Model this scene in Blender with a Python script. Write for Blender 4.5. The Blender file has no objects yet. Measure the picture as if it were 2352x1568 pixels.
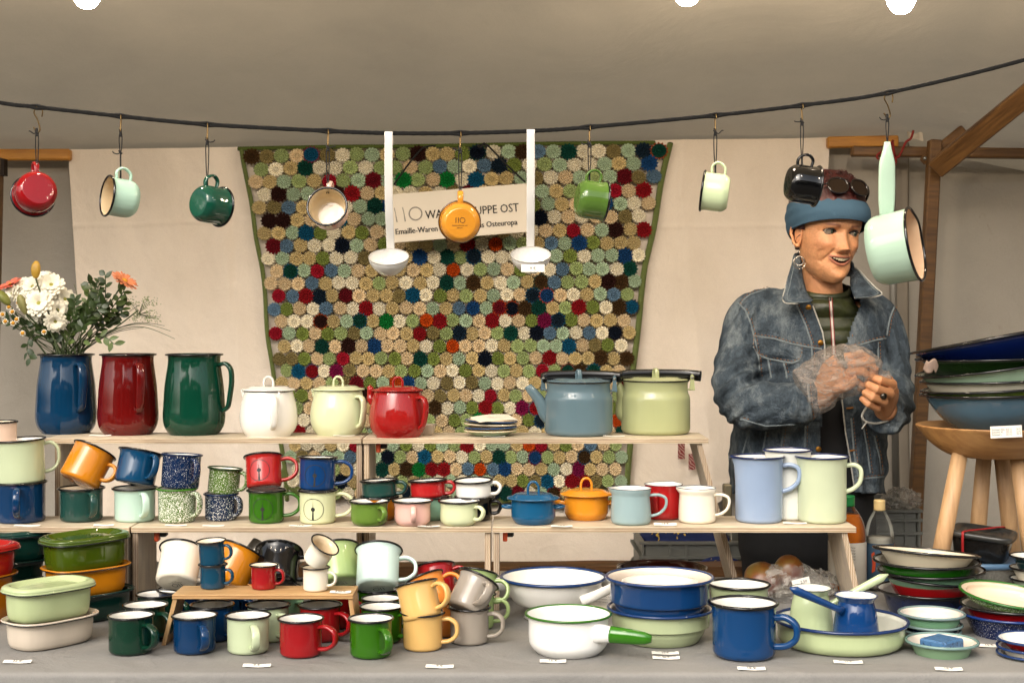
import bpy, bmesh, math, random
from mathutils import Vector, Matrix, Euler, noise
from mathutils.bvhtree import BVHTree
PI = math.pi
R = math.radians
random.seed(11)
scene = bpy.context.scene
COL = scene.collection
# ---------------------------------------------------------------- camera, sky, sun, exposure
FPX = 3230.0; HOR = 735.0; CZ = 1.35        # focal length and horizon in picture units of 2352 x 1568
cam_data = bpy.data.cameras.new("camera")
cam = bpy.data.objects.new("camera", cam_data); COL.objects.link(cam)
cam.location = (0, 0, CZ); cam.rotation_euler = (R(90), 0, 0)
cam_data.sensor_width = 36.0
cam_data.lens = 36.0 * FPX / 2352.0
cam_data.shift_y = -(784.0 - HOR) / 2352.0
cam_data.clip_start = 0.05; cam_data.clip_end = 500
cam_data.dof.use_dof = True; cam_data.dof.focus_distance = 2.95; cam_data.dof.aperture_fstop = 9.0
scene.camera = cam
world = bpy.data.worlds.new("World"); scene.world = world; world.use_nodes = True
wn = world.node_tree.nodes; wl = world.node_tree.links
bg = wn["Background"]
sky = wn.new("ShaderNodeTexSky"); sky.sky_type = 'NISHITA'; sky.sun_disc = False
SUN_EL, SUN_AZ = R(36), R(205)
sky.sun_elevation = SUN_EL; sky.sun_rotation = SUN_AZ
sky.air_density = 1.2; sky.dust_density = 5.0; sky.ozone_density = 0.6
hs = wn.new("ShaderNodeHueSaturation"); hs.inputs['Saturation'].default_value = 0.45
wl.new(sky.outputs[0], hs.inputs['Color']); wl.new(hs.outputs[0], bg.inputs[0])
bg.inputs[1].default_value = 0.15
sl = bpy.data.lights.new("sun", 'SUN'); sun = bpy.data.objects.new("sun", sl); COL.objects.link(sun)
sl.energy = 0.45; sl.angle = R(40); sl.color = (1.0, 0.93, 0.84)
sd = Vector((math.sin(SUN_AZ) * math.cos(SUN_EL), math.cos(SUN_AZ) * math.cos(SUN_EL), math.sin(SUN_EL)))
sun.rotation_euler = sd.to_track_quat('Z', 'Y').to_euler(); sun.location = sd * 30
scene.view_settings.view_transform = 'Standard'; scene.view_settings.look = 'None'
scene.view_settings.exposure = 0.85; scene.view_settings.gamma = 1.0
try:
    scene.cycles.max_bounces = 8; scene.cycles.diffuse_bounces = 4; scene.cycles.glossy_bounces = 4
    scene.cycles.transmission_bounces = 6; scene.cycles.transparent_max_bounces = 12
    scene.cycles.sample_clamp_indirect = 6.0; scene.cycles.caustics_reflective = False; scene.cycles.caustics_refractive = False
    scene.cycles.use_denoising = True
    scene.cycles.filter_width = 1.5
except Exception: pass

def P(px, py, Y):                       # the point at distance Y seen at (px, py)
    return Vector(((px - 1176.0) * Y / FPX, Y, CZ - (py - HOR) * Y / FPX))
def YS(py, z):                          # distance of a point of height z seen at row py
    return (CZ - z) * FPX / (py - HOR)
ZT, ZM, ZU = 0.73, 0.909, 1.081         # table, middle shelf, upper shelf

# ---------------------------------------------------------------- materials
def lin(h, f=1.0):
    h = h.lstrip('#'); out = []
    for i in (0, 2, 4):
        c = int(h[i:i+2], 16) / 255.0
        out.append(f * (c / 12.92 if c <= 0.04045 else ((c + 0.055) / 1.055) ** 2.4))
    return tuple(out) + (1.0,)
MATS = {}
def new_mat(name):
    m = bpy.data.materials.new(name); m.use_nodes = True
    nt = m.node_tree; return m, nt, nt.nodes, nt.links, nt.nodes["Principled BSDF"]
def tex_noise(n, l, scale, detail=3, rough=0.5, coord='Object', stretch=None, dist=0.0):
    tc = n.new("ShaderNodeTexCoord"); t = n.new("ShaderNodeTexNoise")
    t.inputs['Scale'].default_value = scale; t.inputs['Detail'].default_value = detail
    t.inputs['Roughness'].default_value = rough; t.inputs['Distortion'].default_value = dist
    if stretch:
        mp = n.new("ShaderNodeMapping"); mp.inputs['Scale'].default_value = stretch
        l.new(tc.outputs[coord], mp.inputs[0]); l.new(mp.outputs[0], t.inputs['Vector'])
    else: l.new(tc.outputs[coord], t.inputs['Vector'])
    return t
def ramp(n, l, src, stops):
    r = n.new("ShaderNodeValToRGB"); e = r.color_ramp.elements
    while len(e) < len(stops): e.new(0.5)
    for i, (p, c) in enumerate(stops):
        e[i].position = p; e[i].color = c if len(c) == 4 else tuple(c) + (1,)
    l.new(src, r.inputs[0]); return r
def mixc(n, l, fac, a, b, mode='MIX'):
    m = n.new("ShaderNodeMix"); m.data_type = 'RGBA'; m.blend_type = mode
    for sock, v in ((m.inputs[0], fac), (m.inputs[6], a), (m.inputs[7], b)):
        if hasattr(v, 'links') or hasattr(v, 'is_linked'): l.new(v, sock)
        else: sock.default_value = v
    return m.outputs[2]
def add_bump(n, l, b, src, strength, dist):
    bp = n.new("ShaderNodeBump"); bp.inputs['Strength'].default_value = strength; bp.inputs['Distance'].default_value = dist
    l.new(src, bp.inputs['Height'])
    l.new(bp.outputs[0], b.inputs['Normal']); return bp
def sc3(c, f): return tuple(min(1.0, x * f) for x in c[:3]) + (1,)
def enamel(hexc, rough=0.07):
    key = ('en', hexc, rough)
    if key in MATS: return MATS[key]
    m, nt, n, l, b = new_mat("enamel_" + hexc.strip('#')); c = lin(hexc)
    t = tex_noise(n, l, 9.0, 2)
    r = ramp(n, l, t.outputs[0], [(0.35, sc3(c, 0.93)), (0.65, sc3(c, 1.05))])
    l.new(r.outputs[0], b.inputs['Base Color'])
    t2 = tex_noise(n, l, 160.0, 2)
    rr = ramp(n, l, t2.outputs[0], [(0.3, (rough,) * 3), (0.8, (rough * 1.9,) * 3)]); l.new(rr.outputs[0], b.inputs['Roughness'])
    b.inputs['IOR'].default_value = 1.52
    t3 = tex_noise(n, l, 55.0, 2, stretch=(1, 1, 0.10))
    add_bump(n, l, b, t3.outputs[0], 0.22, 0.004)
    MATS[key] = m; return m
def speckle(hexc, dense=0.5, chip='#e9eadf'):
    key = ('sp', hexc, dense)
    if key in MATS: return MATS[key]
    m, nt, n, l, b = new_mat("speckled_" + hexc.strip('#')); c = lin(hexc)
    t = tex_noise(n, l, 520.0, 2.5, 0.6, stretch=(1, 1, 0.75), dist=0.4)
    r = ramp(n, l, t.outputs[0], [(dense, (0, 0, 0)), (dense + 0.03, (1, 1, 1))])
    o = mixc(n, l, r.outputs[0], c, lin(chip)); l.new(o, b.inputs['Base Color'])
    b.inputs['Roughness'].default_value = 0.1
    MATS[key] = m; return m
def plain(name, hexc, rough=0.5, metal=0.0, spec=None, var=0.0, scale=40, bump=0.0):
    key = ('pl', name, hexc)
    if key in MATS: return MATS[key]
    m, nt, n, l, b = new_mat(name); c = lin(hexc)
    b.inputs['Base Color'].default_value = c; b.inputs['Roughness'].default_value = rough; b.inputs['Metallic'].default_value = metal
    if var or bump:
        t = tex_noise(n, l, scale, 4)
        if var:
            r = ramp(n, l, t.outputs[0], [(0.3, sc3(c, 1 - var)), (0.7, sc3(c, 1 + var))]); l.new(r.outputs[0], b.inputs['Base Color'])
        if bump: add_bump(n, l, b, t.outputs[0], 0.6, bump)
    MATS[key] = m; return m
def wood(name, dark, light, axis='X', ring=22.0, rough=0.55, knots=False, ply=False):
    key = ('wd', name)
    if key in MATS: return MATS[key]
    m, nt, n, l, b = new_mat(name)
    st = {'X': (1.2, 14, 14), 'Y': (14, 1.2, 14), 'Z': (14, 14, 1.2)}[axis]
    t = tex_noise(n, l, ring * 0.22, 6, 0.65, stretch=st, dist=0.8)
    r = ramp(n, l, t.outputs[0], [(0.3, lin(dark)), (0.62, lin(light))])
    t2 = tex_noise(n, l, 4.0, 3)
    r2 = ramp(n, l, t2.outputs[0], [(0.3, (0.72, 0.72, 0.72)), (0.7, (1.08, 1.08, 1.08))])
    o = mixc(n, l, 1.0, r.outputs[0], r2.outputs[0], 'MULTIPLY')
    if ply:                              # glued veneers seen on the cut edge: thin layers stacked in z
        tc = n.new("ShaderNodeTexCoord"); sp = n.new("ShaderNodeSeparateXYZ"); l.new(tc.outputs['Object'], sp.inputs[0])
        w = n.new("ShaderNodeMath"); w.operation = 'MULTIPLY'; w.inputs[1].default_value = 2 * PI / 0.0048
        nz = tex_noise(n, l, 6, 2, stretch=(3, 3, 40)); ad = n.new("ShaderNodeMath"); ad.operation = 'MULTIPLY_ADD'
        ad.inputs[1].default_value = 3.0
        l.new(sp.outputs[{'Z': 2, 'X': 0, 'Y': 1}[ply]], w.inputs[0]); l.new(nz.outputs[0], ad.inputs[0]); l.new(w.outputs[0], ad.inputs[2])
        s = n.new("ShaderNodeMath"); s.operation = 'SINE'; l.new(ad.outputs[0], s.inputs[0])
        rp = ramp(n, l, s.outputs[0], [(0.15, (0.66, 0.56, 0.46)), (0.6, (1.06, 1.03, 1.0))])
        g = n.new("ShaderNodeNewGeometry"); sn = n.new("ShaderNodeSeparateXYZ"); vt = n.new("ShaderNodeVectorTransform")
        vt.vector_type = 'NORMAL'; vt.convert_from = 'WORLD'; vt.convert_to = 'OBJECT'
        l.new(g.outputs['True Normal'], vt.inputs[0]); l.new(vt.outputs[0], sn.inputs[0])
        ab = n.new("ShaderNodeMath"); ab.operation = 'ABSOLUTE'; l.new(sn.outputs[{'Z': 2, 'X': 0, 'Y': 1}[ply]], ab.inputs[0])
        lt = n.new("ShaderNodeMath"); lt.operation = 'LESS_THAN'; lt.inputs[1].default_value = 0.5; l.new(ab.outputs[0], lt.inputs[0])
        o2 = mixc(n, l, 1.0, o, rp.outputs[0], 'MULTIPLY'); o = mixc(n, l, lt.outputs[0], o, o2)
    l.new(o, b.inputs['Base Color']); b.inputs['Roughness'].default_value = rough
    add_bump(n, l, b, t.outputs[0], 0.35, 0.002)
    MATS[key] = m; return m

# ---------------------------------------------------------------- mesh building
class MB:
    def __init__(s): s.v = []; s.f = []; s.m = []; s.sm = []
    def add(s, verts, faces, mi=0, smooth=True, M=None):
        o = len(s.v)
        s.v += [tuple(M @ Vector(p)) if M is not None else tuple(p) for p in verts]
        for f in faces:
            s.f.append(tuple(i + o for i in f)); s.m.append(mi); s.sm.append(smooth)
    def box(s, c, d, mi=0, M=None, bev=0.0):
        x, y, z = d[0] / 2, d[1] / 2, d[2] / 2; b = min(bev, x * .9, y * .9, z * .9)
        T = Matrix.Translation(Vector(c)); T = (M @ T) if M is not None else T
        if b <= 0:
            vs = [(i * x, j * y, k * z) for i in (-1, 1) for j in (-1, 1) for k in (-1, 1)]
            s.add(vs, [(0, 1, 3, 2), (4, 6, 7, 5), (0, 4, 5, 1), (2, 3, 7, 6), (0, 2, 6, 4), (1, 5, 7, 3)], mi, False, T); return
        vs = []; idx = {}
        for i in (-1, 1):
            for j in (-1, 1):
                for k in (-1, 1):
                    for a in range(3):
                        p = [i * (x - b), j * (y - b), k * (z - b)]; p[a] = (i * x, j * y, k * z)[a]
                        idx[(i, j, k, a)] = len(vs); vs.append(tuple(p))
        F = []
        for a in range(3):
            u, w = [q for q in range(3) if q != a]
            for sg in (-1, 1):
                f = []
                for (p, q) in ((-1, -1), (1, -1), (1, 1), (-1, 1)):
                    t = [0, 0, 0]; t[a] = sg; t[u] = p; t[w] = q; f.append(idx[(t[0], t[1], t[2], a)])
                F.append(tuple(f))
        for a in range(3):
            u, w = [q for q in range(3) if q != a]
            for p in (-1, 1):
                for q in (-1, 1):
                    def g(sa, ax):
                        t = [0, 0, 0]; t[a] = sa; t[u] = p; t[w] = q; return idx[(t[0], t[1], t[2], ax)]
                    F.append((g(-1, u), g(1, u), g(1, w), g(-1, w)))
        for i in (-1, 1):
            for j in (-1, 1):
                for k in (-1, 1): F.append(tuple(idx[(i, j, k, a)] for a in range(3)))
        s.add(vs, F, mi, False, T)
    def rings(s, rings, mi=0, closed=True, cap0=True, cap1=True, smooth=True, M=None, flip=False):
        n = len(rings[0]); vs = [p for r in rings for p in r]; F = []
        for i in range(len(rings) - 1):
            for j in range(n if closed else n - 1):
                a = i * n + j; b = i * n + (j + 1) % n
                F.append((a, b, b + n, a + n) if not flip else (a, a + n, b + n, b))
        if cap0: F.append(tuple(range(n - 1, -1, -1)) if not flip else tuple(range(n)))
        if cap1:
            o = (len(rings) - 1) * n; F.append(tuple(o + i for i in range(n)) if not flip else tuple(o + i for i in range(n - 1, -1, -1)))
        s.add(vs, F, mi, smooth, M)
    def sweep(s, pts, hw, ht=None, up=None, mi=0, seg=10, closed=False, M=None, cap=True, power=2.0):
        """tube along pts; hw half width along `up` side vector, ht half thickness across it"""
        pts = [Vector(p) for p in pts]; n = len(pts); ht = hw if ht is None else ht
        W = (lambda i: hw[i] if isinstance(hw, (list, tuple)) else hw); T = (lambda i: ht[i] if isinstance(ht, (list, tuple)) else ht)
        rings = []; prev = None
        for i in range(n):
            if closed: d = pts[(i + 1) % n] - pts[i - 1]
            else: d = pts[min(i + 1, n - 1)] - pts[max(i - 1, 0)]
            if d.length < 1e-9: d = Vector((0, 0, 1))
            d.normalize()
            if up is not None: u = Vector(up)
            elif prev is not None: u = prev
            else: u = Vector((0, 0, 1)) if abs(d.z) < .9 else Vector((1, 0, 0))
            u = u - d * u.dot(d)
            if u.length < 1e-6: u = d.orthogonal()
            u.normalize(); prev = u; w = d.cross(u)
            ring = []
            for k in range(seg):
                a = 2 * PI * k / seg; ca, sa = math.cos(a), math.sin(a)
                if power != 2.0:
                    ca = math.copysign(abs(ca) ** (2 / power), ca); sa = math.copysign(abs(sa) ** (2 / power), sa)
                ring.append(pts[i] + u * (ca * W(i)) + w * (sa * T(i)))
            rings.append(ring)
        if closed: rings.append(rings[0])
        s.rings(rings, mi, True, cap and not closed, cap and not closed, True, M)
    def torus(s, R_, r, z=0, seg=64, sub=8, mi=0, M=None, fn=None, hz=None):
        rings = []
        for i in range(seg + 1):
            a = 2 * PI * i / seg
            x, y = fn(a) if fn else (R_ * math.cos(a), R_ * math.sin(a))
            L = math.hypot(x, y); ux, uy = x / L, y / L; zz = z(a) if callable(z) else z
            rings.append([(x + ux * r * math.cos(2 * PI * k / sub), y + uy * r * math.cos(2 * PI * k / sub), zz + (hz or r) * math.sin(2 * PI * k / sub)) for k in range(sub)])
        s.rings(rings, mi, True, False, False, True, M, flip=True)
    def lathe(s, prof, seg=48, mi=0, M=None, fn=None, flip=False, smooth=True):
        """prof: (r, z) pairs; r == 0 ends become a fan"""
        fn = fn or (lambda r, z, a: (r * math.cos(a), r * math.sin(a), z))
        rings = []; caps = [None, None]
        pr = list(prof)
        if pr[0][0] < 1e-6: caps[0] = pr[0][1]; pr = pr[1:]
        if pr[-1][0] < 1e-6: caps[1] = pr[-1][1]; pr = pr[:-1]
        vs = []; F = []
        for (r, z) in pr: vs += [fn(r, z, 2 * PI * k / seg) for k in range(seg)]
        for i in range(len(pr) - 1):
            for k in range(seg):
                a = i * seg + k; b = i * seg + (k + 1) % seg; F.append((a, b, b + seg, a + seg))
        if caps[0] is not None:
            vs.append((0, 0, caps[0])); c = len(vs) - 1
            for k in range(seg): F.append((c, (k + 1) % seg, k))
        if caps[1] is not None:
            vs.append((0, 0, caps[1])); c = len(vs) - 1; o = (len(pr) - 1) * seg
            for k in range(seg): F.append((c, o + k, o + (k + 1) % seg))
        if flip: F = [tuple(reversed(f)) for f in F]
        s.add(vs, F, mi, smooth, M)
    def build(s, name, mats, parent=None, sharp=None, loc=None, colors=None):
        me = bpy.data.meshes.new(name); me.from_pydata(s.v, [], s.f)
        for m in (mats if isinstance(mats, (list, tuple)) else [mats]): me.materials.append(m)
        me.polygons.foreach_set('material_index', s.m); me.polygons.foreach_set('use_smooth', s.sm)
        if colors is not None:
            ca = me.color_attributes.new("tone", 'FLOAT_COLOR', 'POINT'); ca.data.foreach_set('color', [x for c in colors for x in (c[0], c[1], c[2], 1.0)])
        me.update()
        if sharp: me.set_sharp_from_angle(angle=R(sharp))
        o = bpy.data.objects.new(name, me); COL.objects.link(o)
        if parent is not None: o.parent = parent
        if loc is not None: o.location = loc
        return o
def tag(o, label, cat, group=None, kind=None):
    if label: o['label'] = label
    if cat: o['category'] = cat
    if group: o['group'] = group
    if kind: o['kind'] = kind
    return o
def thing(name, label, cat, loc=(0, 0, 0), rot=(0, 0, 0), group=None):
    o = bpy.data.objects.new(name, None); COL.objects.link(o); o.location = loc; o.rotation_euler = rot
    o.empty_display_size = 0.05
    return tag(o, label, cat, group)
def struct(o): o['kind'] = 'structure'; return o
def spline(pts, n=8):
    pts = [Vector(p) for p in pts]; out = []
    for i in range(len(pts) - 1):
        p0 = pts[max(i - 1, 0)]; p1 = pts[i]; p2 = pts[i + 1]; p3 = pts[min(i + 2, len(pts) - 1)]
        for k in range(n):
            t = k / n; out.append(0.5 * ((2 * p1) + (p2 - p0) * t + (2 * p0 - 5 * p1 + 4 * p2 - p3) * t * t + (3 * p1 - p0 - 3 * p2 + p3) * t ** 3))
    out.append(pts[-1]); return out
def interp(tab, x):
    if x <= tab[0][0]: return tab[0][1]
    for (a, va), (b, vb) in zip(tab, tab[1:]):
        if x <= b: t = (x - a) / (b - a); return va + (vb - va) * t
    return tab[-1][1]
def sinterp(tab, x):                    # smooth (Catmull) interpolation of a table
    if x <= tab[0][0]: return tab[0][1]
    for i in range(len(tab) - 1):
        if x <= tab[i + 1][0]:
            x1, y1 = tab[i]; x2, y2 = tab[i + 1]; h = x2 - x1; t = (x - x1) / h
            m1 = (y2 - tab[i - 1][1]) / (x2 - tab[i - 1][0]) if i > 0 else (y2 - y1) / h
            m2 = (tab[i + 2][1] - y1) / (tab[i + 2][0] - x1) if i + 2 < len(tab) else (y2 - y1) / h
            return (2*t**3-3*t*t+1)*y1 + (t**3-2*t*t+t)*h*m1 + (-2*t**3+3*t*t)*y2 + (t**3-t*t)*h*m2
    return tab[-1][1]
def text_geo(s, size, align='LEFT'):
    cu = bpy.data.curves.new("lettering", 'FONT'); cu.body = s; cu.size = size; cu.align_x = align; cu.resolution_u = 2
    ob = bpy.data.objects.new("lettering", cu); COL.objects.link(ob)
    dg = bpy.context.evaluated_depsgraph_get(); ev = ob.evaluated_get(dg); me = ev.to_mesh()
    vs = [tuple(v.co) for v in me.vertices]; fs = [tuple(p.vertices) for p in me.polygons]
    ev.to_mesh_clear(); bpy.data.objects.remove(ob); bpy.data.curves.remove(cu)
    return vs, fs
INK = plain("black_ink", '#14120f', 0.6)
# ---------------------------------------------------------------- enamelware
WHITE_IN = '#dedbd2'; CREAM_IN = '#e4d6bd'; BLACK = '#0b0b0c'; NAVYRIM = '#12264f'
def vessel(root, prof, outer, inner, rim=None, rim_r=0.0022, t=0.0014, seg=56, fn=None, lip=None, name='body', rim_z=0.0, oval=None, rim_name='rim'):
    """open vessel: outer wall up the profile, inner wall back down, rolled rim. lip=(azimuth deg, length, drop)"""
    H = prof[-1][1]
    def base(r, z, a):
        if oval:
            A, B, nn, R0 = oval; ca, sa = math.cos(a), math.sin(a)
            x = math.copysign(abs(ca) ** (2 / nn), ca); y = math.copysign(abs(sa) ** (2 / nn), sa)
            k = r / R0 if r < R0 * 0.6 else 1.0; d = (r - R0) if r >= R0 * 0.6 else 0.0
            if r < R0 * 0.6: k = (r / (R0 * 0.6)) * ((A - R0 * 0.4) / A)
            return ((A + d) * x * k, (B + d) * y * k, z)
        return (r * math.cos(a), r * math.sin(a), z)
    def f(r, z, a):
        x, y, zz = base(r, z, a)
        if lip:
            for (az, ln, wd) in lip:
                da = (a - R(az) + PI) % (2 * PI) - PI; w = math.exp(-(da / wd) ** 2); q = max(0.0, (z / H - 0.62) / 0.38) ** 2
                s = 1 + ln * w * q * (1 if r > 0.002 else 0); x *= s; y *= s; zz += ln * 0.10 * w * q * r
        return (x, y, zz)
    mb = MB(); mb.lathe(prof, seg, 0, fn=f)
    inn = [(max(r - t, 0.0), min(z + t, H)) for (r, z) in prof]; inn[-1] = (prof[-1][0] - t * .2, H)
    inn[0] = (0, prof[0][1] + t)
    mb.lathe(inn, seg, 1, fn=f, flip=True)
    body = mb.build(name, [outer, inner], root)
    if rim is not None:
        Rm = prof[-1][0]; r2 = MB()
        r2.torus(Rm, rim_r, lambda a: f(Rm, H, a)[2] + rim_z, seg + 8, 8, fn=lambda a: f(Rm, H, a)[:2])
        r2.build(rim_name, rim, root)
    return body
def arc_prof(rb, rt, h, c=0.008, flare=0.0, n=5, extra=None):
    """flat base, rounded corner c, wall to the top (optionally via extra points), small flare"""
    pr = [(0, 0.0), (rb - c, 0.0)]
    for i in range(1, n + 1):
        a = PI / 2 * i / n; pr.append((rb - c + c * math.sin(a), c - c * math.cos(a)))
    if extra: pr += extra
    else:
        for k in (0.3, 0.6, 0.85): pr.append((rb + (rt - rb) * k * 0.06, c + (h - c) * k))
    if flare:
        pr += [(rt - flare * .7, h - flare * 1.2), (rt, h)]
    else: pr.append((rt, h))
    return pr
def smooth_prof(pts, n=5):
    q = spline([(r, 0, z) for r, z in pts], n); return [(max(p.x, 0.0), p.z) for p in q]
def strap(root, mat, az, rt, zt, rb, zb, out, hw=0.0065, ht=0.0028, shape='D', name='handle', sink=0.002):
    a = R(az); d = Vector((math.cos(a), math.sin(a), 0)); tg = Vector((-math.sin(a), math.cos(a), 0))
    H = zt - zb
    if shape == 'D':
        q = [(rt - sink, zt), (rt + out * .45, zt + H * .04), (rt + out * .88, zt - H * .14), (rt + out, zt - H * .42), (rt + out * .9, zt - H * .72), (rb + out * .5, zb + H * .06), (rb - sink, zb)]
    elif shape == 'loop':
        q = [(rt - sink, zt), (rt + out * .55, zt + H * .05), (rt + out * .98, zt - H * .22), (rt + out, zt - H * .55), (rb + out * .75, zb + H * .10), (rb + out * .35, zb - H * .02), (rb - sink, zb)]
    else:                                # ear: bulges high, sweeps in to the foot
        q = [(rt - sink, zt), (rt + out * .5, zt + H * .03), (rt + out * .92, zt - H * .10), (rt + out, zt - H * .36), (rt + out * .86, zt - H * .66), (rb + out * .42, zb + H * .10), (rb - sink, zb)]
    pts = spline([d * r + Vector((0, 0, z)) for r, z in q], 6); n = len(pts)
    w = [hw * (0.82 + 0.30 * math.sin(PI * i / (n - 1))) for i in range(n)]
    mb = MB(); mb.sweep(pts, w, ht, up=tg, seg=12, power=2.6)
    return mb.build(name, mat, root)
def logo(mb, size, M, mi=0):            # the maker's "llO" stamp and its two small lines
    for x in (-0.9, -0.45):
        mb.add([(-.05, -.5, 0), (.05, -.5, 0), (.05, .5, 0), (-.05, .5, 0)], [(0, 1, 2, 3)], mi, False, M @ Matrix.Translation((x * size, 0, 0)) @ Matrix.Scale(size, 4))
    n = 24; vs = []
    for k in range(n):
        a = 2 * PI * k / n; vs += [(.5 * math.cos(a), .5 * math.sin(a), 0), (.4 * math.cos(a), .4 * math.sin(a), 0)]
    mb.add(vs, [(2 * k, (2 * k + 2) % (2 * n), (2 * k + 3) % (2 * n), 2 * k + 1) for k in range(n)], mi, False, M @ Matrix.Translation((.3 * size, 0, 0)) @ Matrix.Scale(size, 4))
def bottom_stamp(root, r, ang=0.0, col=None, z=-0.0004, size=0.013):
    mb = MB(); M = Matrix.Rotation(R(ang), 4, 'Z') @ Matrix.Translation((0, 0, z)) @ Matrix.Rotation(PI, 4, 'X')
    logo(mb, size, M @ Matrix.Translation((0.0, 0.006, 0)))
    for k, (s, dy) in enumerate((("WARENGRUPPE OST", -0.006), ("BERLIN", -0.0105))):
        v, f = text_geo(s, 0.0034, 'CENTER'); mb.add(v, f, 0, False, M @ Matrix.Translation((-.002, dy, 0)))
    return mb.build("maker_mark", col or INK, root)
def compass(root, r, h, az):            # printed circle with needle, wrapped on the wall
    mb = MB(); D = 0.0005; zc = h * 0.47
    def wrap(u, v): a = R(az) + u / r; return ((r + D) * math.cos(a), (r + D) * math.sin(a), zc + v)
    n = 56; vs = []; R1 = h * 0.335
    for k in range(n):
        a = 2 * PI * k / n; vs += [wrap(R1 * math.cos(a), R1 * math.sin(a)), wrap((R1 - .0011) * math.cos(a), (R1 - .0011) * math.sin(a))]
    mb.add(vs, [(2 * k, (2 * k + 2) % (2 * n), (2 * k + 3) % (2 * n), 2 * k + 1) for k in range(n)], 0, False)
    vs = [wrap(0, 0)] + [wrap(.0045 * math.cos(2 * PI * k / 20), .0045 * math.sin(2 * PI * k / 20)) for k in range(20)]
    mb.add(vs, [(0, 1 + k, 1 + (k + 1) % 20) for k in range(20)], 0, False)
    mb.add([wrap(-.0008, 0), wrap(.0008, 0), wrap(.0001, R1 * .72), wrap(-.0001, R1 * .72)], [(0, 1, 2, 3)], 0, False)
    mb.add([wrap(-.0011, 0), wrap(.0011, 0), wrap(.0021, -R1 * .97), wrap(-.0021, -R1 * .97)], [(0, 3, 2, 1)], 0, False)
    mb.build("compass_print", INK, root)
ITEMS = {}
def mug(key, label, px, ybf, yrim, wb, wr, z, color, rim=BLACK, inner=WHITE_IN, hz=-50, out=None, corner=0.008, hshape='D', Y=None, lean=0, back=0,
        ctr=None, print_=None, stamp=None, lip=None, hw=0.0065, ht=None, belly=None, name='enamel_mug', cat='mug', group='enamel mugs', rimr=0.0022, mat=None, htop=.86, hbot=.2, h=None, ring_z=None):
    """upright: ybf row of the front of the base, yrim row of the rim's centre. Tilted: ctr=(px,py) of the body's middle at distance Y."""
    if Y is None:
        Yf = YS(ybf, z); Y = Yf / (1 - wb / (2 * FPX))
    k = Y / FPX; rb = wb / 2 * k; rr = wr / 2 * k
    if h is None: h = (CZ - (yrim - HOR) * k) - z
    em = mat or enamel(color)
    root = thing(name, label, cat, group=group)
    if ctr:
        rot = Euler((R(-back), R(lean), 0)); C = P(ctr[0], ctr[1], Y); root.location = C - rot.to_matrix() @ Vector((0, 0, h / 2)); root.rotation_euler = rot
    else:
        root.location = (P(px, 0, Y).x, Y, z); root.rotation_euler = (R(-back), R(lean), 0)
    if belly: prof = smooth_prof([(0, 0), (rb * .62, 0.0), (rb * .8, h * .035), (rb * .97, h * .18), (rb * 1.0, h * .42), (rb * .985, h * .75), (rr - .0012, h * .95), (rr, h)], 4)
    else: prof = arc_prof(rb, rr - rimr * .4, h, corner, max(rr - rb - .001, 0.0006))
    vessel(root, prof, em, enamel(inner), enamel(rim) if rim else None, rimr, lip=lip)
    if not belly:                        # slightly recessed foot ring
        pass
    if hz is not None:
        o = out if out is not None else 0.026
        strap(root, em, hz, rb + .0005, h * htop, rb, h * hbot, o, hw * 1.12, ht or (0.0040 if hw > .0045 else .0026), hshape)
    if print_ is not None: compass(root, rb + .0003, h, print_)
    if stamp is not None: bottom_stamp(root, rb, stamp)
    ITEMS[key] = dict(root=root, Y=Y, top=z + h, h=h, rb=rb, rr=rr, k=k)
    return root
# ---------------------------------------------------------------- the stall itself
def fabric_mat(name, c1, c2, weave=900, rough=0.9, bump=0.5, big=2.5, stains=0.0, crumple=9.0, crdist=0.012, trans=0.0, stainc='#5a3a22'):
    m, nt, n, l, b = new_mat(name)
    t = tex_noise(n, l, big, 5, 0.6); r = ramp(n, l, t.outputs[0], [(0.32, lin(c1)), (0.68, lin(c2))]); o = r.outputs[0]
    w = tex_noise(n, l, weave, 2, 0.6); rw = ramp(n, l, w.outputs[0], [(0.3, (.90, .90, .90)), (0.7, (1.06, 1.06, 1.06))])
    o = mixc(n, l, 1.0, o, rw.outputs[0], 'MULTIPLY')
    if stains:
        s = tex_noise(n, l, 14, 8, 0.75, dist=1.2); rs = ramp(n, l, s.outputs[0], [(0.62, (0, 0, 0)), (0.78, (stains,) * 3)])
        s2 = tex_noise(n, l, 2.2, 2); rs2 = ramp(n, l, s2.outputs[0], [(0.45, (0, 0, 0)), (0.6, (1, 1, 1))])
        f = mixc(n, l, 1.0, rs.outputs[0], rs2.outputs[0], 'MULTIPLY')
        o = mixc(n, l, f, o, lin(stainc))
    l.new(o, b.inputs['Base Color']); b.inputs['Roughness'].default_value = rough; b.inputs['Specular IOR Level'].default_value = 0.2
    cr = tex_noise(n, l, crumple, 7, 0.62, dist=0.9); add_bump(n, l, b, cr.outputs[0], bump, crdist)
    return m
TARP = fabric_mat("tarpaulin", '#a39c91', '#b5aea2', weave=500, stains=0.55, crumple=3.5, crdist=0.02, bump=0.35)
ROOFM = fabric_mat("roof_canvas", '#a39b8c', '#b5ad9d', weave=500, crumple=2.2, crdist=0.02, bump=0.3)
def translucent(m, f):
    n = m.node_tree.nodes; l = m.node_tree.links; b = n["Principled BSDF"]; t = n.new("ShaderNodeBsdfTranslucent"); t.inputs[0].default_value = lin('#c9bda6'); mx = n.new("ShaderNodeMixShader"); mx.inputs[0].default_value = f
    l.new(b.outputs[0], mx.inputs[1]); l.new(t.outputs[0], mx.inputs[2]); l.new(mx.outputs[0], n["Material Output"].inputs[0])
translucent(ROOFM, .16); translucent(TARP, .10)
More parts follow.
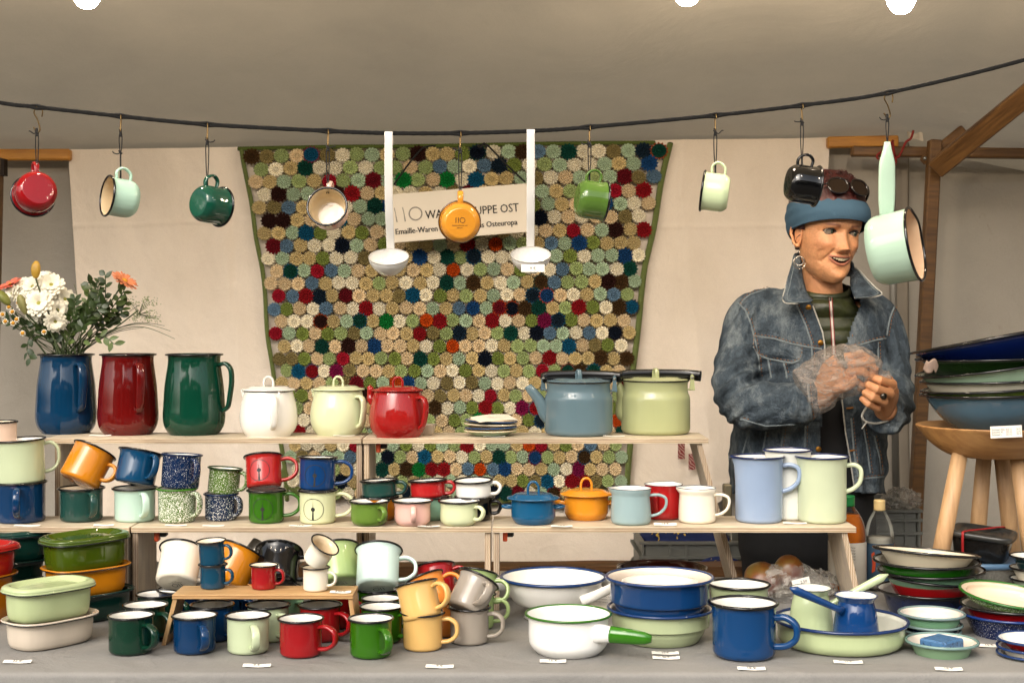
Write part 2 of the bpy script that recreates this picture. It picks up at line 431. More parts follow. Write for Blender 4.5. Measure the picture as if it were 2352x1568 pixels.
LINEN = fabric_mat("linen_sheet", '#e0d2c0', '#eee1d1', weave=700, crumple=5.0, crdist=0.020, bump=0.45)
TCLOTH = fabric_mat("grey_tablecloth", '#7f7d79', '#8c8a85', weave=800, crumple=6.0, crdist=0.018, bump=0.55)
PLY = wood("birch_plywood_x", '#b3a28a', '#d6c8af', 'X', ply='Z')
PLYV = wood("birch_plywood_side", '#a8988a', '#c9baa2', 'Z', ply='X')
OAK = wood("oiled_riser_wood", '#ab8050', '#cba673', 'X', ply='Z')
OAKV = wood("oiled_riser_leg", '#ab8050', '#cba673', 'Z')
YEL = wood("yellow_pine_batten", '#a5691a', '#c98a2c', 'X', rough=0.45)
BRN = wood("brown_stained_rail", '#4a2f12', '#79552c', 'X', rough=0.5)
BRNV = wood("brown_stained_post", '#432a0e', '#6c4a20', 'Z', rough=0.5)

g = MB(); g.add([(-60, -60, 0), (60, -60, 0), (60, 60, 0), (-60, 60, 0)], [(0, 1, 2, 3)], 0, False)
pm, nt, n, l, b = new_mat("paving")
br = n.new("ShaderNodeTexBrick"); br.inputs['Scale'].default_value = 5.0; br.inputs['Color1'].default_value = lin('#5f594f'); br.inputs['Color2'].default_value = lin('#4f4a42')
br.inputs['Mortar'].default_value = lin('#35322e'); tc = n.new("ShaderNodeTexCoord"); l.new(tc.outputs['Object'], br.inputs['Vector']); l.new(br.outputs[0], b.inputs['Base Color']); b.inputs['Roughness'].default_value = 0.85
struct(g.build("ground", pm))

# invented facades behind the camera, added for reflections in the enamel
def facade(x0, x1, y, h, wallc, label, floors, cols):
    t = thing("building", label, "building", ((x0 + x1) / 2, y, 0)); w = x1 - x0
    mb = MB(); mb.box((0, -4, h / 2), (w, 8, h)); mb.build("wall", plain("facade_" + wallc[1:], wallc, 0.85, var=.1, scale=1.0), t)
    rf = MB(); rf.add([(-w/2-.3, .4, h), (w/2+.3, .4, h), (w/2+.3, -8.4, h), (-w/2-.3, -8.4, h), (-w/2+1, -4, h+2.2), (w/2-1, -4, h+2.2)], [(0, 1, 5, 4), (1, 2, 5), (2, 3, 4, 5), (3, 0, 4), (3, 2, 1, 0)], 0, False)
    rf.build("roof", plain("roof_tiles", '#4a2a22', 0.8), t)
    for i in range(floors):
        for j in range(cols):
            wx = -w / 2 + (j + .5) * w / cols; wz = 1.9 + i * (h - 1.2) / floors
            f = MB(); f.box((wx, .03, wz), (1.2, .1, 1.9)); fo = f.build("window", plain("window_frame", '#b9b4aa', 0.6), t)
            q = MB(); q.box((wx, .10, wz), (1.0, .06, 1.7)); q.build("pane", plain("window_pane", '#20262c', 0.1), fo)
facade(-22, -4, -17, 6.4, '#c2b49c', "pale ochre town house across the square, mirrored in the glossy enamel", 3, 6)
facade(-2, 18, -19, 5.6, '#b0a89c', "grey town house across the square, mirrored in the glossy enamel", 3, 7)

def grid(fn, nu, nv, mi=0, smooth=True):
    vs = [fn(i / nu, j / nv) for j in range(nv + 1) for i in range(nu + 1)]
    fs = [(j * (nu + 1) + i, j * (nu + 1) + i + 1, (j + 1) * (nu + 1) + i + 1, (j + 1) * (nu + 1) + i) for j in range(nv) for i in range(nu)]
    m = MB(); m.add(vs, fs, mi, smooth); return m
def nz(x, y, z=0.0): return noise.noise(Vector((x, y, z)))
YW = 4.35
# rear wall of the tent with the seam of the next tarpaulin
XS = P(2065, 0, YW).x
def wallf(u, v):
    x = -2.7 + 5.1 * u; z = 2.02 * v
    y = YW + .02 + .015 * nz(x * 1.3, z * .6, 3) + .006 * nz(x * 5, z * 1.2, 9)
    return (x, y + (0.012 if x > XS else 0.0), z)
w = grid(wallf, 220, 60).build("tarpaulin_wall", TARP); tag(w, "grey white tarpaulin hanging as the rear wall of the stall", "tarpaulin")
s = MB(); sp_ = [(XS + .01 + .006 * nz(z * 3, 1), YW + .004, z) for z in [i * .1 for i in range(20)]]
s.sweep(sp_, .022, .003, up=(1, 0, 0), seg=8); s.build("seam_strip", plain("seam_tape", '#8e8578', 0.8, var=.1, scale=8), w)
# roof
def roof_z(x, y):
    base = 1.872 + (x + 1.6) * 0.012 + (YW - y) * 0.30
    seam = P(2085, 0, YW).x + (YW - y) * -0.02
    if x > seam: base -= (x - seam) * 0.24
    sag = .03 * math.sin(min(max((YW - y) / 1.5, 0), 1) * PI) * (0.6 + .4 * math.sin(x * 1.9 + .4))
    return base - sag + .010 * nz(x * 1.1, y * 1.5, 5) + .006 * math.sin((YW - y) * 17 + 2.2 * nz(x * .8, y, 2)) * (.5 + nz(x * .9, y * 2, 6)) + .007 * (abs(nz(x * 2.2 + y * 2.0, y * 3.2 - x, 8)) * 2 - .3)
def rooff(u, v):
    x = -2.75 + 5.3 * u; y = YW + .28 - 2.50 * v; return (x, y, roof_z(x, y))
rf = grid(rooff, 150, 70).build("canvas_roof", ROOFM); tag(rf, "sagging beige grey canvas roof of the market stall", "stall roof")
# invented stalls behind the camera, added to put streaks into the enamel reflections
for i_, (sx, cc, lb) in enumerate(((-4.6, '#b9b2a4', "white canopied stall across the lane, a streak in the big blue jug"), (-1.2, '#5a1a16', "red canopied stall across the lane, a streak in the dark red jug"), (2.4, '#c4bda8', "cream canopied stall across the lane, a streak in the green jug"), (5.8, '#1e3324', "green canopied stall across the lane, a streak in the tall jugs"))):
    t = thing("reflection_stall", lb, "market stall", (sx, -6.5, 0), group="stalls across the lane")
    m = MB(); m.add([(-1.5, .9, 2.3), (1.5, .9, 2.3), (1.5, -1.2, 2.3), (-1.5, -1.2, 2.3), (-1.5, -.1, 2.95), (1.5, -.1, 2.95)], [(0, 1, 5, 4), (2, 3, 4, 5), (1, 2, 5), (3, 0, 4)], 0, False); m.build("canopy", plain("canopy_" + cc[1:], cc, .8), t)
    m = MB(); m.box((0, .3, .45), (2.8, .8, .9)); m.build("counter", plain("counter_cloth_%d" % i_, ('#20242a', '#6f675a', '#2a1c14', '#8a8478')[i_], .9), t)
    m = MB(); m.box((0, -1.15, 1.15), (2.9, .05, 2.3)); m.build("back_cloth", plain("back_cloth_%d" % i_, ('#17191c', '#23211e', '#3a3630', '#101312')[i_], .9), t)
    for px_ in (-1.45, 1.45): m = MB(); m.box((px_, .85, 1.15), (.06, .06, 2.3)); m.build("post", plain("pale_post", '#9a9388', .6), t)
# unseen tarpaulin added to darken the stall's right side, out past the picture's edge
sw = grid(lambda u, v: (2.3 + .01 * nz(u * 5, v * 3), 2.2 + (YW - 2.2) * u, 2.1 * v), 20, 10).build("shade_tarpaulin", TARP); tag(sw, "grey tarpaulin closing the end of the stall behind the wooden stool", "tarpaulin")

# wooden frame
fr = thing("stall_frame", "wooden frame of battens, leaning brown post and diagonal brace", "frame", (0, 4.2, 0))
fr_loc = Vector((0, 4.2, 0))
def beam(name, a, b, w, h, mat, up=(0, 1, 0), bev=.004):
    a = Vector(a); b = Vector(b); L = (b - a).length; d = (b - a).normalized()
    u = Vector(up); u = (u - d * u.dot(d)).normalized(); wv = u.cross(d)
    M = Matrix((d, u, wv)).transposed().to_4x4(); M.translation = (a + b) / 2
    mb = MB(); mb.box((0, 0, 0), (L, w, h), bev=bev); o = mb.build(name, mat, fr); o.matrix_world = M; 
    o.parent = fr; o.matrix_parent_inverse = Matrix.Translation(-fr_loc); o.matrix_basis = M
    return o
beam("rail", P(-150, 357, 4.29), P(163, 356, 4.29), .03, .034, YEL)
beam("rail", P(1899, 328, 4.29), P(2062, 325, 4.29), .03, .034, YEL)
beam("rail", P(1956, 348, 4.22), P(2500, 355, 4.22), .04, .030, BRN)
beam("post", P(2147, 322, 4.12), P(2086, 1500, 4.12), .04, .036, BRNV)
beam("brace", P(2150, 388, 4.05), P(2640, -10, 3.50), .035, .056, BRN)
beam("brace", P(2120, 372, 4.17), P(2212, 296, 4.17), .03, .026, BRN)
beam("post", P(-14, 362, 4.2), P(-40, 1500, 4.2), .04, .05, BRNV)
b_ = MB(); b_.box(P(2, 385, 4.2), (.03, .03, .05)); b_.build("bracket", plain("dark_iron", '#2a2018', 0.6, 0.6), fr).location = -fr_loc
b_ = MB(); b_.lathe([(0, 0), (.006, 0), (.006, .004), (.003, .006), (0, .006)], 10, M=Matrix.Translation(P(2124, 364, 4.07)) @ Matrix.Rotation(R(90), 4, 'X')); b_.build("bolt", plain("steel", '#888884', 0.3, 1.0), fr).location = -fr_loc
pl = MB(); pl.sweep([P(2048, 340, 4.29), P(2052, 700, 4.29), P(2060, 1250, 4.29)], .011, seg=12); o = pl.build("steel_pole", plain("grey_pole", '#77746d', 0.45, 0.2)); tag(o, "thin grey upright pole behind the long handle of the hanging saucepan", "pole")
rc = MB()
for pts in ([(2098, 300), (2092, 318), (2080, 328), (2062, 362), (2046, 338), (2052, 322)], [(2046, 330), (2040, 352), (2046, 376), (2058, 374), (2054, 350), (2050, 322)], [(2036, 348), (2020, 352), (2014, 360), (2018, 366)], [(2050, 370), (2056, 378), (2048, 382), (2040, 379)], [(2046, 392), (2051, 400), (2046, 404)]):
    rc.sweep(spline([P(a, b, 4.16) for a, b in pts], 6), .0035, seg=6)
o = rc.build("knotted_string", plain("red_string", '#7c1a12', 0.8)); tag(o, "dark red string knotted round the rail beside the roof seam", "string")
fl = grid(lambda u, v: tuple(P(2083 + 34 * u + 2 * v, 303 + 16 * v + 4 * u, 4.20) + Vector((0, .01 * math.sin(u * 5), .003 * math.sin(u * 9 + v * 3)))), 8, 4).build("eyelet_flap", plain("flap_cloth", '#b5aa98', 0.85, var=.15)); tag(fl, "small ragged flap with an eyelet at the corner of the roof seam", "flap")

# linen sheet
LX = [(300, 158), (345, 160), (480, 168), (640, 178), (790, 190), (1000, 205), (1285, 207)]
RX = [(300, 1904), (420, 1897), (560, 1885), (700, 1860), (950, 1800), (1080, 1725), (1150, 1650), (1200, 1530), (1235, 1466), (1270, 1458), (1288, 1440)]
def sheet(u, v):
    top = 345 - 27 * u; py = top + (1287 - top) * v
    px = interp(LX, py) * (1 - u) + interp(RX, py) * u
    if v > 0.97: px = px
    p = P(px, py, YW - .03)
    X, Z = p.x, p.z
    inb = 1.0 if px < 545 or px > 1560 else .45
    fold = inb * (.020 * nz(X * 3.2 + .5 * Z, Z * .4, 1) + .009 * (abs(nz(X * 7 + Z * .8, Z * .45, 4)) * 2 - .4) + .0018 * (abs(nz(X * 15 + Z * 3, Z * 5, 7)) * 2 - .4) + .0012 * (abs(nz(X * 30 + Z * 12, Z * 18, 8)) * 2 - .4))
    cre = -.004 * math.exp(-((py - (512 + 10 * math.sin(X * 3))) / 3.0) ** 2)
    return (p.x, p.y - .02 + fold + cre, p.z + (.006 * nz(X * 6, 2) if v > .99 else 0))
o = grid(sheet, 300, 190).build("linen_sheet", LINEN); tag(o, "wrinkled cream linen sheet pinned up behind the display", "sheet")

# crochet blanket: rosettes joined into a cloth with a knitted border
BL = [(342, 550), (430, 563), (600, 594), (790, 612), (1000, 636), (1150, 655)]
BR = [(326, 1545), (450, 1520), (600, 1490), (760, 1468), (900, 1456), (1150, 1446)]
PAL = [('#bca878', 18), ('#ceb893', 16), ('#dcd3ba', 22), ('#a0b295', 14), ('#75823f', 8), ('#9aa870', 10), ('#7d7048', 7), ('#0d1420', 5), ('#14222e', 3.5), ('#2a1410', 3), ('#3c2a16', 4),
       ('#7c1218', 5), ('#5c0f18', 2.6), ('#8e1626', 2), ('#0f4a66', 3), ('#173c66', 3), ('#a8400f', 2.6), ('#0f6a2c', 1.6), ('#0d3a30', 4), ('#6a1038', 1.3), ('#5b7488', 3)]
cw = [w for _, w in PAL]
ym, nt, n, l, b = new_mat("crochet_yarn")
at = n.new("ShaderNodeAttribute"); at.attribute_name = "tone"
t = tex_noise(n, l, 420, 3, .7); r = ramp(n, l, t.outputs[0], [(.3, (.82, .82, .82)), (.7, (1.10, 1.10, 1.10))]); l.new(mixc(n, l, 1.0, at.outputs[0], r.outputs[0], 'MULTIPLY'), b.inputs['Base Color'])
b.inputs['Roughness'].default_value = 0.95; b.inputs['Specular IOR Level'].default_value = 0.1
add_bump(n, l, b, t.outputs[0], 0.8, 0.003)
rnd = random.Random(5); bk = MB(); cols = []
YB = YW - .082
def bl_pt(px, py):
    p = P(px, py, YB); return Vector((p.x, p.y + .006 * math.sin(p.x * 9 + p.z * 2) + .004 * nz(p.x * 4, p.z * 3, 2), p.z))
row = 0; py = 352.0; NR = 28; RP = []
while py < 1142:
    pitchy = 30.2 - 2.6 * (py - 340) / 800
    xl = interp(BL, py) + 9; xr = interp(BR, py) - 9; px_ = (xr - xl) / NR
    for i in range(NR + (0 if row % 2 == 0 else -1)):
        cx = xl + (i + .5 + (.5 if row % 2 else 0)) * px_ + rnd.uniform(-1.4, 1.4); cy = py + rnd.uniform(-1.4, 1.4) - 16 * ((cx - 1050) / 1000) * max(0, 1 - (py - 340) / 500)
        if py > 1120 and (cx < 700 or cx > 1380): continue
        c = sc3(lin(rnd.choices([p_[0] for p_ in PAL], cw)[0]), 1.15); isd = lambda q: sum(q[:3]) < 0.25
        near = [q for (qx, qy, q) in RP[-60:] if abs(qx - cx) < 48 and abs(qy - cy) < 42]
        if isd(c) and sum(isd(q) for q in near) >= 1 and rnd.random() < .48: c = lin(rnd.choice(['#bca878', '#ceb893', '#dcd3ba', '#a0b295', '#9aa870']))
        dark = isd(c); RP.append((cx, cy, c))
        c2 = sc3(c, rnd.uniform(.8, 1.15)); ed = lin(rnd.choice(['#0d3a30', '#7c1218', '#a8400f', '#3c2a16', '#0f4a66'])) if (dark and rnd.random() < .3) else c2
        ctr = bl_pt(cx, cy); k = YB / FPX; rx, ry = px_ * .545 * k, pitchy * .575 * k; ph = rnd.uniform(0, 2 * PI)
        if dark: rx *= 1.07; ry *= 1.07
        tilt = rnd.uniform(-.12, .12); nt_ = 14; N = nt_ * 2; V = [(ctr.x, ctr.y - .002, ctr.z)]; CC = [c]
        for (rr_, dep, alt, cc) in ((.13, -.0050, 0, c), (.24, -.0015, .0005, sc3(c, .8)), (.36, -.0050, .0008, c), (.50, -.0025, .0018, c2), (.84, -.0046, .0020, c2), (1.0, -.0034 if dark else .0002, 0, ed)):
            for q in range(N):
                a = ph + 2 * PI * q / N; f_ = rr_ * (((1.12 if q % 2 else .88) if dark else (1.02 if q % 2 else .90)) if rr_ == 1.0 else 1.0)
                V.append((ctr.x + rx * f_ * math.cos(a), ctr.y + dep + (alt if q % 2 else -alt) + tilt * rx * f_ * math.cos(a), ctr.z + ry * f_ * math.sin(a))); CC.append(cc)
        F = [(0, 1 + q, 1 + (q + 1) % N) for q in range(N)]
        for ri in range(5):
            for q in range(N):
                a_ = 1 + ri * N + q; b2 = 1 + ri * N + (q + 1) % N; F.append((a_, a_ + N, b2 + N, b2))
        bk.add(V, F, 0, False); cols += CC
    py += pitchy; row += 1
root = thing("crochet_blanket", "crochet blanket of many coloured round rosettes hung on the linen sheet", "blanket", (0, YB, 1.0))
o = bk.build("rosettes", ym, root, colors=cols); o.location = -root.location
bd = MB(); cols = []
def border(pts, wd, colr):
    q = spline(pts, 40); n0 = len(bd.v); rnd2 = random.Random(3)
    bd.sweep([Vector(p) + Vector((0, .004 + .0015 * (i % 2), 0)) for i, p in enumerate(q)], [wd * (1 + .12 * (i % 2)) for i in range(len(q))], .004, up=(1, 0, 0.01) if abs(q[0].z - q[-1].z) > abs(q[0].x - q[-1].x) else (0, 0, 1), seg=8)
    cols.extend([sc3(colr, rnd2.uniform(.85, 1.1)) for _ in range(len(bd.v) - n0)])
gl = lin('#6d7845')
border([bl_pt(interp(BL, y) + 5 + 2.0 * math.sin(y * .031), y) for y in range(340, 1151, 30)], .0065, gl); border([bl_pt(interp(BR, y) - 5 + 2.0 * math.sin(y * .027), y) for y in range(328, 1151, 30)], .0085, gl)
border([bl_pt(x, 341 - 15 * (x - 545) / 1000) for x in range(545, 1552, 120)], .006, lin('#53602f'))
border([bl_pt(x, y) for x, y in ((648, 1080), (668, 1118), (720, 1135), (800, 1128), (880, 1122), (980, 1140), (1080, 1158), (1180, 1146), (1290, 1158), (1380, 1150), (1450, 1150))], .011, gl)
o = bd.build("border", ym, root, colors=cols); o.location = -root.location

# sign
sg = thing("shop_sign", "white board sign on a black cord hung across the crochet blanket", "sign", P(1055, 490, 4.16))
Msg = Matrix.Rotation(R(4.7), 4, 'Y').inverted(); 
kS = 4.16 / FPX; SW, SH = 322 * kS, 111 * kS
Ms = Matrix.Rotation(R(-4.7), 4, 'Y') @ Matrix.Shear('XZ', 4, (0.0, 0.0))
mb = MB(); mb.box((0, 0, 0), (SW, .012, SH), bev=.001); o = mb.build("board", plain("sign_board", '#eadfcc', 0.6, var=.03, scale=6), sg); o.matrix_basis = Ms
mb = MB(); Mt = Matrix.Translation((0, -.0068, 0)) @ Matrix.Rotation(R(90), 4, 'X')
def put(mb, s, size, x, z, bold=0.0, sx=1.0):
    v, f = text_geo(s, size); 
    for dx in ([0] if not bold else [-bold, 0, bold]): mb.add([(a[0] * sx + dx, a[1], a[2] + abs(dx) * .01) for a in v], f, 0, False, Mt @ Matrix.Translation((x, z, 0)))
put(mb, "WARENGRUPPE OST", 27.5 * kS, -78 * kS, -7 * kS, 0.0003, .84)
mbl = mb; mb = MB(); put(mb, "Emaille-Waren & Sonstiges aus Osteuropa", 18.5 * kS, -150 * kS, -37 * kS, .0006, .885)
o = mbl.build("shop_name", INK, sg); o.matrix_basis = Ms; o = mb.build("subtitle", INK, sg); o.matrix_basis = Ms
mb = MB()
for x in (-150, -131): mb.add([(x*kS-.0018+.006, -.0069, 24*kS), (x*kS+.0018-.006+.006, -.0069, 24*kS), (x*kS+.0018+.008, -.0069, -9*kS), (x*kS-.0018+.008, -.0069, -9*kS)], [(3, 2, 1, 0)], 0, False)
vs = []; N = 40
for k in range(N):
    a = 2 * PI * k / N; vs += [((-100 + 16 * math.cos(a)) * kS, -.0069, (7 + 16 * math.sin(a)) * kS), ((-100 + 13 * math.cos(a)) * kS, -.0069, (7 + 13 * math.sin(a)) * kS)]
mb.add(vs, [(2 * k, 2 * k + 1, (2 * k + 3) % (2 * N), (2 * k + 2) % (2 * N)) for k in range(N)], 0, False)
o = mb.build("emblem", plain("emblem_grey", '#8d867a', 0.6), sg); o.matrix_basis = Ms
mb = MB(); mb2 = MB(); mb.sweep(spline([P(905, 424, 4.16), P(940, 375, 4.17), P(972, 340, 4.2), P(1000, 335, 4.22)], 5), .0028, seg=6); mb2.sweep(spline([P(1098, 334, 4.22), P(1116, 332, 4.2), P(1128, 342, 4.2), P(1165, 380, 4.18), P(1206, 418, 4.16)], 5), .0028, seg=6)
mb2.sweep(spline([P(1098, 334, 4.22), P(1104, 338, 4.19), P(1112, 330, 4.2), P(1118, 338, 4.2)], 5), .004, seg=6)
for q_ in (mb, mb2): o = q_.build("cord", plain("black_cord", '#0c0b0b', 0.8), sg); o.location = -sg.location

# table and cloth
YF = YS(1541, ZT)
tb = thing("market_table", "long trestle table under the grey cloth", "table", (0.2, 2.9, 0))
mb = MB(); mb.box((0, 0, .705), (4.6, .84, .03)); mb.build("table_top", PLY, tb)
for sx in (-2.0, -.6, .8, 2.1):
    for sy in (-.36, .36): mb = MB(); mb.box((sx, sy, .345), (.05, .05, .69)); mb.build("leg", BRNV, tb)
YBK = 3.40
def tcl(u, v):
    x = -2.3 + 5.0 * u; s_ = v * (YBK - YF + .62)
    L = YBK - YF
    if s_ < L: y = YBK - s_; z = ZT - .0006; return (x, y, z)
    d = s_ - L; r = .010
    if d < r * PI / 2: a = d / r; return (x, YF - r * math.sin(a) + r * 0, ZT - .0006 - r * (1 - math.cos(a)))
    dz = d - r * PI / 2; w_ = min(1, dz / .2)
    return (x, YF - r - .006 * w_ * math.sin(x * 11 + 1.5 * nz(x * 2, 1)) - .006 * w_ * nz(x * 6, dz * 2, 3) - dz * .02, ZT - r - dz)
vals = []
def cloth_grid():
    nu = 260; L = YBK - YF; vv = [i / 24 * L for i in range(24)] + [L + i * .0026 for i in range(7)] + [L + .0157 + (i + 1) * .03 for i in range(19)]
    tot = YBK - YF + .62; vs = [tcl(i / nu, q / tot) for q in vv for i in range(nu + 1)]
    fs = [(j * (nu + 1) + i, j * (nu + 1) + i + 1, (j + 1) * (nu + 1) + i + 1, (j + 1) * (nu + 1) + i) for j in range(len(vv) - 1) for i in range(nu)]
    m = MB(); m.add(vs, fs); return m
o = cloth_grid().build("tablecloth", TCLOTH); tag(o, "plain grey cloth covering the table and hanging over its front", "tablecloth")

# plywood display steps
def steps(name, label, x0, x1, z, yf, yb, legl, legr, th=.012, mat=PLY, matv=PLYV, zb=ZT, group="plywood display shelves", lt=.012, latch=()):
    t = thing(name, label, "shelf", ((x0 + x1) / 2, (yf + yb) / 2, zb), group=group); cx = (x0 + x1) / 2; cy = (yf + yb) / 2
    mb = MB(); mb.box((0, 0, z - th / 2 - zb), (x1 - x0, yb - yf, th), bev=.0008); mb.build("board", mat, t)
    for (xa, splay) in (legl, legr):
        if xa is None: continue
        m = MB(); H = z - th - zb; d = (yb - yf) * .46
        vs = [(xa - cx + sx * lt / 2 + (splay if k == 0 else 0), sy * d, 0 if k == 0 else H) for k in (0, 1) for sy in (-1, 1) for sx in (-1, 1)]
        m.add(vs, [(0, 2, 3, 1), (4, 5, 7, 6), (0, 1, 5, 4), (2, 6, 7, 3), (0, 4, 6, 2), (1, 3, 7, 5)], 0, False); m.build("leg", matv, t)
    for xa in latch:
        m = MB(); m.box((xa - cx, -(yb - yf) * .30, z - th - .012 - zb), (.010, .02, .022), bev=.002); lo = m.build("latch", plain("orange_plastic", '#b8441a', 0.4), t)
        m = MB(); m.box((xa - cx + .008, -(yb - yf) * .30 + .012, z - th - .008 - zb), (.022, .02, .014), bev=.003); m.build("latch_grip", plain("black_plastic", '#141414', 0.4), lo)
    return t
YM0, YM1, YU0, YU1 = 3.0, 3.17, 3.2, 3.37
kx = lambda px, Y: (px - 1176) * Y / FPX
steps("plywood_shelf", "middle step of the display, its board at the end with the celery green mug", kx(-140, 3), kx(297, 3), ZM, YM0, YM1, (kx(60, 3.05), -.03), (kx(285, 3), 0))
steps("plywood_shelf", "long middle step carrying the compass mugs and the low round cups", kx(301, 3), kx(1128.5, 3), ZM, YM0, YM1, (kx(309, 3), 0), (kx(1120, 3), 0), latch=(kx(352, 3.0),))
steps("plywood_shelf", "middle step carrying the small lidded pots, creamers and tall jugs", kx(1131.5, 3), kx(1967, 3), ZM, YM0, YM1, (kx(1140, 3), 0), (kx(1941, 3), .035), latch=(kx(1160, 3.0),))
steps("plywood_shelf", "upper step carrying the big dark jugs and two white and green lidded pots", kx(104, 3.2), kx(830, 3.2), ZU, YU0, YU1, (kx(130, 3.2), 0), (kx(824, 3.2), 0))
steps("plywood_shelf", "upper step carrying the red teapot, the plates and two kettles", kx(833, 3.2), kx(1628, 3.2), ZU, YU0, YU1, (kx(841, 3.2), 0), (kx(1607, 3.2), .09), latch=(kx(866, 3.2),))
YR = YS(1364.7, .8275)
steps("wooden_riser", "little oiled wooden bench carrying the espresso cups", kx(395, YR), kx(811, YR), .8275, YR, YR + .09, (kx(401, YR), -.022), (kx(804, YR), .012), th=.009, mat=OAK, matv=OAKV, group=None, lt=.008)

# rough beam, crates behind the table
mb = MB(); 
mb.rings([[(x, 3.66 + .04 * sy * (1 + .1 * nz(x * 3, sy)), .685 + sz * (.031 + .004 * nz(x * 6, sz, sy)) + .004 * nz(x * 2, 5)) for (sy, sz) in ((-1, -1), (1, -1), (1, 1), (-1, 1))] for x in [-.55 + .03 * i for i in range(43)]], 0, smooth=False)
mb.box((.24, 3.61, .713), (.1, .02, .018), bev=.003); mb.box((-.02, 3.61, .712), (.08, .02, .012), bev=.003)
o = mb.build("rough_beam", wood("weathered_beam", '#3b240e', '#6e4820', 'X')); tag(o, "rough dark weathered beam lying behind the table below the linen sheet", "beam")
CRATE = plain("grey_crate_plastic", '#64655f', 0.5, var=.05, scale=20)
def crate(label, c, w, d, h, cols_, rows_, rz=0):
    t = thing("plastic_crate", label, "crate", c, (0, 0, rz), group="grey plastic crates")
    m = MB(); th = .004
    for sx in (-1, 1): m.box((sx * (w / 2 - th), 0, h / 2), (th, d - .002, h))
    for sy in (-1, 1): m.box((0, sy * (d / 2 - th), h / 2), (w - .02, th, h - .002))
    m.box((0, 0, .01), (w - .03, d - .03, th)); m.build("shell", CRATE, t)
    m = MB()
    for i in range(len(rows_)):
        m.box((0, -d / 2, rows_[i] * h), (w + .012, .014, .007)); m.box((w / 2, 0, rows_[i] * h + .0004), (.014, d + .010, .0065)); m.box((-w / 2, 0, rows_[i] * h + .0004), (.014, d + .010, .0065))
    for cx in cols_: m.box((cx * w, -d / 2 + .001, h * .52), (.006, .012, h * .93))
    m.build("ribs", CRATE, t); return t
crate("grey plastic crate holding the blue flowered bag behind the table", (P(1600, 0, 3.75).x, 3.9, CZ - (1500 - HOR) * 3.75 / FPX), 250 * 3.75 / FPX, .28, 255 * 3.75 / FPX, (-.49, -.24, -.09, .3, .49), (.99, .86, .5))
crate("grey plastic crate standing beside the brown post", (P(2030, 0, 3.75).x, 3.92, CZ - (1470 - HOR) * 3.75 / FPX), 165 * 3.75 / FPX, .34, 300 * 3.75 / FPX, (-.49, .30, .49), (.99, .92, .82))
# ---------------------------------------------------------------- string of bulbs under the roof
bm_, nt, n, l, b = new_mat("lit_bulb_glass")
b.inputs['Base Color'].default_value = (1, .9, .75, 1); b.inputs['Emission Color'].default_value = (1.0, 0.81, 0.60, 1); b.inputs['Emission Strength'].default_value = 142.0
def bulb(x, y, z, label, seen=True):
    t = thing("light_bulb", label, "light bulb", (x, y, z), group="warm bulbs on a string")
    r = .030 if seen else .026
    g_ = MB(); g_.lathe(smooth_prof([(0, -r), (r * .6, -r * .8), (r, 0), (r * .8, r * .75), (r * .48, r * 1.35), (r * .45, r * 1.5)], 4) + [(0, r * 1.5)], 28); g_.build("glass", bm_, t)
    s_ = MB(); s_.lathe([(0, r * 1.45), (.0145, r * 1.45), (.016, r * 1.6), (.016, r * 2.7), (.012, r * 3.0), (0, r * 3.0)], 16); s_.build("socket", plain("black_socket", '#111111', 0.5), t)
for (px, py, lb) in ((199, -12, "lit round bulb hanging above the green and white cups"), (1578, -18, "lit round bulb hanging above the middle of the blanket's edge"), (2070, 0, "lit round bulb hanging lowest, above the hanging saucepan")):
    p = P(px, py, 2.95); bulb(p.x, p.y, p.z, lb)
for x in (-1.5, -.75, 0.0, .75, 1.5): bulb(x, 2.15, 2.19, "lit round bulb at the stall's front edge, mirrored as a dot in the enamel", False)
wr = MB()
wr.sweep(spline([(-2.2, 2.95, 2.15), (P(199, 0, 2.95).x, 2.95, P(0, -12, 2.95).z + .09), (-.3, 2.95, 2.09), (P(1578, 0, 2.95).x, 2.95, P(0, -18, 2.95).z + .09), (P(2070, 0, 2.95).x, 2.95, P(0, 0, 2.95).z + .09), (2.1, 2.95, 2.16)], 8), .0035, seg=6)
wr.sweep(spline([(-2.2, 2.15, 2.31), (-.75, 2.15, 2.28), (.75, 2.15, 2.28), (2.2, 2.15, 2.31)], 8), .0035, seg=6)
o = wr.build("bulb_cable", plain("black_cable", '#101010', 0.5)); tag(o, "black cable from which the lit bulbs hang under the roof", "cable")
# ---------------------------------------------------------------- colours
C = dict(blue='#082f54', navy='#0a1e3c', red='#8e1217', dred='#4e0a0a', dgreen='#0a2e20', jgreen='#0b4c36', celery='#b7c3a0', cream='#e2dccb', white='#e3e1da', mint='#b3cdbf', orange='#c07814',
         peach='#dc8638', tan='#d3aa66', grey='#948b7f', lgreen='#97ac70', olive='#5f7d2c', green='#2d5f0c', pink='#dfb2a6', teal='#0b3c54', petrol='#1d3f39', black='#08080a', sky='#8aa3c6', kblue='#62808b', kgreen='#b5bd7c', sage='#7ba283', jblue='#0a3c5e', cgreen='#12423a')
M_ = mug
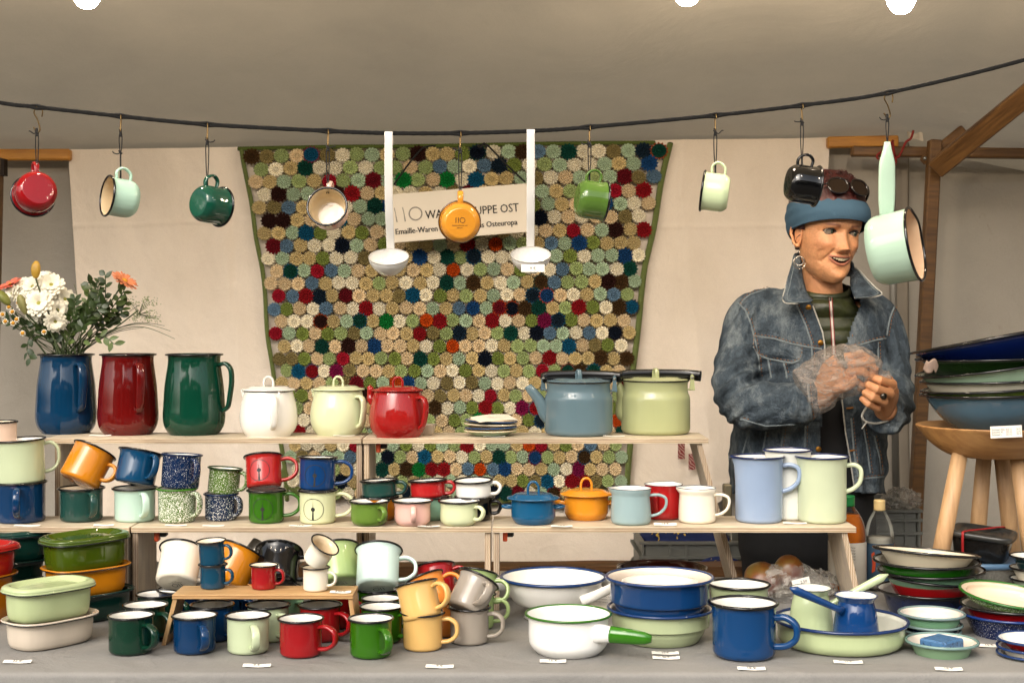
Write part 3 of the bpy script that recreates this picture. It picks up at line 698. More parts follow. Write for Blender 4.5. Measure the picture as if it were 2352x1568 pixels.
# -------- front row of mugs on the table (bodies 0.077 m wide)
M_('f1', "dark green mug with black rim, frontmost of its file beside the white casserole dish", 301, 1508, 1412, 100, 104, ZT, C['dgreen'], hz=-40, out=.034, htop=.80)
M_('f2', "royal blue mug in the front row between the dark green and the pale green one", 447, 1506, 1412, 95, 103, ZT, C['blue'], hz=-62, out=.034, htop=.80)
M_('f3', "pale green mug in the front row between the blue and the red one", 570, 1506, 1412, 95, 103, ZT, C['celery'], hz=-68, out=.034, htop=.80)
M_('f4', "red mug in the front row between the pale green and the bright green one", 691, 1514, 1419, 96, 105, ZT, C['red'], hz=-22, out=.034, htop=.80)
M_('f5', "bright green mug, frontmost of its file before the minty white leaning one", 852, 1516, 1419, 95, 104, ZT, C['green'], hz=-58, out=.034, htop=.80)
Y2 = 2.735; Y3 = 2.84
def row(key, label, px, Y, color, wr=.086, hz=-40, h=.067, **kw):
    k = Y / FPX; mug(key, label, px, 0, 0, .078 / k, wr / k, ZT, color, Y=Y, h=h, hz=hz, out=.032, htop=.80, **kw)
row('g1', "dark green mug standing just behind the front dark green one", 334, 2.735, C['dgreen'], hz=-35)
row('g1b', "near black green mug third in its file beside the bench leg", 362, 2.845, C['dgreen'], hz=-20)
row('g2', "royal blue mug half hidden under the little bench", 487, Y2, C['blue'], hz=-35)
row('g3', "pale green mug half hidden under the little bench", 616, Y2, C['celery'], hz=-50)
row('g4', "red mug half hidden under the little bench", 735, Y2, C['red'], hz=-30)
row('h2', "navy mug in the back row under the little bench", 512, 2.85, C['blue'], hz=-15)
row('h3', "sage mug in the back row under the little bench", 652, 2.85, C['sage'], hz=-40)
row('h4', "red mug in the back row under the little bench", 768, 2.85, C['red'], hz=-30)
row('g5', "bright green mug second in the file behind the front bright green one", 877, 2.72, C['green'], hz=-25)
row('g6', "bright green mug third in the file behind the front bright green one", 876, 2.80, C['green'], hz=-15, wr=.08)
row('g7', "bright green mug at the back, under the leaning minty white one", 868, 2.89, C['green'], hz=10, h=.068)
# -------- the tan, grey, orange, red and leaf green stacks of two
def stackrow(key, lab1, lab2, px, Y, color, hz1, up, w=.074, h=.068, **kw):
    k = Y / FPX; mug(key, lab1, px, 0, 0, w / k, (w + .009) / k, ZT, color, Y=Y, h=h, hz=hz1, out=.029, htop=.82)
    (cx, cy), lean, back, hz2, dY, st = up
    mug(key + 'u', lab2, 0, 0, 0, w / k, (w + .009) / k, ZT, color, Y=Y + dY, h=h, hz=hz2, out=.029, htop=.82, ctr=(cx, cy), lean=lean, back=back, stamp=st, **kw)
stackrow('t1', "tan yellow mug standing upright at the bottom of the front tan stack", "tan yellow mug tilted on top of the upright tan one", 971, 2.66, C['tan'], -8, ((963, 1381), -13, 15, -28, 0.0, 200))
stackrow('y1', "warm grey mug standing upright beneath the leaning grey one", "warm grey mug leaning over in the rim of the upright grey one", 1078, 2.71, C['grey'], -12, ((1083, 1366), 27, 24, -72, 0.0, 150))
stackrow('o1', "orange mug mostly hidden behind the tan stack", "orange mug tilted behind the tan one, its handle up", 1015, 2.78, C['peach'], -10, ((986, 1364), -24, 20, 12, 0.02, None))
stackrow('r1', "red mug mostly hidden behind the orange and grey mugs", "deep red mug tilted at the back, rising above the orange one", 1022, 2.90, C['red'], -5, ((1003, 1336), -8, 22, -5, 0.02, None))
stackrow('l1', "leaf green mug upright behind the grey one, its handle showing", "leaf green mug tilted behind the leaning grey one", 1092, 2.84, C['lgreen'], -5, ((1092, 1352), 10, 20, -10, 0.01, None))
# -------- big tilted mugs behind the little bench, each on another mug
def backpair(key, lab1, lab2, px, Y, c1, c2, ctr, lean, back, hz, st, w=.083, h=.078, h1=.066, **kw):
    k = Y / FPX; mug(key, lab1, px, 0, 0, w / k, (w + .009) / k, ZT, c1, Y=Y, h=h1, hz=-10, out=.03)
    mug(key + 'u', lab2, 0, 0, 0, w / k, (w + .011) / k, ZT, c2, Y=Y + .01, h=h, hz=hz, out=.033, ctr=ctr, lean=lean, back=back, stamp=st, hw=.006, **kw)
backpair('w1', "dark blue mug low behind the bench, under the leaning white one", "white mug tipped back to show the stamp on its base, behind the bench", 412, 2.90, C['navy'], C['cream'], (411, 1301), 3, 38, 15, 160)
backpair('w2', "navy mug low behind the bench, under the yellow one", "yellow mug tipped sideways behind the stacked blue espresso cups", 530, 2.91, C['navy'], C['orange'], (538, 1302), 24, 24, -5, None)
backpair('w3', "black mug low behind the bench, under the other black one", "black mug tipped back behind the small red cup, mouth edge up", 640, 2.92, C['black'], C['black'], (637, 1304), 0, 38, 8, None, w=.088)
backpair('w4', "olive mug low behind the bench, under the light green one", "light green mug tipped back behind the cream espresso cups, stamp showing", 775, 2.93, C['olive'], C['lgreen'], (777, 1298), -10, 30, 8, 170)
M_('w5', "minty white mug tipped back on a bright green one, its stamped base showing", 0, 0, 0, .086 / (2.88 / FPX), .098 / (2.88 / FPX), ZT, '#c4dad2', Y=2.88, h=.082, hz=4, out=.034, ctr=(868, 1306), lean=-1, back=33, stamp=165, htop=.78)
# -------- espresso cups on the little bench
ZR = .8275
def esp(key, label, px, ybf, yrim, c, **kw):
    mug(key, label, px, ybf, yrim, 57, 66, ZR, c, hz=kw.pop('hz', -12), out=.016, corner=.005, hw=.004, rimr=.0016, inner=CREAM_IN, name='espresso_cup', cat='espresso cup', group='espresso cups', htop=.78, hbot=.22, **kw)
esp('e1', "teal blue espresso cup at the bottom of the blue pair", 489, 1355, 1295, C['teal'])
i_ = ITEMS['e1']; mug('e1u', "teal blue espresso cup standing on the other blue one", 488, 0, 0, 57, 68, i_['top'], C['teal'], Y=i_['Y'], h=i_['h'], hz=-12, out=.016, corner=.005, hw=.004, rimr=.0016, inner=CREAM_IN, name='espresso_cup', cat='espresso cup', group='espresso cups', htop=.78, hbot=.22, lean=-3, back=-3)
esp('e2', "small red espresso cup alone in the middle of the little bench", 606, 1356, 1296, C['red'])
esp('e3', "cream espresso cup upright on the little bench", 725, 1360, 1302, C['cream'])
i_ = ITEMS['e3']; k = i_['Y'] / FPX
mug('e3u', "cream espresso cup tipped over on the upright cream one, mouth towards the viewer", 0, 0, 0, 57, 70, ZR, C['cream'], Y=i_['Y'], h=i_['h'] * 1.02, hz=None, corner=.005, rimr=.0016, inner='#d8c4a2', name='espresso_cup', cat='espresso cup', group='espresso cups', ctr=(734, 1270), lean=33, back=-18)
# -------- middle shelf, from the end with the big pale mug
M_('m0', "big royal blue mug carrying the big pale green one", 46, 1204, 1106, 112, 120, ZM, C['blue'], hz=-76, out=.034, corner=.006, group='big enamel mugs')
i_ = ITEMS['m0']; M_('m0u', "big pale green mug standing on the big royal blue one", 46, 0, 0, 113, 122, i_['top'], C['celery'], Y=i_['Y'], h=.093, hz=20, out=.03, lean=-2.5, back=-1, group='big enamel mugs', corner=.006)
M_('m00', "grey pot standing behind the big blue mug", 2, 0, 0, 74, 78, ZM, C['grey'], Y=3.13, h=.10, hz=None)
M_('m01', "pale pink mug behind the big pale green one, only its rim showing", 2, 0, 0, 70, 74, ZM + .10, '#d9bda8', Y=3.13, h=.115, hz=None, inner=CREAM_IN)
def m2(key, label, px, ybf, yrim, wb, c, wr=None, **kw): mug(key, label, px, ybf, yrim, wb, wr or wb + 9, ZM, c, **kw)
m2('m1', "dark petrol green mug beneath the tipped yellow one", 187, 1201, 1120, 95, C['petrol'], 105, hz=-52, out=.028, inner=CREAM_IN)
M_('m1u', "yellow mug tipped over on the dark petrol green one", 0, 0, 0, 95, 103, 0, C['orange'], Y=ITEMS['m1']['Y'], h=.079, hz=-14, out=.024, ctr=(199, 1070), lean=23, back=22, stamp=150, hbot=.28, htop=.74)
m2('m2', "mint green mug beneath the leaning petrol blue one", 310, 1201, 1120, 91, C['mint'], 103, hz=-56, out=.028)
M_('m2u', "petrol blue mug leaning on the mint green one", 0, 0, 0, 91, 101, 0, C['jblue'], Y=ITEMS['m2']['Y'], h=.072, hz=-44, out=.024, ctr=(316, 1074), lean=9, back=13)
SPG = speckle('#4f6a2a', .52); SPB = speckle('#0c2244', .62); SPB2 = speckle('#0c2240', .58)
m2('m3', "green and white speckled mug beneath the navy speckled one", 407, 1203, 1121, 85, '#44611c', 93, hz=-25, out=.02, mat=SPG, rim='#3b7018')
i_ = ITEMS['m3']; M_('m3u', "navy mug with white specks standing on the green speckled one", 413, 0, 0, 86, 92, i_['top'], C['navy'], Y=i_['Y'], h=.074, hz=-45, out=.022, mat=SPB, rim='#0c2246', lean=3.5, back=3)
m2('m4', "small navy speckled cup beneath the small green speckled one", 508, 1198, 1133, 73, C['navy'], 79, hz=-25, out=.016, mat=SPB2, rim='#0c2246', corner=.006)
i_ = ITEMS['m4']; M_('m4u', "small green speckled cup on the small navy speckled one", 512, 0, 0, 71, 79, i_['top'], C['olive'], Y=i_['Y'], h=.056, hz=-10, out=.018, mat=speckle('#4f6a2a', .57), rim='#1c3418', lean=5, back=2, corner=.006)
m2('m5', "green mug printed with a round compass dial, under the red compass mug", 612, 1204, 1125, 80, C['green'], 90, hz=4, out=.034, print_=-93, h=None)
M_('m5u', "red mug printed with a round compass dial, tipped on the green compass mug", 0, 0, 0, 80, 90, 0, '#a3201c', Y=ITEMS['m5']['Y'], h=ITEMS['m5']['h'], hz=4, out=.034, ctr=(606, 1084), lean=-5, back=17, print_=-95)
m2('m6', "cream green mug printed with a compass dial, under the blue compass mug", 729.5, 1205, 1125, 82, '#cfd3a9', 90, hz=4, out=.036, print_=-97)
i_ = ITEMS['m6']; M_('m6u', "blue mug printed with a compass dial, standing on the cream green compass mug", 728, 0, 0, 81, 90, i_['top'] + .001, '#0f3768', Y=i_['Y'], h=i_['h'], hz=4, out=.036, lean=1.5, back=2, print_=-91)
def cup(key, label, px, ybf, yrim, wb, c, wr, **kw):
    kw.setdefault('hz', 5); kw.setdefault('out', .02); mug(key, label, px, ybf, yrim, wb, wr, kw.pop('z', ZM), c, belly=True, htop=.78, hbot=.30, hshape='loop', name='enamel_cup', cat='cup', group='low round enamel cups', rimr=.0024, **kw)
cup('c1', "olive green low cup in front of the orange one", 848, 1211, 1150, 85, '#5d7a30', 91, hz=-52, hw=.005)
cup('c2', "pink low cup with its handle towards the viewer", 947.5, 1211, 1149, 83, C['pink'], 91, hz=-84, hw=.005)
cup('c3', "cream green low cup in front of the black one", 1054, 1211, 1150, 86, '#c9d0a8', 92, hz=-30, hw=.005)
cup('d1', "orange low cup under the dark green one", 871, 1199, 1140, 80, '#b86f18', 88, hz=10)
cup('d2', "mint low cup under the red one", 987, 1198, 1140, 80, '#8db8a0', 88, hz=10)
cup('d3', "black low cup under the white one", 1090, 1199, 1140, 80, C['black'], 90, hz=2, out=.018)
for key, on, label, px, c, lean, back, hz in (('d1u', 'd1', "dark green low cup standing on the orange one", 872, C['petrol'], -3, 2, -4), ('d2u', 'd2', "red low cup standing on the mint one", 984, '#a31f20', -3, 2, -4), ('d3u', 'd3', "white low cup standing on the black one", 1088, C['white'], -2, -3, -4)):
    i_ = ITEMS[on]; mug(key, label, px, 0, 0, 80, 89, i_['top'] - .001, c, Y=i_['Y'], h=.037, hz=hz, out=.020, name='enamel_cup', cat='cup', group='low round enamel cups', lean=lean, back=back, htop=.82, hbot=.2, hshape='loop', corner=.007, rimr=.0024)
# -------- lidded little pots
def lid(root, r, z, mat, knob=.016, dome=.010, edge=.003, kw_=.0055, kt=.0028, az=0, kh=None):
    m = MB(); prof = [(0, z + dome)] + [(r * t, z + dome * (1 - t ** 2.2) + (0.0022 if .55 < t < .72 else 0)) for t in (.2, .4, .56, .64, .71, .8, .92)] + [(r, z + .0004), (r + .0014, z - .0012), (r, z - edge), (r * .97, z - edge + .0006), (0, z - .001)]
    m.lathe(prof, 56, flip=True); lo = m.build("lid", mat, root)
    kh = kh or knob * 1.5
    q = [(-knob * .8, z + dome * .78), (-knob * .78, z + dome + kh * .55), (-knob * .35, z + dome + kh * .96), (knob * .35, z + dome + kh * .96), (knob * .78, z + dome + kh * .55), (knob * .8, z + dome * .78)]
    d = Vector((math.cos(R(az)), math.sin(R(az)), 0)); k_ = MB(); k_.sweep(spline([d * x + Vector((0, 0, zz)) for x, zz in q], 5), kw_, kt, up=(-d.y, d.x, 0), seg=10, power=2.6); k_.build("knob", mat, lo)
    return lo
def potlet(label, px, ybf, ylid, wb, wl, hexc, h=None):
    Yf = YS(ybf, ZM); Y = Yf / (1 - wb * .85 / (2 * FPX)); k = Y / FPX; rb = wb / 2 * k; h = (CZ - (ylid - HOR) * k) - ZM
    t = thing("lidded_pot", label, "pot", (P(px, 0, Y).x, Y, ZM), group="little lidded pots"); em = enamel(hexc)
    prof = smooth_prof([(0, 0), (rb * .7, 0), (rb * .84, h * .04), (rb * .97, h * .22), (rb, h * .4), (rb, h)], 5); vessel(t, prof, em, enamel(WHITE_IN), None)
    lid(t, wl / 2 * k, h + .003, em, knob=.0145, dome=.009, kh=.024)
    for sg in (-1, 1):
        q = [(sg * (rb - .001), -.012, h * .66), (sg * (rb + .012), -.014, h * .68), (sg * (rb + .019), 0, h * .69), (sg * (rb + .012), .014, h * .68), (sg * (rb - .001), .012, h * .66)]
        m = MB(); m.sweep(spline(q, 5), .0035, .0028, seg=8); m.build("handle", em, t)
    return t
potlet("petrol blue little pot with lid and two side handles", 1225, 1207, 1144, 102, 120, '#134f74')
potlet("yellow orange little pot with lid and two side handles", 1346.5, 1197, 1135, 101, 119, '#cd8420')
# -------- creamers
def creamer(label, px, ybf, yrim, wb, wr, hexc, lipaz, hz, out, inner=WHITE_IN, line='#2a3c52', z=ZM):
    Yf = YS(ybf, z); Y = Yf / (1 - wb * .92 / (2 * FPX)); k = Y / FPX; rb = wb / 2 * k; rr = wr / 2 * k; h = (CZ - (yrim - HOR) * k) - z
    t = thing("creamer_jug", label, "creamer", (P(px, 0, Y).x, Y, z), group="creamer jugs"); em = enamel(hexc)
    prof = arc_prof(rb, rb, h, .009, extra=[(rb, h * .3), (rb * .975, h * .55), (rb * .925, h * .78), (rb * .925, h * .83), (rr * .98, h * .90), (rr, h * .95)])
    vessel(t, prof, em, enamel(inner), enamel(line), .0007, lip=[(lipaz, .16, .30)])
    strap(t, em, hz, rb * .95, h * .80, rb, h * .22, out, .006, .0032, 'ear'); return t
creamer("blue grey creamer jug with its spout away from the handle", 1449, 1207.6, 1120, 93, 93, '#8da3a5', 180, -6, .035)
creamer("red creamer jug half hidden behind the blue grey one", 1524, 1195, 1111, 88, 86, '#a01a1c', 60, -115, .02)
creamer("cream white creamer jug with a big handle", 1601, 1204, 1119, 85, 88, '#e4dcca', 160, -16, .032)
# -------- tall jugs
def tall(label, px, ybf, yrim, wb, wr, hexc, lipaz, hz, out, Y=None, h=None):
    if Y is None: Yf = YS(ybf, ZM); Y = Yf / (1 - wb / (2 * FPX))
    k = Y / FPX; rb = wb / 2 * k; rr = wr / 2 * k; h = h or (CZ - (yrim - HOR) * k) - ZM
    t = thing("tall_jug", label, "jug", (P(px, 0, Y).x, Y, ZM), group="tall pouring jugs"); em = enamel(hexc)
    vessel(t, arc_prof(rb, rr, h, .009, .003), em, enamel(WHITE_IN), enamel('#14244c'), .0024, lip=[(lipaz, .14, .28)])
    if hz is not None: strap(t, em, hz, rb + .001, h * .87, rb, h * .47, out, .0072, .0050, 'ear')
tall("light blue tall jug with navy rim, spout on the far side of its handle", 1743, 1204, 1048, 108, 116, '#8a9cb6', 180, -12, .035)
tall("pale celery tall jug with navy rim at the shelf's end", 1888, 1205, 1048, 110, 120, '#bcc5a6', 150, -12, .030)
tall("white tall jug standing behind the light blue and celery ones", 1810, 0, 0, 100, 108, '#d9dad2', 200, None, .02, Y=3.135, h=.152)
# -------- upper shelf: three big bellied jugs
def bigjug(key, label, px, wb, wr, hexc, hz, ybf=1000, yrim=814):
    Yf = YS(ybf, ZU); Y = Yf / (1 - wb * .8 / (2 * FPX)); k = Y / FPX; rb = wb / 2 * k; rr = wr / 2 * k; h = (CZ - (yrim - HOR) * k) - ZU
    t = thing("big_jug", label, "jug", (P(px, 0, Y).x, Y, ZU), group="big bellied jugs"); em = enamel(hexc, .05)
    rn = rr * .93
    prof = smooth_prof([(0, 0), (rb * .70, 0), (rb * .80, h * .012), (rb * .95, h * .10), (rb * 1.0, h * .22), (rb * .985, h * .36), (rb * .94, h * .62), (rn, h * .88), (rn, h * .975), (rr, h)], 5)
    vessel(t, prof, em, enamel(hexc), enamel(BLACK), .0022, seg=72)
    strap(t, em, hz, rn + .002, h * .87, rb * .98, h * .29, .030, .0095, .005, 'ear'); ITEMS[key] = dict(X=P(px, 0, Y).x, Y=Y, top=ZU + h, r=rn)
bigjug('j1', "big petrol blue jug holding the bunch of flowers", 152, 137, 124, '#08304e', -48, 998)
bigjug('j2', "big dark red jug on the upper step between the blue and the green", 294, 137, 125, '#5c0c0b', -56, 1000.7)
bigjug('j3', "big bottle green jug on the upper step", 446, 141, 128, '#083a2a', -10, 1001)
# -------- bellied pots with lids
def bellypot(label, name, px, wb, ybf, ylid, wl, hexc, hz, rimc=None, spout=None):
    Yf = YS(ybf, ZU); Y = Yf / (1 - wb * .72 / (2 * FPX)); k = Y / FPX; rb = wb / 2 * k; rl = wl / 2 * k; h = (CZ - (ylid - HOR) * k) - ZU
    t = thing(name, label, "teapot" if spout else "pot", (P(px, 0, Y).x, Y, ZU), group=None if spout else "bellied pots with lids"); em = enamel(hexc, .05)
    prof = smooth_prof([(0, 0), (rb * .70, 0), (rb * .79, h * .02), (rb * .94, h * .17), (rb, h * .38), (rb * .97, h * .62), (rb * .88, h * .87), (rl * .91, h)], 5)
    vessel(t, prof, em, enamel(WHITE_IN), enamel(rimc) if rimc else None, .0018, seg=64)
    lid(t, rl, h + .004, em, knob=.0135, dome=.007, edge=.003, kh=.021)
    strap(t, em, hz, rb * .90, h * .86, rb * .97, h * .20, .024, .0075, .0042, 'ear')
    az = spout if spout else 178; d = Vector((math.cos(R(az)), math.sin(R(az)), 0)); m = MB()
    if spout: m.sweep(spline([d * (rb * .86) + Vector((0, 0, h * .70)), d * (rb * .99) + Vector((0, 0, h * .86)), d * (rb * 1.0) + Vector((0, 0, h * 1.03)), d * (rb * 1.07) + Vector((0, 0, h * 1.10))], 5), [.010] * 6 + [.008] * 6 + [.006] * 4, seg=12)
    else: m.sweep(spline([d * (rb * .84) + Vector((0, 0, h * .86)), d * (rb * .88) + Vector((0, 0, h * .98)), d * (rb * .90) + Vector((0, 0, h * 1.04))], 4), .006, seg=10)
    m.build("spout", em, t)
bellypot("white bellied pot with lid and dark line under the lid", "bellied_pot", 617, 132, 1004, 897, 120, '#e6e4dc', -72, BLACK)
bellypot("pale celery bellied pot with lid", "bellied_pot", 777, 128, 1001, 896, 119, '#cdd3ad', -38)
bellypot("glossy red teapot with lid and short spout", "red_teapot", 914, 132, 1006, 898, 118, '#941a18', -36, None, 168)
# small square white dish behind the teapot, stack of plates
t = thing("small_dish", "small square white dish peeping out behind the red teapot", "dish", (P(976, 0, 3.31).x, 3.31, ZU))
vessel(t, [(0, 0), (.016, 0), (.021, .003), (.026, .022), (.028, .024)], enamel('#cfc6b4'), enamel('#cfc6b4'), None, oval=(.028, .028, 4.0, .028), name='bowl')
def plate(label, px, Y, z, r, h, outc, inn, rimc, lean=0, back=0, kind='plate', mat=None, base=.6, dx=0, rimr=.0018, steep=False, group=None, name=None, cat=None):
    t = thing(name or ("enamel_" + kind), label, cat or kind, (P(px, 0, Y).x + dx, Y, z), (R(-back), R(lean), 0), group)
    rb = r * base
    if steep: prof = smooth_prof([(0, 0), (rb * .9, 0), (rb, h * .03), (rb + (r - rb) * .42, h * .35), (rb + (r - rb) * .75, h * .72), (r * .93, h * .93), (r, h)], 5)
    else: prof = smooth_prof([(0, 0), (rb * .9, 0), (rb * 1.02, h * .08), (r * .84, h * .55), (r * .90, h * .82), (r, h)], 5)
    vessel(t, prof, mat or enamel(outc), enamel(inn), enamel(rimc) if rimc else None, rimr, seg=64); return t
GP = "little plates stacked on the upper step"
z_ = ZU
for i, (lb, o_, hh, ln, rc_) in enumerate((("pale green little dish at the bottom of the plate stack", '#8ea082', .013, 0, '#d3c6a5'), ("cream little plate second from the bottom of the stack", '#c9bfa6', .008, -1.0, '#173f6e'), ("navy rimmed little plate under the top one", '#b8ae98', .008, 1.5, '#d8cbb0'), ("blue little plate on top of the stack under the paper card", '#173a66', .008, 2.5, '#123a68'))):
    plate(lb, 1129 + (i % 2) * 2 - 3, 3.275, z_, .060, hh, o_, CREAM_IN, rc_, lean=ln, group=GP, rimr=.0016, base=.62); z_ += .0085 if i == 0 else .0075
    if i == 0: z_ += .004
q = [P(1078, 958, 3.24), P(1102, 970, 3.19), P(1191, 965, 3.25), P(1166, 951, 3.31)]
cd = thing("paper_card", "printed paper card lying on top of the little plate stack", "card", q[0])
m = grid(lambda u, v: tuple(q[0].lerp(q[3], u).lerp(q[1].lerp(q[2], u), v) + Vector((0, 0, .003 * math.sin(u * 3))) - q[0]), 8, 6); m.build("sheet", plain("card_paper", '#dcd3c2', 0.7), cd)
m = MB(); Mq = Matrix.Translation((q[0] + q[1] + q[2] + q[3]) / 4 - q[0] + Vector((0, 0, .0042))) @ Matrix.Rotation(R(4), 4, 'Z'); logo(m, .012, Mq @ Matrix.Translation((-.01, .008, 0)))
for kk, s_ in enumerate(("WARENGRUPPE OST", "Emaille-Waren")): v_, f_ = text_geo(s_, .006, 'CENTER'); m.add(v_, f_, 0, False, Mq @ Matrix.Translation((0, -.008 - .009 * kk, 0)))
m.build("print", plain("grey_print", '#6b655c', 0.7), cd)
# -------- kettles
def kettle(label, px, wb, ybf, hexc, spx, lidy, grip_l, grip_r, shoulder=905, neck=.93):
    Yf = YS(ybf, ZU); Y = Yf / (1 - wb * .93 / (2 * FPX)); k = Y / FPX; rb = wb / 2 * k; H = (CZ - (lidy - HOR) * k) - ZU; hs = (CZ - (shoulder - HOR) * k) - ZU; rn = rb * neck
    t = thing("kettle", label, "kettle", (P(px, 0, Y).x, Y, ZU), group="kettles"); em = enamel(hexc, .08)
    prof = arc_prof(rb, rb, hs - .004, .013, extra=[(rb, hs * .5), (rb, hs - .016), (rb * .995, hs - .010), (rb * .975, hs - .004)])[:-1] + [(rb * .95, hs), (rn * 1.003, hs + .006), (rn, hs + .010), (rn, H - .006), (rn + .003, H)]
    vessel(t, prof, em, enamel(WHITE_IN), enamel(BLACK), .0013, seg=72)
    lid(t, rn * 1.0, H + .0035, em, knob=.010, dome=.005, edge=.0022, kh=.019, az=-70, kt=.0025)
    # spout
    m = MB(); x0 = -rb * .93; xs = (spx - px) * k
    q = spline([(x0 + .004, 0, H * .36), (x0 - .004, 0, H * .42), ((x0 + xs) / 2 + .004, 0, H * .66), (xs + .004, 0, H * .885), (xs, 0, H * .93)], 6); n = len(q)
    m.sweep(q, [.016 - .009 * i / (n - 1) for i in range(n)], [.022 - .0145 * (i / (n - 1)) ** .7 for i in range(n)], up=(0, 1, 0), seg=16); m.build("spout", em, t)
    # ears and folded black grip
    for sg in (-1, 1):
        e = MB(); ex = sg * (rn + .008)
        e.rings([[(ex + (w_ - .5) * .011, yy * .003 + (-.02 if sg > 0 else .03), zz) for w_, zz in ((-.1, H - .022), (1.1, H - .022), (.95, H - .004), (.85, H + .012), (.5, H + .017), (.15, H + .012), (.1, H - .004))] for yy in (-1, 1)], 0, smooth=False)
        e.sweep([(sg * (rn - .006), -.018 if sg > 0 else .028, H - .020), (ex + sg * .002, -.02 if sg > 0 else .03, H - .019)], .006, .002, up=(0, 1, 0), seg=8)
        eo = e.build("handle_lug", em, t)
        r_ = MB(); r_.lathe([(0, 0), (.0035, 0), (.003, .0018), (0, .0022)], 12, M=Matrix.Translation((ex, -.0245 if sg > 0 else .012, H + .008)) @ Matrix.Rotation(R(90), 4, 'X')); r_.build("rivet", plain("steel", '#888884', 0.3, 1.0), eo)
    a, b2 = (grip_l - px) * k, (grip_r - px) * k
    g_ = MB(); q = [(a, -.028, H + .006), (a + (b2 - a) * .5, -.031, H + .012), (b2 - .03, -.030, H + .010), (b2, -.026, H + .0065)]
    q = [(a, .024, H + .007), (a + .02, .030, H + .0125), ((a + b2) / 2, .034, H + .014), (b2 - .03, .030, H + .0125), (b2, .020, H + .010)]
    n = len(spline(q, 6)); g_.sweep(spline(q, 6), .0125, .0075, up=(0, 0, 1), seg=12, power=3.5); g_.build("grip", plain("black_bakelite", '#0b0b0b', 0.18), t)
    for sg in (-1, 1):
        w_ = MB(); w_.sweep([(sg * (rn + .008), -.018 if sg > 0 else .014, H + .006), (sg * (rn + .008), .030, H + .011)], .0025, .009, up=(1, 0, 0), seg=8); w_.build("grip_arm", plain("black_bakelite", '#0b0b0b', 0.18), t)
kettle("blue grey kettle with folded black grip and spout clear of the pots", 1329, 157, 1004, '#5c727b', 1212, 877, 1247, 1428, 903)
kettle("pale green kettle with folded black grip, last on the upper step", 1506, 158, 1001, '#a6ab7e', 1418, 874, 1424, 1612, 903)
# ---------------------------------------------------------------- casserole dishes at the left end
def casserole(label, px, py_rim, Y, z, h, A, B, az, hexc, lidded, inn=None, tilt=0, rimc='#0e1a20', Yt=None, lidlabel=None):
    rot = (0, R(tilt), R(az)); t = thing("casserole_dish", label, "casserole dish", (P(px, 0, Y).x, Y, z), rot, "oblong casserole dishes"); em = enamel(hexc, .05)
    ov = (A, B, 3.0, B)
    prof = [(0, 0), (B * .60, 0), (B * .70, 0), (B * .78, h * .05), (B * .83, h * .17), (B * .855, h * .4), (B * .87, h * .75), (B * .88, h * .93), (B * .95, h * .975), (B, h)]
    vessel(t, prof, em, enamel(inn or hexc, .06), enamel(hexc, .05), .0020, seg=96, oval=ov)
    q = MB(); q.torus(B, .0013, h - .0022, 96, 6, fn=lambda a: ((A + .0006) * math.copysign(abs(math.cos(a)) ** (2 / 3), math.cos(a)), (B + .0006) * math.copysign(abs(math.sin(a)) ** (2 / 3), math.sin(a)))); q.build("dark_edge", enamel(rimc), t)
    if lidded:
        def f(r, zz, a):
            k = r; return ((A + .001) * k * math.copysign(abs(math.cos(a)) ** (2 / 3), math.cos(a)), (B + .001) * k * math.copysign(abs(math.sin(a)) ** (2 / 3), math.sin(a)), zz)
        m = MB(); m.lathe([(0, h + .0045), (.45, h + .0045), (.58, h + .0045), (.62, h + .0035), (.66, h - .0020), (.74, h - .0020), (.80, h + .0085), (.85, h + .0100), (.93, h + .0095), (.975, h + .007), (1.0, h + .003), (.985, h + .0015)], 96, fn=f, flip=True)
        lo = m.build("lid", em, t)
    return t
def Yc(px, pyb, rad): return YS(pyb, ZT) + rad
casserole("cream white oblong dish at the bottom of the front stack", 116, 0, 2.70, ZT, .053, .088, .062, 52, '#cdc0ae', False, '#c5b6a3')
casserole("pale green oblong dish with lid on top of the front stack", 112, 0, 2.712, ZT + .048, .058, .086, .059, 50, '#b3c091', True)
casserole("bottle green oblong dish at the bottom of the stack by the shelf leg", 204, 0, 2.93, ZT, .058, .090, .066, 48, '#0d2f28', False)
casserole("orange oblong dish in the middle of the stack by the shelf leg", 198, 0, 2.93, ZT + .052, .058, .088, .063, 46, '#c07814', False)
casserole("olive green oblong dish with lid on top of the stack by the shelf leg", 196, 0, 2.93, ZT + .104, .062, .089, .064, 44, '#3d4f0c', True, tilt=-1.5)
casserole("bottle green oblong dish low in the rear stack at the picture's edge", -10, 0, 3.03, ZT, .055, .104, .073, 30, '#0c2a24', False)
casserole("bottle green oblong dish second in the rear stack at the picture's edge", -8, 0, 3.03, ZT + .050, .055, .104, .073, 30, '#0c2a24', False)
casserole("dark green oblong dish with lid on top of the rear stack at the picture's edge", -5, 0, 3.03, ZT + .100, .060, .106, .073, 32, '#0c332c', True)
casserole("orange oblong dish cut by the picture's edge under the red one", -82, 0, 2.86, ZT + .0, .10, .105, .072, 60, '#a8640e', False)
casserole("red oblong dish with lid cut by the picture's edge", -76, 0, 2.86, ZT + .092, .060, .105, .072, 60, '#9c1a18', True)
# ---------------------------------------------------------------- table, the half with bowls and pans
def base_Y(ybf, wb): return YS(ybf, ZT) / (1 - wb / (2 * FPX))
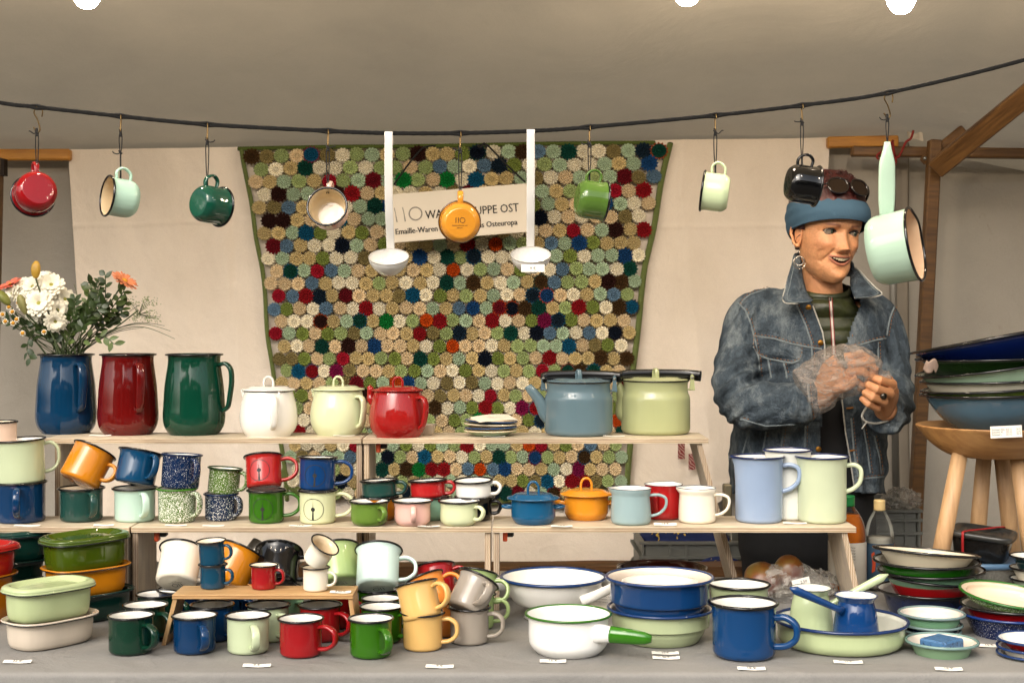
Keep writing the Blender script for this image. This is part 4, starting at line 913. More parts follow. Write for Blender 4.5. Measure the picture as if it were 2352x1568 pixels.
# colander on foot
Y = 2.93; k = Y / FPX; t = thing("colander", "white enamel colander with blue rim, side grips and splayed feet", "colander", (P(1270.5, 0, Y).x, Y, ZT)); r = 119.5 * k; h = (CZ - (1324 - HOR) * k) - ZT
em = enamel('#dcdad3'); z0 = .022
prof = smooth_prof([(0, z0), (r * .38, z0), (r * .55, z0 + .010), (r * .74, h * .40), (r * .88, h * .66), (r * .95, h * .90), (r, h)], 6); vessel(t, prof, em, enamel('#dfddd4'), enamel('#14305c'), .0035, seg=80)
for az in (200, 320, 80):
    d = Vector((math.cos(R(az)), math.sin(R(az)), 0)); m = MB(); m.sweep([d * (r * .42) + Vector((0, 0, z0 + .01)), d * (r * .56) + Vector((0, 0, .003))], [.010, .014], .0022, up=(-d.y, d.x, 0), seg=10); m.build("foot", em, t)
m = MB()
for az in range(0, 360, 36):
    for i, (da, zz) in enumerate([(0, .30), (6, .30), (-6, .30), (3, .24), (-3, .24), (3, .36), (-3, .36), (9, .36), (-9, .36), (0, .19)]):
        a = R(az - 142 + da); rr_ = sinterp([(z, q) for q, z in [(r * .55, z0 + .010), (r * .74, h * .40), (r * .88, h * .66)]], h * zz) + .0006
        m.lathe([(0, 0), (.0016, 0)], 8, M=Matrix.Translation((rr_ * math.cos(a), rr_ * math.sin(a), h * zz)) @ Vector((math.cos(a), math.sin(a), -.8)).to_track_quat('Z', 'Y').to_matrix().to_4x4())
m.build("drain_holes", INK, t)
m = MB(); q = [(-r * .93, -.018, h * .80), (-r * 1.07, -.024, h * .83), (-r * 1.12, 0, h * .84), (-r * 1.07, .02, h * .83), (-r * .93, .018, h * .80)]; m.sweep(spline(q, 5), .009, .004, up=(0, 0, 1), seg=10); m.build("handle", em, t)
m = MB(); q = [(r * .50, -r * .74, h * .60), (r * .80, -r * .72, h * .74), (r * 1.12, -r * .45, h * .86), (r * 1.15, -.01, h * .87), (r * .96, .02, h * .84)]; m.sweep(spline(q, 6), .0105, .0065, up=(0, 0, 1), seg=12); m.build("handle", em, t)
# white saucepan with green rim and green handle
Y = base_Y(1514, 150); k = Y / FPX; r = 97.5 * k; h = (CZ - (1408 - HOR) * k) - ZT
t = thing("saucepan", "white saucepan with green rim and green tapered handle", "saucepan", (P(1305.5, 0, Y).x, Y, ZT)); em = enamel('#e9e8e3')
vessel(t, smooth_prof([(0, 0), (r * .64, 0), (r * .76, h * .03), (r * .90, h * .20), (r * .94, h * .42), (r * .945, h * .85), (r, h)], 6), em, enamel('#e6e5df'), enamel('#2c6310'), .0024, seg=80)
az = -48; d = Vector((math.cos(R(az)), math.sin(R(az)), 0)); s0 = d * (r * .93) + Vector((0, 0, h * .66)); hd = Vector((1.0, -.28, -.05)).normalized()
m = MB(); m.sweep([s0 - hd * .004, s0 + hd * .012, s0 + hd * .030], [.019, .0165, .0150], [.014, .012, .012], up=(0, 0, 1), seg=14); m.build("handle_socket", em, t)
m = MB(); q = [s0 + hd * x for x in (.024, .028, .052, .074, .090, .102)]; m.sweep(q, [.0150, .0160, .0148, .0135, .0115, .0070], [.012, .0125, .011, .010, .008, .005], up=(0, 0, 1), seg=14); m.build("handle", enamel('#2f6b12'), t)
# stepped bowls
def stepbowl(label, Y, z, px, wr, h, hexc, inn, hid=0.0):
    k = Y / FPX; r = wr / 2 * k; t = thing("stepped_bowl", label, "bowl", (P(px, 0, Y).x, Y, z), group="two stepped bowls")
    vessel(t, smooth_prof([(0, 0), (r * .62, 0), (r * .74, h * .05), (r * .84, h * .32)], 5) + smooth_prof([(r * .852, h * .42), (r * .862, h * .46), (r * .925, h * .49), (r * .93, h * .6), (r * .935, h * .92), (r, h)], 4), enamel(hexc), enamel(inn), enamel('#12305e'), .0030, seg=80); return t
Y = base_Y(1486, 150); k = Y / FPX; h1 = (CZ - (1394 - HOR) * k) - ZT
stepbowl("pale green stepped bowl with blue rim under the blue one", Y, ZT, 1517, 240, h1, '#a9b48c', '#d9cfbf')
stepbowl("royal blue stepped bowl stacked in the pale green one", Y - .01, ZT + h1 * .55, 1515, 243, (CZ - (1324 - HOR) * (Y - .01) / FPX) - ZT - h1 * .55, '#0f3562', '#ded0bf')
ld = thing("shallow_lid", "white shallow lid lying upside down inside the blue stepped bowl", "lid", (P(1515, 0, Y - .01).x, Y - .008, (CZ - (1324 - HOR) * (Y - .01) / FPX) - .024)); r = 88 * k
m = MB(); m.lathe([(0, 0), (r * .5, 0), (r * .8, .001), (r * .92, .012), (r, .014), (r * .99, .0155), (r * .9, .0135), (r * .78, .003), (0, .002)], 64); m.build("disc", enamel('#dcd6ca'), ld)
m = MB(); v_, f_ = text_geo("llO", .03, 'CENTER'); m.add(v_, f_, 0, False, Matrix.Translation((.01, -.03, .0026))); m.build("print", plain("pink_print", '#a8958c', .6), ld)
bw = plate("dark brown bowl standing behind the stepped bowls", 1520, 3.12, ZT, .100, .072, '#2a0d08', '#2a0d08', '#2a0d08', kind='bowl', base=.6)
# celery milk pan and the big blue mug
Y = 2.90; k = Y / FPX; t = thing("milk_pan", "pale green milk pan with black rim behind the big blue mug", "pan", (P(1699, 0, Y).x, Y, ZT)); h = (CZ - (1341 - HOR) * k) - ZT
vessel(t, arc_prof(64 * k, 68 * k, h, .012, .003), enamel('#a6b389'), enamel(WHITE_IN), enamel(BLACK), .003, seg=72, lip=[(165, .12, .35)])
M_('big', "big royal blue mug with a pouring lip and thick black rim", 1709, 1522.5, 1383, 143, 155, ZT, '#0d3a68', hz=-22, out=.040, corner=.012, rimr=.0032, lip=[(170, .05, .35)], htop=.76, hbot=.22, hw=.0078, ht=.0062, group='big enamel mugs')
# round pan with two coffee pots in it
Y = base_Y(1507, 235); k = Y / FPX; r = 150 * k; h = (CZ - (1422 - HOR) * k) - ZT; XP = P(1931, 0, Y).x; YP = Y
t = thing("round_pan", "wide pale green pan with navy rim holding two little coffee pots", "pan", (XP, Y, ZT))
vessel(t, arc_prof(r * .955, r, h, .020, .004, 7), enamel('#b4c193'), enamel('#cfd0c5'), enamel('#142c58'), .0034, seg=96)
def cezve(label, px, pyr, Y, wr, wb, z, hexc, haz, a, b_, lipaz, line=None):
    k = Y / FPX; h = (CZ - (pyr - HOR) * k) - z; rr = wr / 2 * k; rb = wb / 2 * k; t = thing("coffee_pot", label, "coffee pot", (P(px, 0, Y).x, Y, z), group="little coffee pots"); em = enamel(hexc, .05)
    prof = smooth_prof([(0, 0), (rb * .85, 0), (rb, .004), (rb * .985, h * .2), (rb * .88, h * .62), (rr * .86, h * .86), (rr * .87, h * .90), (rr, h)], 5)
    vessel(t, prof, em, enamel('#dad7ce'), enamel(line or hexc), .0012, seg=64, lip=[(lipaz, .14, .35)])
    A = P(a[0], a[1], a[2]) - t.location; B_ = P(b_[0], b_[1], b_[2]) - t.location; m = MB(); n = 10; q = [A.lerp(B_, i / (n - 1)) for i in range(n)]
    m.sweep(q, [.0075] + [.0062 + .0008 * i / 8 for i in range(8)] + [.002], [.0085] + [.0062 + .0024 * i / 8 for i in range(8)] + [.0015], up=(0, -1, 0), seg=12); m.build("handle", em, t); return t
cezve("pale green little coffee pot, its handle pointing up towards the plates", 1863, 1349, YP + .045, 91, 103, ZT + .003, '#b1bf96', 0, (1898, 1392, YP + .04), (2040, 1318, YP + .02), -75, '#5a6258')
cezve("blue little coffee pot with its handle pointing up to the milk pan", 1966, 1366, YP - .012, 94, 107, ZT + .003, '#0f386c', 0, (1934, 1402, YP - .04), (1814, 1349, YP - .06), -60)
# stack of wide bowls
SZ = ZT
GS = "wide bowls stacked on the table"
Y = 2.98; k = Y / FPX
def widebowl(label, px, yr, wr, hpx, hexc, inn, lean=0, back=0, rimc=BLACK, Yv=Y, base=.62, mat=None, grp=GS, rimr=.003, full=False):
    kk = Yv / FPX; zr = CZ - (yr - HOR) * kk; h = hpx * kk; rot = Euler((R(-back), R(lean), 0)).to_matrix()
    t = thing("wide_bowl", label, "bowl", (0, 0, 0), (R(-back), R(lean), 0), grp); top = Vector((P(px, 0, Yv).x, Yv, zr)); t.location = top - rot @ Vector((0, 0, h))
    r = wr / 2 * kk; vessel(t, smooth_prof([(0, 0), (r * base * .9, 0), (r * (base + .04), h * .05), (r * (base + (.26 if full else .17)), h * .42), (r * (.905 if full else .88), h * .85), (r * .93, h * .96), (r, h)], 5), mat or enamel(hexc), enamel(inn), enamel(rimc), rimr, seg=80); return t
widebowl("navy bowl at the bottom of the tall bowl stack behind the pan", 2129, 1353, 222, 74, '#0c1a3a', '#c9c5bb')
widebowl("red bowl low in the tall bowl stack behind the pan", 2136, 1325, 212, 50, '#7c0c10', '#c9c5bb', lean=4)
widebowl("sage green bowl in the middle of the tall bowl stack", 2138, 1307, 236, 46, '#6f9478', '#bdb9ae', lean=-1.5)
widebowl("bright green bowl with pale inside, second from the top of the stack", 2128, 1286, 236, 46, '#1d5a10', '#c9c6bb')
widebowl("cream white bowl tilted on top of the bowl stack", 2128, 1266, 236, 44, '#cfc5ae', '#cfc5ae', lean=4.6, back=5, base=.58)
# small flat dishes
Y = 2.76; k = Y / FPX
G2 = "small flat dishes with grey rims"
for lb, yr, c, w_, hp in (("navy flat dish at the bottom beneath the two sage ones", 1446, '#0c1a3a', 128, 22), ("sage flat dish with grey rim, lower of the pair", 1432, '#0c1a3a', 134, 26), ("sage flat dish with white inside and grey rim, on top of the pair", 1407, '#6f9a78', 146, 34)):
    widebowl(lb, 2140, yr, w_, hp, c, '#d5cdc2', rimc='#6f8382', Yv=Y, base=.66, grp=G2, rimr=.0028)
Y = 2.60
widebowl("sage flat dish with grey rim holding a bar of blue soap", 2163, 1471, 160, 45, '#7c9c7a', '#ddd3c4', rimc='#6f8a85', Yv=2.62, base=.6, grp=None, rimr=.003)
m = MB(); t = thing("soap_bar", "blue marbled bar of soap lying in the sage dish", "soap", (P(2161, 0, 2.62).x, 2.615, CZ - (1490 - HOR) * 2.62 / FPX), (0, 0, R(40)))
m.box((0, 0, .011), (.062, .056, .022), bev=.003)
sm, nt, n, l, b = new_mat("blue_soap"); t1 = tex_noise(n, l, 130, 4, .7); r1 = ramp(n, l, t1.outputs[0], [(.36, lin('#1c2c3c')), (.44, lin('#3d6690')), (.7, lin('#4c7499'))]); l.new(r1.outputs[0], b.inputs['Base Color']); b.inputs['Roughness'].default_value = .45; add_bump(n, l, b, t1.outputs[0], .5, .002)
m.build("soap", sm, t)
# right stack with speckles, cut by the picture's edge
G3 = "bowls stacked at the picture's edge"
widebowl("navy bowl with white specks at the bottom of the edge stack", 2318, 1407, 220, 90, C['navy'], '#c9c5bb', rimc='#0f2c66', Yv=2.78, base=.52, mat=speckle('#0c1c48', .60, '#b8bcc4'), grp=G3)
widebowl("red bowl in the middle of the edge stack", 2318, 1388, 214, 44, '#7c0c12', '#c4bcae', Yv=2.78, grp=G3)
widebowl("green speckled plate with cream inside, tilted on top of the edge stack", 2320, 1366, 222, 26, '#55702c', '#d8c3aa', lean=6, back=-5, rimc='#225c18', Yv=2.78, base=.7, mat=speckle('#42611c', .54, '#aeb8a0'), grp=G3)
G4 = "little blue rimmed dishes at the picture's edge"
for lb, yr, c, hp in (("pale green little dish at the bottom of the blue rimmed trio", 1499, '#b0b88c', 30), ("white little dish in the middle of the blue rimmed trio", 1484, '#cfcabf', 26), ("red little dish with white inside, on top of the blue rimmed trio", 1466, '#9c1416', 22)):
    widebowl(lb, 2370, yr, 152, hp, c, '#e0ddd5', rimc='#16315f', Yv=2.60, base=.62, grp=G4, rimr=.0026)
# small dark bowls at the back edge
G5 = "little bowls stacked beside the food boxes"
for lb, yr, c in (("pale little bowl low in the back edge stack", 1328, '#a9b8a4'), ("cream little bowl in the middle of the back edge stack", 1303, '#d9d2bf'), ("teal black little bowl on top of the back edge stack", 1276, '#0f2a2c')):
    widebowl(lb, 2372, yr, 100, 34, c, '#d5d2c8', Yv=3.02, base=.55, grp=G5, rimr=.0022)
# food boxes
def foodbox(label, px, pyt, Y, w, d, h, z, lidc, bodyc, rz, lean, alpha=.35, name="food_box"):
    t = thing(name, label, "food box", (P(px, 0, Y).x, Y, z), (R(lean[0]), R(lean[1]), R(rz))); ov = lambda a_, b_: (a_, b_, 4.5, b_)
    bm2, nt, n, l, b = new_mat("box_plastic_" + bodyc[1:]); b.inputs['Base Color'].default_value = lin(bodyc); b.inputs['Roughness'].default_value = .15; b.inputs['Alpha'].default_value = 1 - alpha
    vessel(t, [(0, 0), (d * .36, 0), (d * .40, .004), (d * .47, h)], bm2, bm2, None, oval=(w * .5 * .94, d * .5 * .94, 4.5, d * .47), seg=64, name='tub')
    m = MB(); f = lambda r, zz, a: (w * .5 * r * math.copysign(abs(math.cos(a)) ** .45, math.cos(a)), d * .5 * r * math.copysign(abs(math.sin(a)) ** .45, math.sin(a)), zz)
    m.lathe([(0, h + .001), (.42, h + .001), (.46, h + .004), (.52, h + .001), (.60, h + .001), (.64, h + .004), (.70, h + .001), (.80, h + .002), (.86, h + .007), (.98, h + .007), (1.02, h + .004), (1.02, h - .005), (.99, h - .005)], 72, fn=f, flip=True); m.build("lid", plain("box_lid_" + lidc[1:], lidc, .32), t)
    m = MB(); rr2 = random.Random(4)
    for i in range(60):
        a = rr2.uniform(0, 2 * PI); q = rr2.uniform(0, .36); m.lathe(smooth_prof([(0, -.006), (.006, -.003), (.007, .003), (0, .007)], 2), 8, M=Matrix.Translation((w * q * math.cos(a), d * q * math.sin(a), rr2.uniform(.01, h * .62))) @ Euler((rr2.uniform(0, 3), rr2.uniform(0, 3), 0)).to_matrix().to_4x4())
    m.build("food", plain("food_" + lidc[1:], '#2a180e' if lidc != '#2b2b29' else '#100c0a', .6, var=.5, scale=60), t); return t
zb = CZ - (1352 - HOR) * 3.1 / FPX
foodbox("clear food box with pale blue lid standing among the bowls", 2288, 0, 3.12, .150, .12, .072, ZT + .010, '#4d6a86', '#8a8880', 6, (0, 0), .6)
bx = foodbox("black lidded food box with a red rubber band, on the blue lidded one", 2254, 0, 3.13, .135, .115, .055, ZT + .092, '#2b2b29', '#1c1a18', -28, (3, 5), .2)
m = MB(); h = .055; q = [(-.03, -.058, .010), (-.033, -.0635, h + .002), (-.03, -.052, h + .0098), (0, 0, h + .0098), (.03, .052, h + .0098), (.033, .0635, h + .002), (.03, .058, .01)]; m.sweep(spline([(a, b2, c) for a, b2, c in q], 5), .0035, .0014, up=(1, -.5, 0), seg=8); m.build("rubber_band", plain("red_rubber", '#8e1518', .5), bx)
# wooden stool with stack of wash bowls
STW = wood("turned_pale_wood", '#8f6238', '#b48650', 'X', ring=14, rough=.5); STL = wood("stool_leg_wood", '#a98259', '#c9a276', 'Z', ring=16, rough=.5)
YSt = 3.16; k = YSt / FPX; zs = CZ - (975 - HOR) * k; rs = 170 * k; XS_ = P(2279, 0, YSt).x
t = thing("wooden_stool", "round wooden stool with bowl shaped seat on four stout legs, set on the table", "stool", (XS_, YSt, ZT))
m = MB(); H = zs - ZT; m.lathe(smooth_prof([(0, H - .072), (rs * .50, H - .070), (rs * .78, H - .045), (rs * .96, H - .012), (rs, H - .002)], 6) + [(rs * .985, H)] + smooth_prof([(rs * .95, H - .001), (rs * .6, H - .018), (rs * .3, H - .022), (0, H - .022)], 5), 72); m.build("seat", STW, t)
for (ax, ay, bx_, by) in ((2205, 3.12, 2140, 3.115), (2298, 3.26, 2335, 3.30), (2336, 3.12, 2384, 3.115), (2262, 3.26, 2236, 3.30)):
    A = P(ax, 1045, ay) - t.location; A.z = H - .06; B_ = P(bx_, 1300, by) - t.location; B_.z = 0
    d_ = (A - B_); B2 = B_; m = MB(); m.sweep([B2, B2 + d_ * .5, A], [.021, .0195, .018], up=(0, 1, 0), seg=8, power=2.2); m.build("leg", STL, t)
G6 = "wash bowls stacked on the wooden stool"
k = YSt / FPX
def sb(label, px, yr, wr, hp, c, inn, lean=0, back=0, base=.5): 
    return widebowl(label, px, yr, wr, hp, c, inn, lean, back, Yv=YSt, base=base, grp=G6, rimr=.0028, full=True)
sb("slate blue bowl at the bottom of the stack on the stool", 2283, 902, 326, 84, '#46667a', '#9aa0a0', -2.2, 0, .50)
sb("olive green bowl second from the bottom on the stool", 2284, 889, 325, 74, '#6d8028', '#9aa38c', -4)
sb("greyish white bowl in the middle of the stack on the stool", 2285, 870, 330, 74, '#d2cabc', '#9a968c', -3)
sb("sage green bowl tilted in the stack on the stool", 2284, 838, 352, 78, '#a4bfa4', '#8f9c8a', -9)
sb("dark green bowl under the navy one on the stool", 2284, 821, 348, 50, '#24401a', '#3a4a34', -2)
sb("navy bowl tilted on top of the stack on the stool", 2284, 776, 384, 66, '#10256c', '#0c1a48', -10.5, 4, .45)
m = MB(); m.sweep(spline([P(2124, 838, 2.93), P(2134, 845, 2.92), P(2146, 836, 2.93), P(2152, 848, 2.94)], 6), .012, .0012, up=(0, 0, 1), seg=8); o = m.build("paper_wrap", plain("wrapping_paper", '#8f7a6c', .8, var=.2)); tag(o, "crumpled wrapping paper sticking out between the bowls on the stool", "paper")
# ---------------------------------------------------------------- price cards
CARD = plain("card_white", '#e6e2d8', .7)
def card(label, px, py, z, w, lines, rz=0, fold=.006, sz=.009, stand=None, d=.0105):
    Y = YS(py, z); wd = w * Y / FPX; t = thing("price_card", label, "price card", (P(px, 0, Y).x, Y, z + .0006), (0, 0, R(rz)), "price cards")
    m = grid(lambda u, v: ((u - .5) * wd, (v - .5) * d, .0010 + fold * .5 * v + .0006 * math.sin(u * PI * 2 + 1)), 12, 2); m.build("card", CARD, t)
    m = MB()
    for i, s in enumerate(lines):
        v_, f_ = text_geo(s, sz if len(lines) == 1 else sz * .55 if i < len(lines) - 1 else sz * .8, 'CENTER'); off = .0012 - i * .0042 if len(lines) > 1 else -.003
        m.add([(a[0], a[1] + off, .0014 + fold * .5 * ((a[1] + off) / d + .5) + .0008) for a in v_], f_, 0, False)
    if m.v: m.build("print", INK, t)
    return t
card("white price card on the cloth before the white casserole dish", 40, 1522, ZT, 64, ["22 \u20ac"], 2)
card("white price card on the cloth before the pale green front mug", 590, 1531, ZT, 64, ["9 \u20ac"], 1)
card("white price card on the cloth before the tan mug", 1010, 1533, ZT, 64, ["9 \u20ac"], -2)
card("white price card on the cloth before the white saucepan", 1270, 1521, ZT, 60, ["16 \u20ac"], -1)
card("upper of two white price cards before the stepped bowls", 1528, 1502, ZT, 62, ["Obst-/Gem\u00fcsesieb", "22 \u20ac"], -1)
card("lower of two white price cards before the stepped bowls", 1530, 1513, ZT, 62, ["Obst-Schale 26 cm", "26 \u20ac"], -2)
card("white price card on the cloth before the big royal blue mug", 1726, 1538, ZT, 64, ["18 \u20ac"], -2)
card("white price card with two lines on the cloth before the round pan", 1948, 1523, ZT, 66, ["Tablett / Backform", "25 \u20ac"], -3)
card("white price card on the cloth before the soap dish", 2179, 1539, ZT, 62, ["16 \u20ac"], -3)
card("white price card half under the navy speckled bowl", 2272, 1485, ZT, 50, ["15 \u20ac"], -3)
card("curled price card on the shelf before the mint mug", 238, 1208, ZM, 46, [""], 4, .004)
card("curled price card on the shelf under the big blue mug", 62, 1209, ZM, 60, [""], 0, .004)
card("price card on the shelf before the green speckled mug", 404, 1208, ZM, 50, [""], 4, .003)
card("price card on the shelf before the small navy speckled cup", 490, 1209, ZM, 50, [""], 2, .003)
card("price card on the shelf between the two compass mug pairs", 690, 1209, ZM, 52, ["15 \u20ac"], 2, .003, .008)
card("price card on the shelf before the pink cup", 985, 1210, ZM, 52, ["10 \u20ac"], 2, .003, .008)
card("price card on the shelf between the two lidded little pots", 1290, 1210, ZM, 50, ["18 \u20ac"], 2, .003, .008)
card("flat price card on the shelf between the blue grey and cream creamers", 1528, 1207, ZM, 52, ["14 \u20ac"], 0, .008, .009)
card("price card on the shelf between the light blue and celery tall jugs", 1826, 1203, ZM, 54, [""], -2, .003)
card("curled price card on the upper step before the dark red jug", 230, 1002, ZU, 50, [""], 0, .004)
card("price card on the upper step before the celery bellied pot", 790, 1002, ZU, 50, [""], -2, .002)
card("price card on the upper step before the plate stack", 1135, 1004, ZU, 50, [""], -2, .002)
card("price card on the upper step between the two kettles", 1410, 1003, ZU, 50, [""], -2, .002)
card("price card on the little bench beside the cream espresso cups", 782, 1362, ZR - .0, 48, ["7,90 \u20ac"], 0, .005, .008)
# price list on the stool
kk = 2.90 / FPX; t = thing("price_list", "white price list with three lines leaning on the edge of the wooden stool", "price card", P(2311, 991, YSt - rs - .012))
kk = (YSt - rs) / FPX; m = MB(); m.box((0, 0, 0), (72 * kk, .0008, 27 * kk)); Mr = Matrix.Rotation(R(-2.6), 4, 'Y'); mo = m.build("card", CARD, t); mo.matrix_basis = Mr
m = MB(); Mt = Matrix.Translation((0, -.0009, 0)) @ Matrix.Rotation(R(90), 4, 'X')
for i, (a_, b_, c_) in enumerate((("Sch\u00fcssel XXL", "(6,5 L)", "26 \u20ac"), ("Sch\u00fcssel XL", "(3,5 L)", "22 \u20ac"), ("Sch\u00fcssel L", "(2,5 L)", "20 \u20ac"))):
    for s, x in ((a_, -33), (b_, -1), (c_, 23)):
        v_, f_ = text_geo(s, .0056); m.add([(p[0] * .9, p[1], 0) for p in v_], f_, 0, False, Mt @ Matrix.Translation((x * kk, (3.5 - i * 5.6) * kk, 0)))
mo = m.build("print", INK, t); mo.matrix_basis = Mr
# ---------------------------------------------------------------- rope and what hangs on it
YR2 = 2.85
ROPE = [(-900, 40), (-260, 190), (0, 236), (85, 246), (277, 267), (476, 286), (753, 301), (893, 306), (1057, 306), (1219, 301), (1354, 292), (1643, 265), (1842, 242), (2040, 213), (2352, 138), (2700, 30), (3300, -190)]
rq = spline([P(x, y, YR2) for x, y in ROPE], 14); m = MB()
def rope_y(px): return sinterp([(a, b) for a, b in ROPE], px)
HK = [85, 277, 476, 753, 1057, 1354, 1643, 1842, 2040]
for s in (-1, 1):
    q = []
    for p in rq:
        px = 1176 + p.x * FPX / YR2; op = max([math.exp(-((px - h) / 11.0) ** 2) for h in HK]); q.append(p + Vector((0, 0, s * (.0012 + .0022 * op))))
    m.sweep(q, [.0030 + .0004 * (i % 2) for i in range(len(q))], seg=8)
o = m.build("rope", plain("black_braided_rope", '#040404', .95, bump=.002, scale=900)); tag(o, "black braided rope strung across the stall with cups hanging from it", "rope")
BRASS = plain("brass_wire", '#5e4c30', .3, 1.0); CORD = plain("black_cord", '#0c0b0b', 0.8)
def hanger(label, px, y_bot, swiv=0, big=False, knot=None, dx=0.0):
    """metal hook on the rope with a loop of cord reaching row y_bot"""
    yr = rope_y(px); p0 = P(px, yr, YR2); t = thing("cord_hanger", label, "hanger", p0, group="hooks with cord loops"); k = YR2 / FPX
    L = (58 if big else 38) * k; m = MB()
    if big: q = [(.010, 0, -.020), (.011, 0, -.006), (.004, 0, .004), (-.006, 0, -.010), (.001, 0, -L * .5), (.006, 0, -L * .88), (.001, 0, -L), (-.007, 0, -L + .010)]
    else: q = [(.002, -.005, -.008), (.001, -.001, .003), (0, .004, -.004), (0, .001, -L * .5), (0, -.002, -L * .9), (0, .003, -L), (0, .004, -L * .85)]
    m.sweep(spline(q, 6), .0014, seg=8); m.build("hook", BRASS, t)
    zb = CZ - (y_bot - HOR) * k - p0.z; m = MB(); z1 = -L + .004
    ky = None if knot is None else CZ - (knot - HOR) * k - p0.z
    for s in (-1, 1):
        q = [(0, 0, z1), (s * .0028, 0, z1 - .012)] + ([(s * .0022, 0, ky + .01), (s * .0006, 0, ky), (s * .0006 + dx * .6, 0, ky - .01)] if ky else [(s * .0026, 0, (z1 + zb) / 2)]) + [(s * .0008 + dx, 0, zb + .006), (s * .0022 + dx, -.002, zb - .006)]
        m.sweep(spline(q, 5), .0011, seg=6)
    m.sweep(spline([(-.001, 0, z1 + .004), (0, 0, z1 - .004), (.001, 0, z1 - .012)], 4), .0028, seg=8)
    kz = ky if ky else z1 - .004; r_ = random.Random(int(px)); sg = r_.choice((-1, 1))
    m.sweep(spline([(0, 0, kz), (sg * .006, -.002, kz - .004 * r_.random()), (sg * .013, -.002, kz + .006 * (r_.random() - .5)), (sg * .016, -.001, kz + .002)], 5), .0012, seg=6)
    m.sweep(spline([(-.003, 0, kz + .003), (0, -.002, kz), (.003, 0, kz - .003)], 4), .0022, seg=6)
    m.build("cord_loop", CORD, t); return t
def orient(axis, up=(0, 0, 1)):
    a = Vector(axis).normalized(); x = Vector(up); x = (x - a * x.dot(a)).normalized(); y = a.cross(x)
    return Matrix((x, y, a)).transposed()
def hangcup(label, ctr, axis, wpx, hpx, color, inner=WHITE_IN, rim=BLACK, up=(0, 0, 1), stamp=None, out=.020, rimpx=None, base=.62):
    k = YR2 / FPX; rb = wpx / 2 * k; h = hpx * k; rr = (rimpx or wpx + 4) / 2 * k
    t = thing("hanging_cup", label, "cup", group="enamel cups hanging from the rope"); th = -math.atan((ctr[0] - 1176) / FPX); Mx = Matrix.Rotation(th, 3, 'Z') @ orient(axis, up); t.rotation_euler = Mx.to_euler(); t.location = P(ctr[0], ctr[1], YR2) - Mx @ Vector((0, 0, h / 2)); em = enamel(color, .05)
    prof = smooth_prof([(0, 0), (rb * base, 0), (rb * (base + .17), h * .03), (rb * .965, h * .2), (rb, h * .45), (rb * .99, h * .8), (rr - .001, h * .95), (rr, h)], 5)
    vessel(t, prof, em, enamel(inner), enamel(rim), .0024, seg=64)
    strap(t, em, 0, rb + .001, h * .74, rb, h * .26, out, .0055, .0028, 'loop')
    if stamp is not None: bottom_stamp(t, rb, stamp, z=-.0006, size=.011)
hanger("metal hook and black cord loop holding the red cup", 85, 398, big=True)
hangcup("red enamel cup hanging with its round base towards the viewer", (82, 442), (-.20, .93, -.20), 93, 58, '#860a10', up=(.03, 0, 1))
hanger("hook and knotted black cord holding the mint cup", 277, 410, knot=350)
hangcup("mint green cup hanging with its black rimmed mouth turned aside, next to the red one", (279, 455), (-.93, -.33, .11), 88, 66, '#a9c9b8', inner='#cdb894')
hanger("hook and black cord with a loose end holding the dark green cup", 476, 424)
hangcup("dark green cup hanging with its base turned half towards the viewer", (481, 470), (.80, .62, -.10), 86, 66, '#0c4434')
hanger("hook and black cord holding the cup with the pale inside", 753, 438)
hangcup("pale pink cup hanging with its mouth facing out before the blanket", (756, 484), (-.16, -.96, .26), 86, 60, '#c9a898', inner='#d4c3a4', rimpx=90)
hanger("hook and black cord holding the yellow cup before the sign", 1057, 468)
hangcup("amber yellow cup hanging before the shop sign, its stamped base facing out", (1057, 511), (-.05, .95, .12), 90, 56, '#c8862a', inner='#c8862a', rim='#5a3a12', stamp=90)
hanger("hook and black cord holding the olive green cup", 1354, 412)
hangcup("olive green cup hanging sideways before the blanket", (1357, 459), (.97, .22, -.12), 88, 66, '#4c6b2a')
hanger("hook and black cord holding the pale celery cup", 1643, 396)
hangcup("pale celery cup hanging sideways before the linen sheet", (1644, 442), (-.985, .03, .14), 88, 60, '#c0cfa6')
hanger("hook and black cord holding the black cup", 1842, 376)
hangcup("glossy black cup hanging before the seller's hair", (1842, 423), (.95, .28, -.14), 88, 68, '#070708')
hanger("large metal hook and black cord holding the long handled saucepan", 2038, 332, big=True)
# hanging saucepan
k = YR2 / FPX; t = thing("hanging_saucepan", "pale green saucepan hanging by its long handle beside the seller's head", "saucepan"); ax = Vector((.95, -.22, .17)); Mx = Matrix.Rotation(-math.atan((2044 - 1176) / FPX), 3, 'Z') @ orient(ax, (-.17, 0, 1)); h = 98 * k; r = 84 * k
t.rotation_euler = Mx.to_euler(); t.location = P(2053, 570, YR2) - Mx @ Vector((0, 0, h / 2)); em = enamel('#a5bfab', .06)
vessel(t, smooth_prof([(0, 0), (r * .72, 0), (r * .86, h * .04), (r * .955, h * .20), (r * .97, h * .5), (r * .985, h * .9), (r, h)], 6), em, enamel('#d8b795'), enamel(BLACK), .003, seg=80, lip=[(-55, .09, .3)])
inv = Mx.inverted(); A = Mx.inverted() @ (P(2036, 500, YR2) - t.location); B_ = Mx.inverted() @ (P(2038, 326, YR2) - t.location); m = MB(); n = 12; q = [A.lerp(B_, i / (n - 1)) for i in range(n)]
q[0] = A.lerp(B_, -.12); m.sweep(q, [.013, .015, .0165, .017, .0172, .0172, .017, .0168, .016, .0125, .0085, .006], [.007] * 10 + [.006, .004], up=Mx.inverted() @ Vector((1, 0, 0)), seg=14, power=2.8); m.build("handle", em, t)
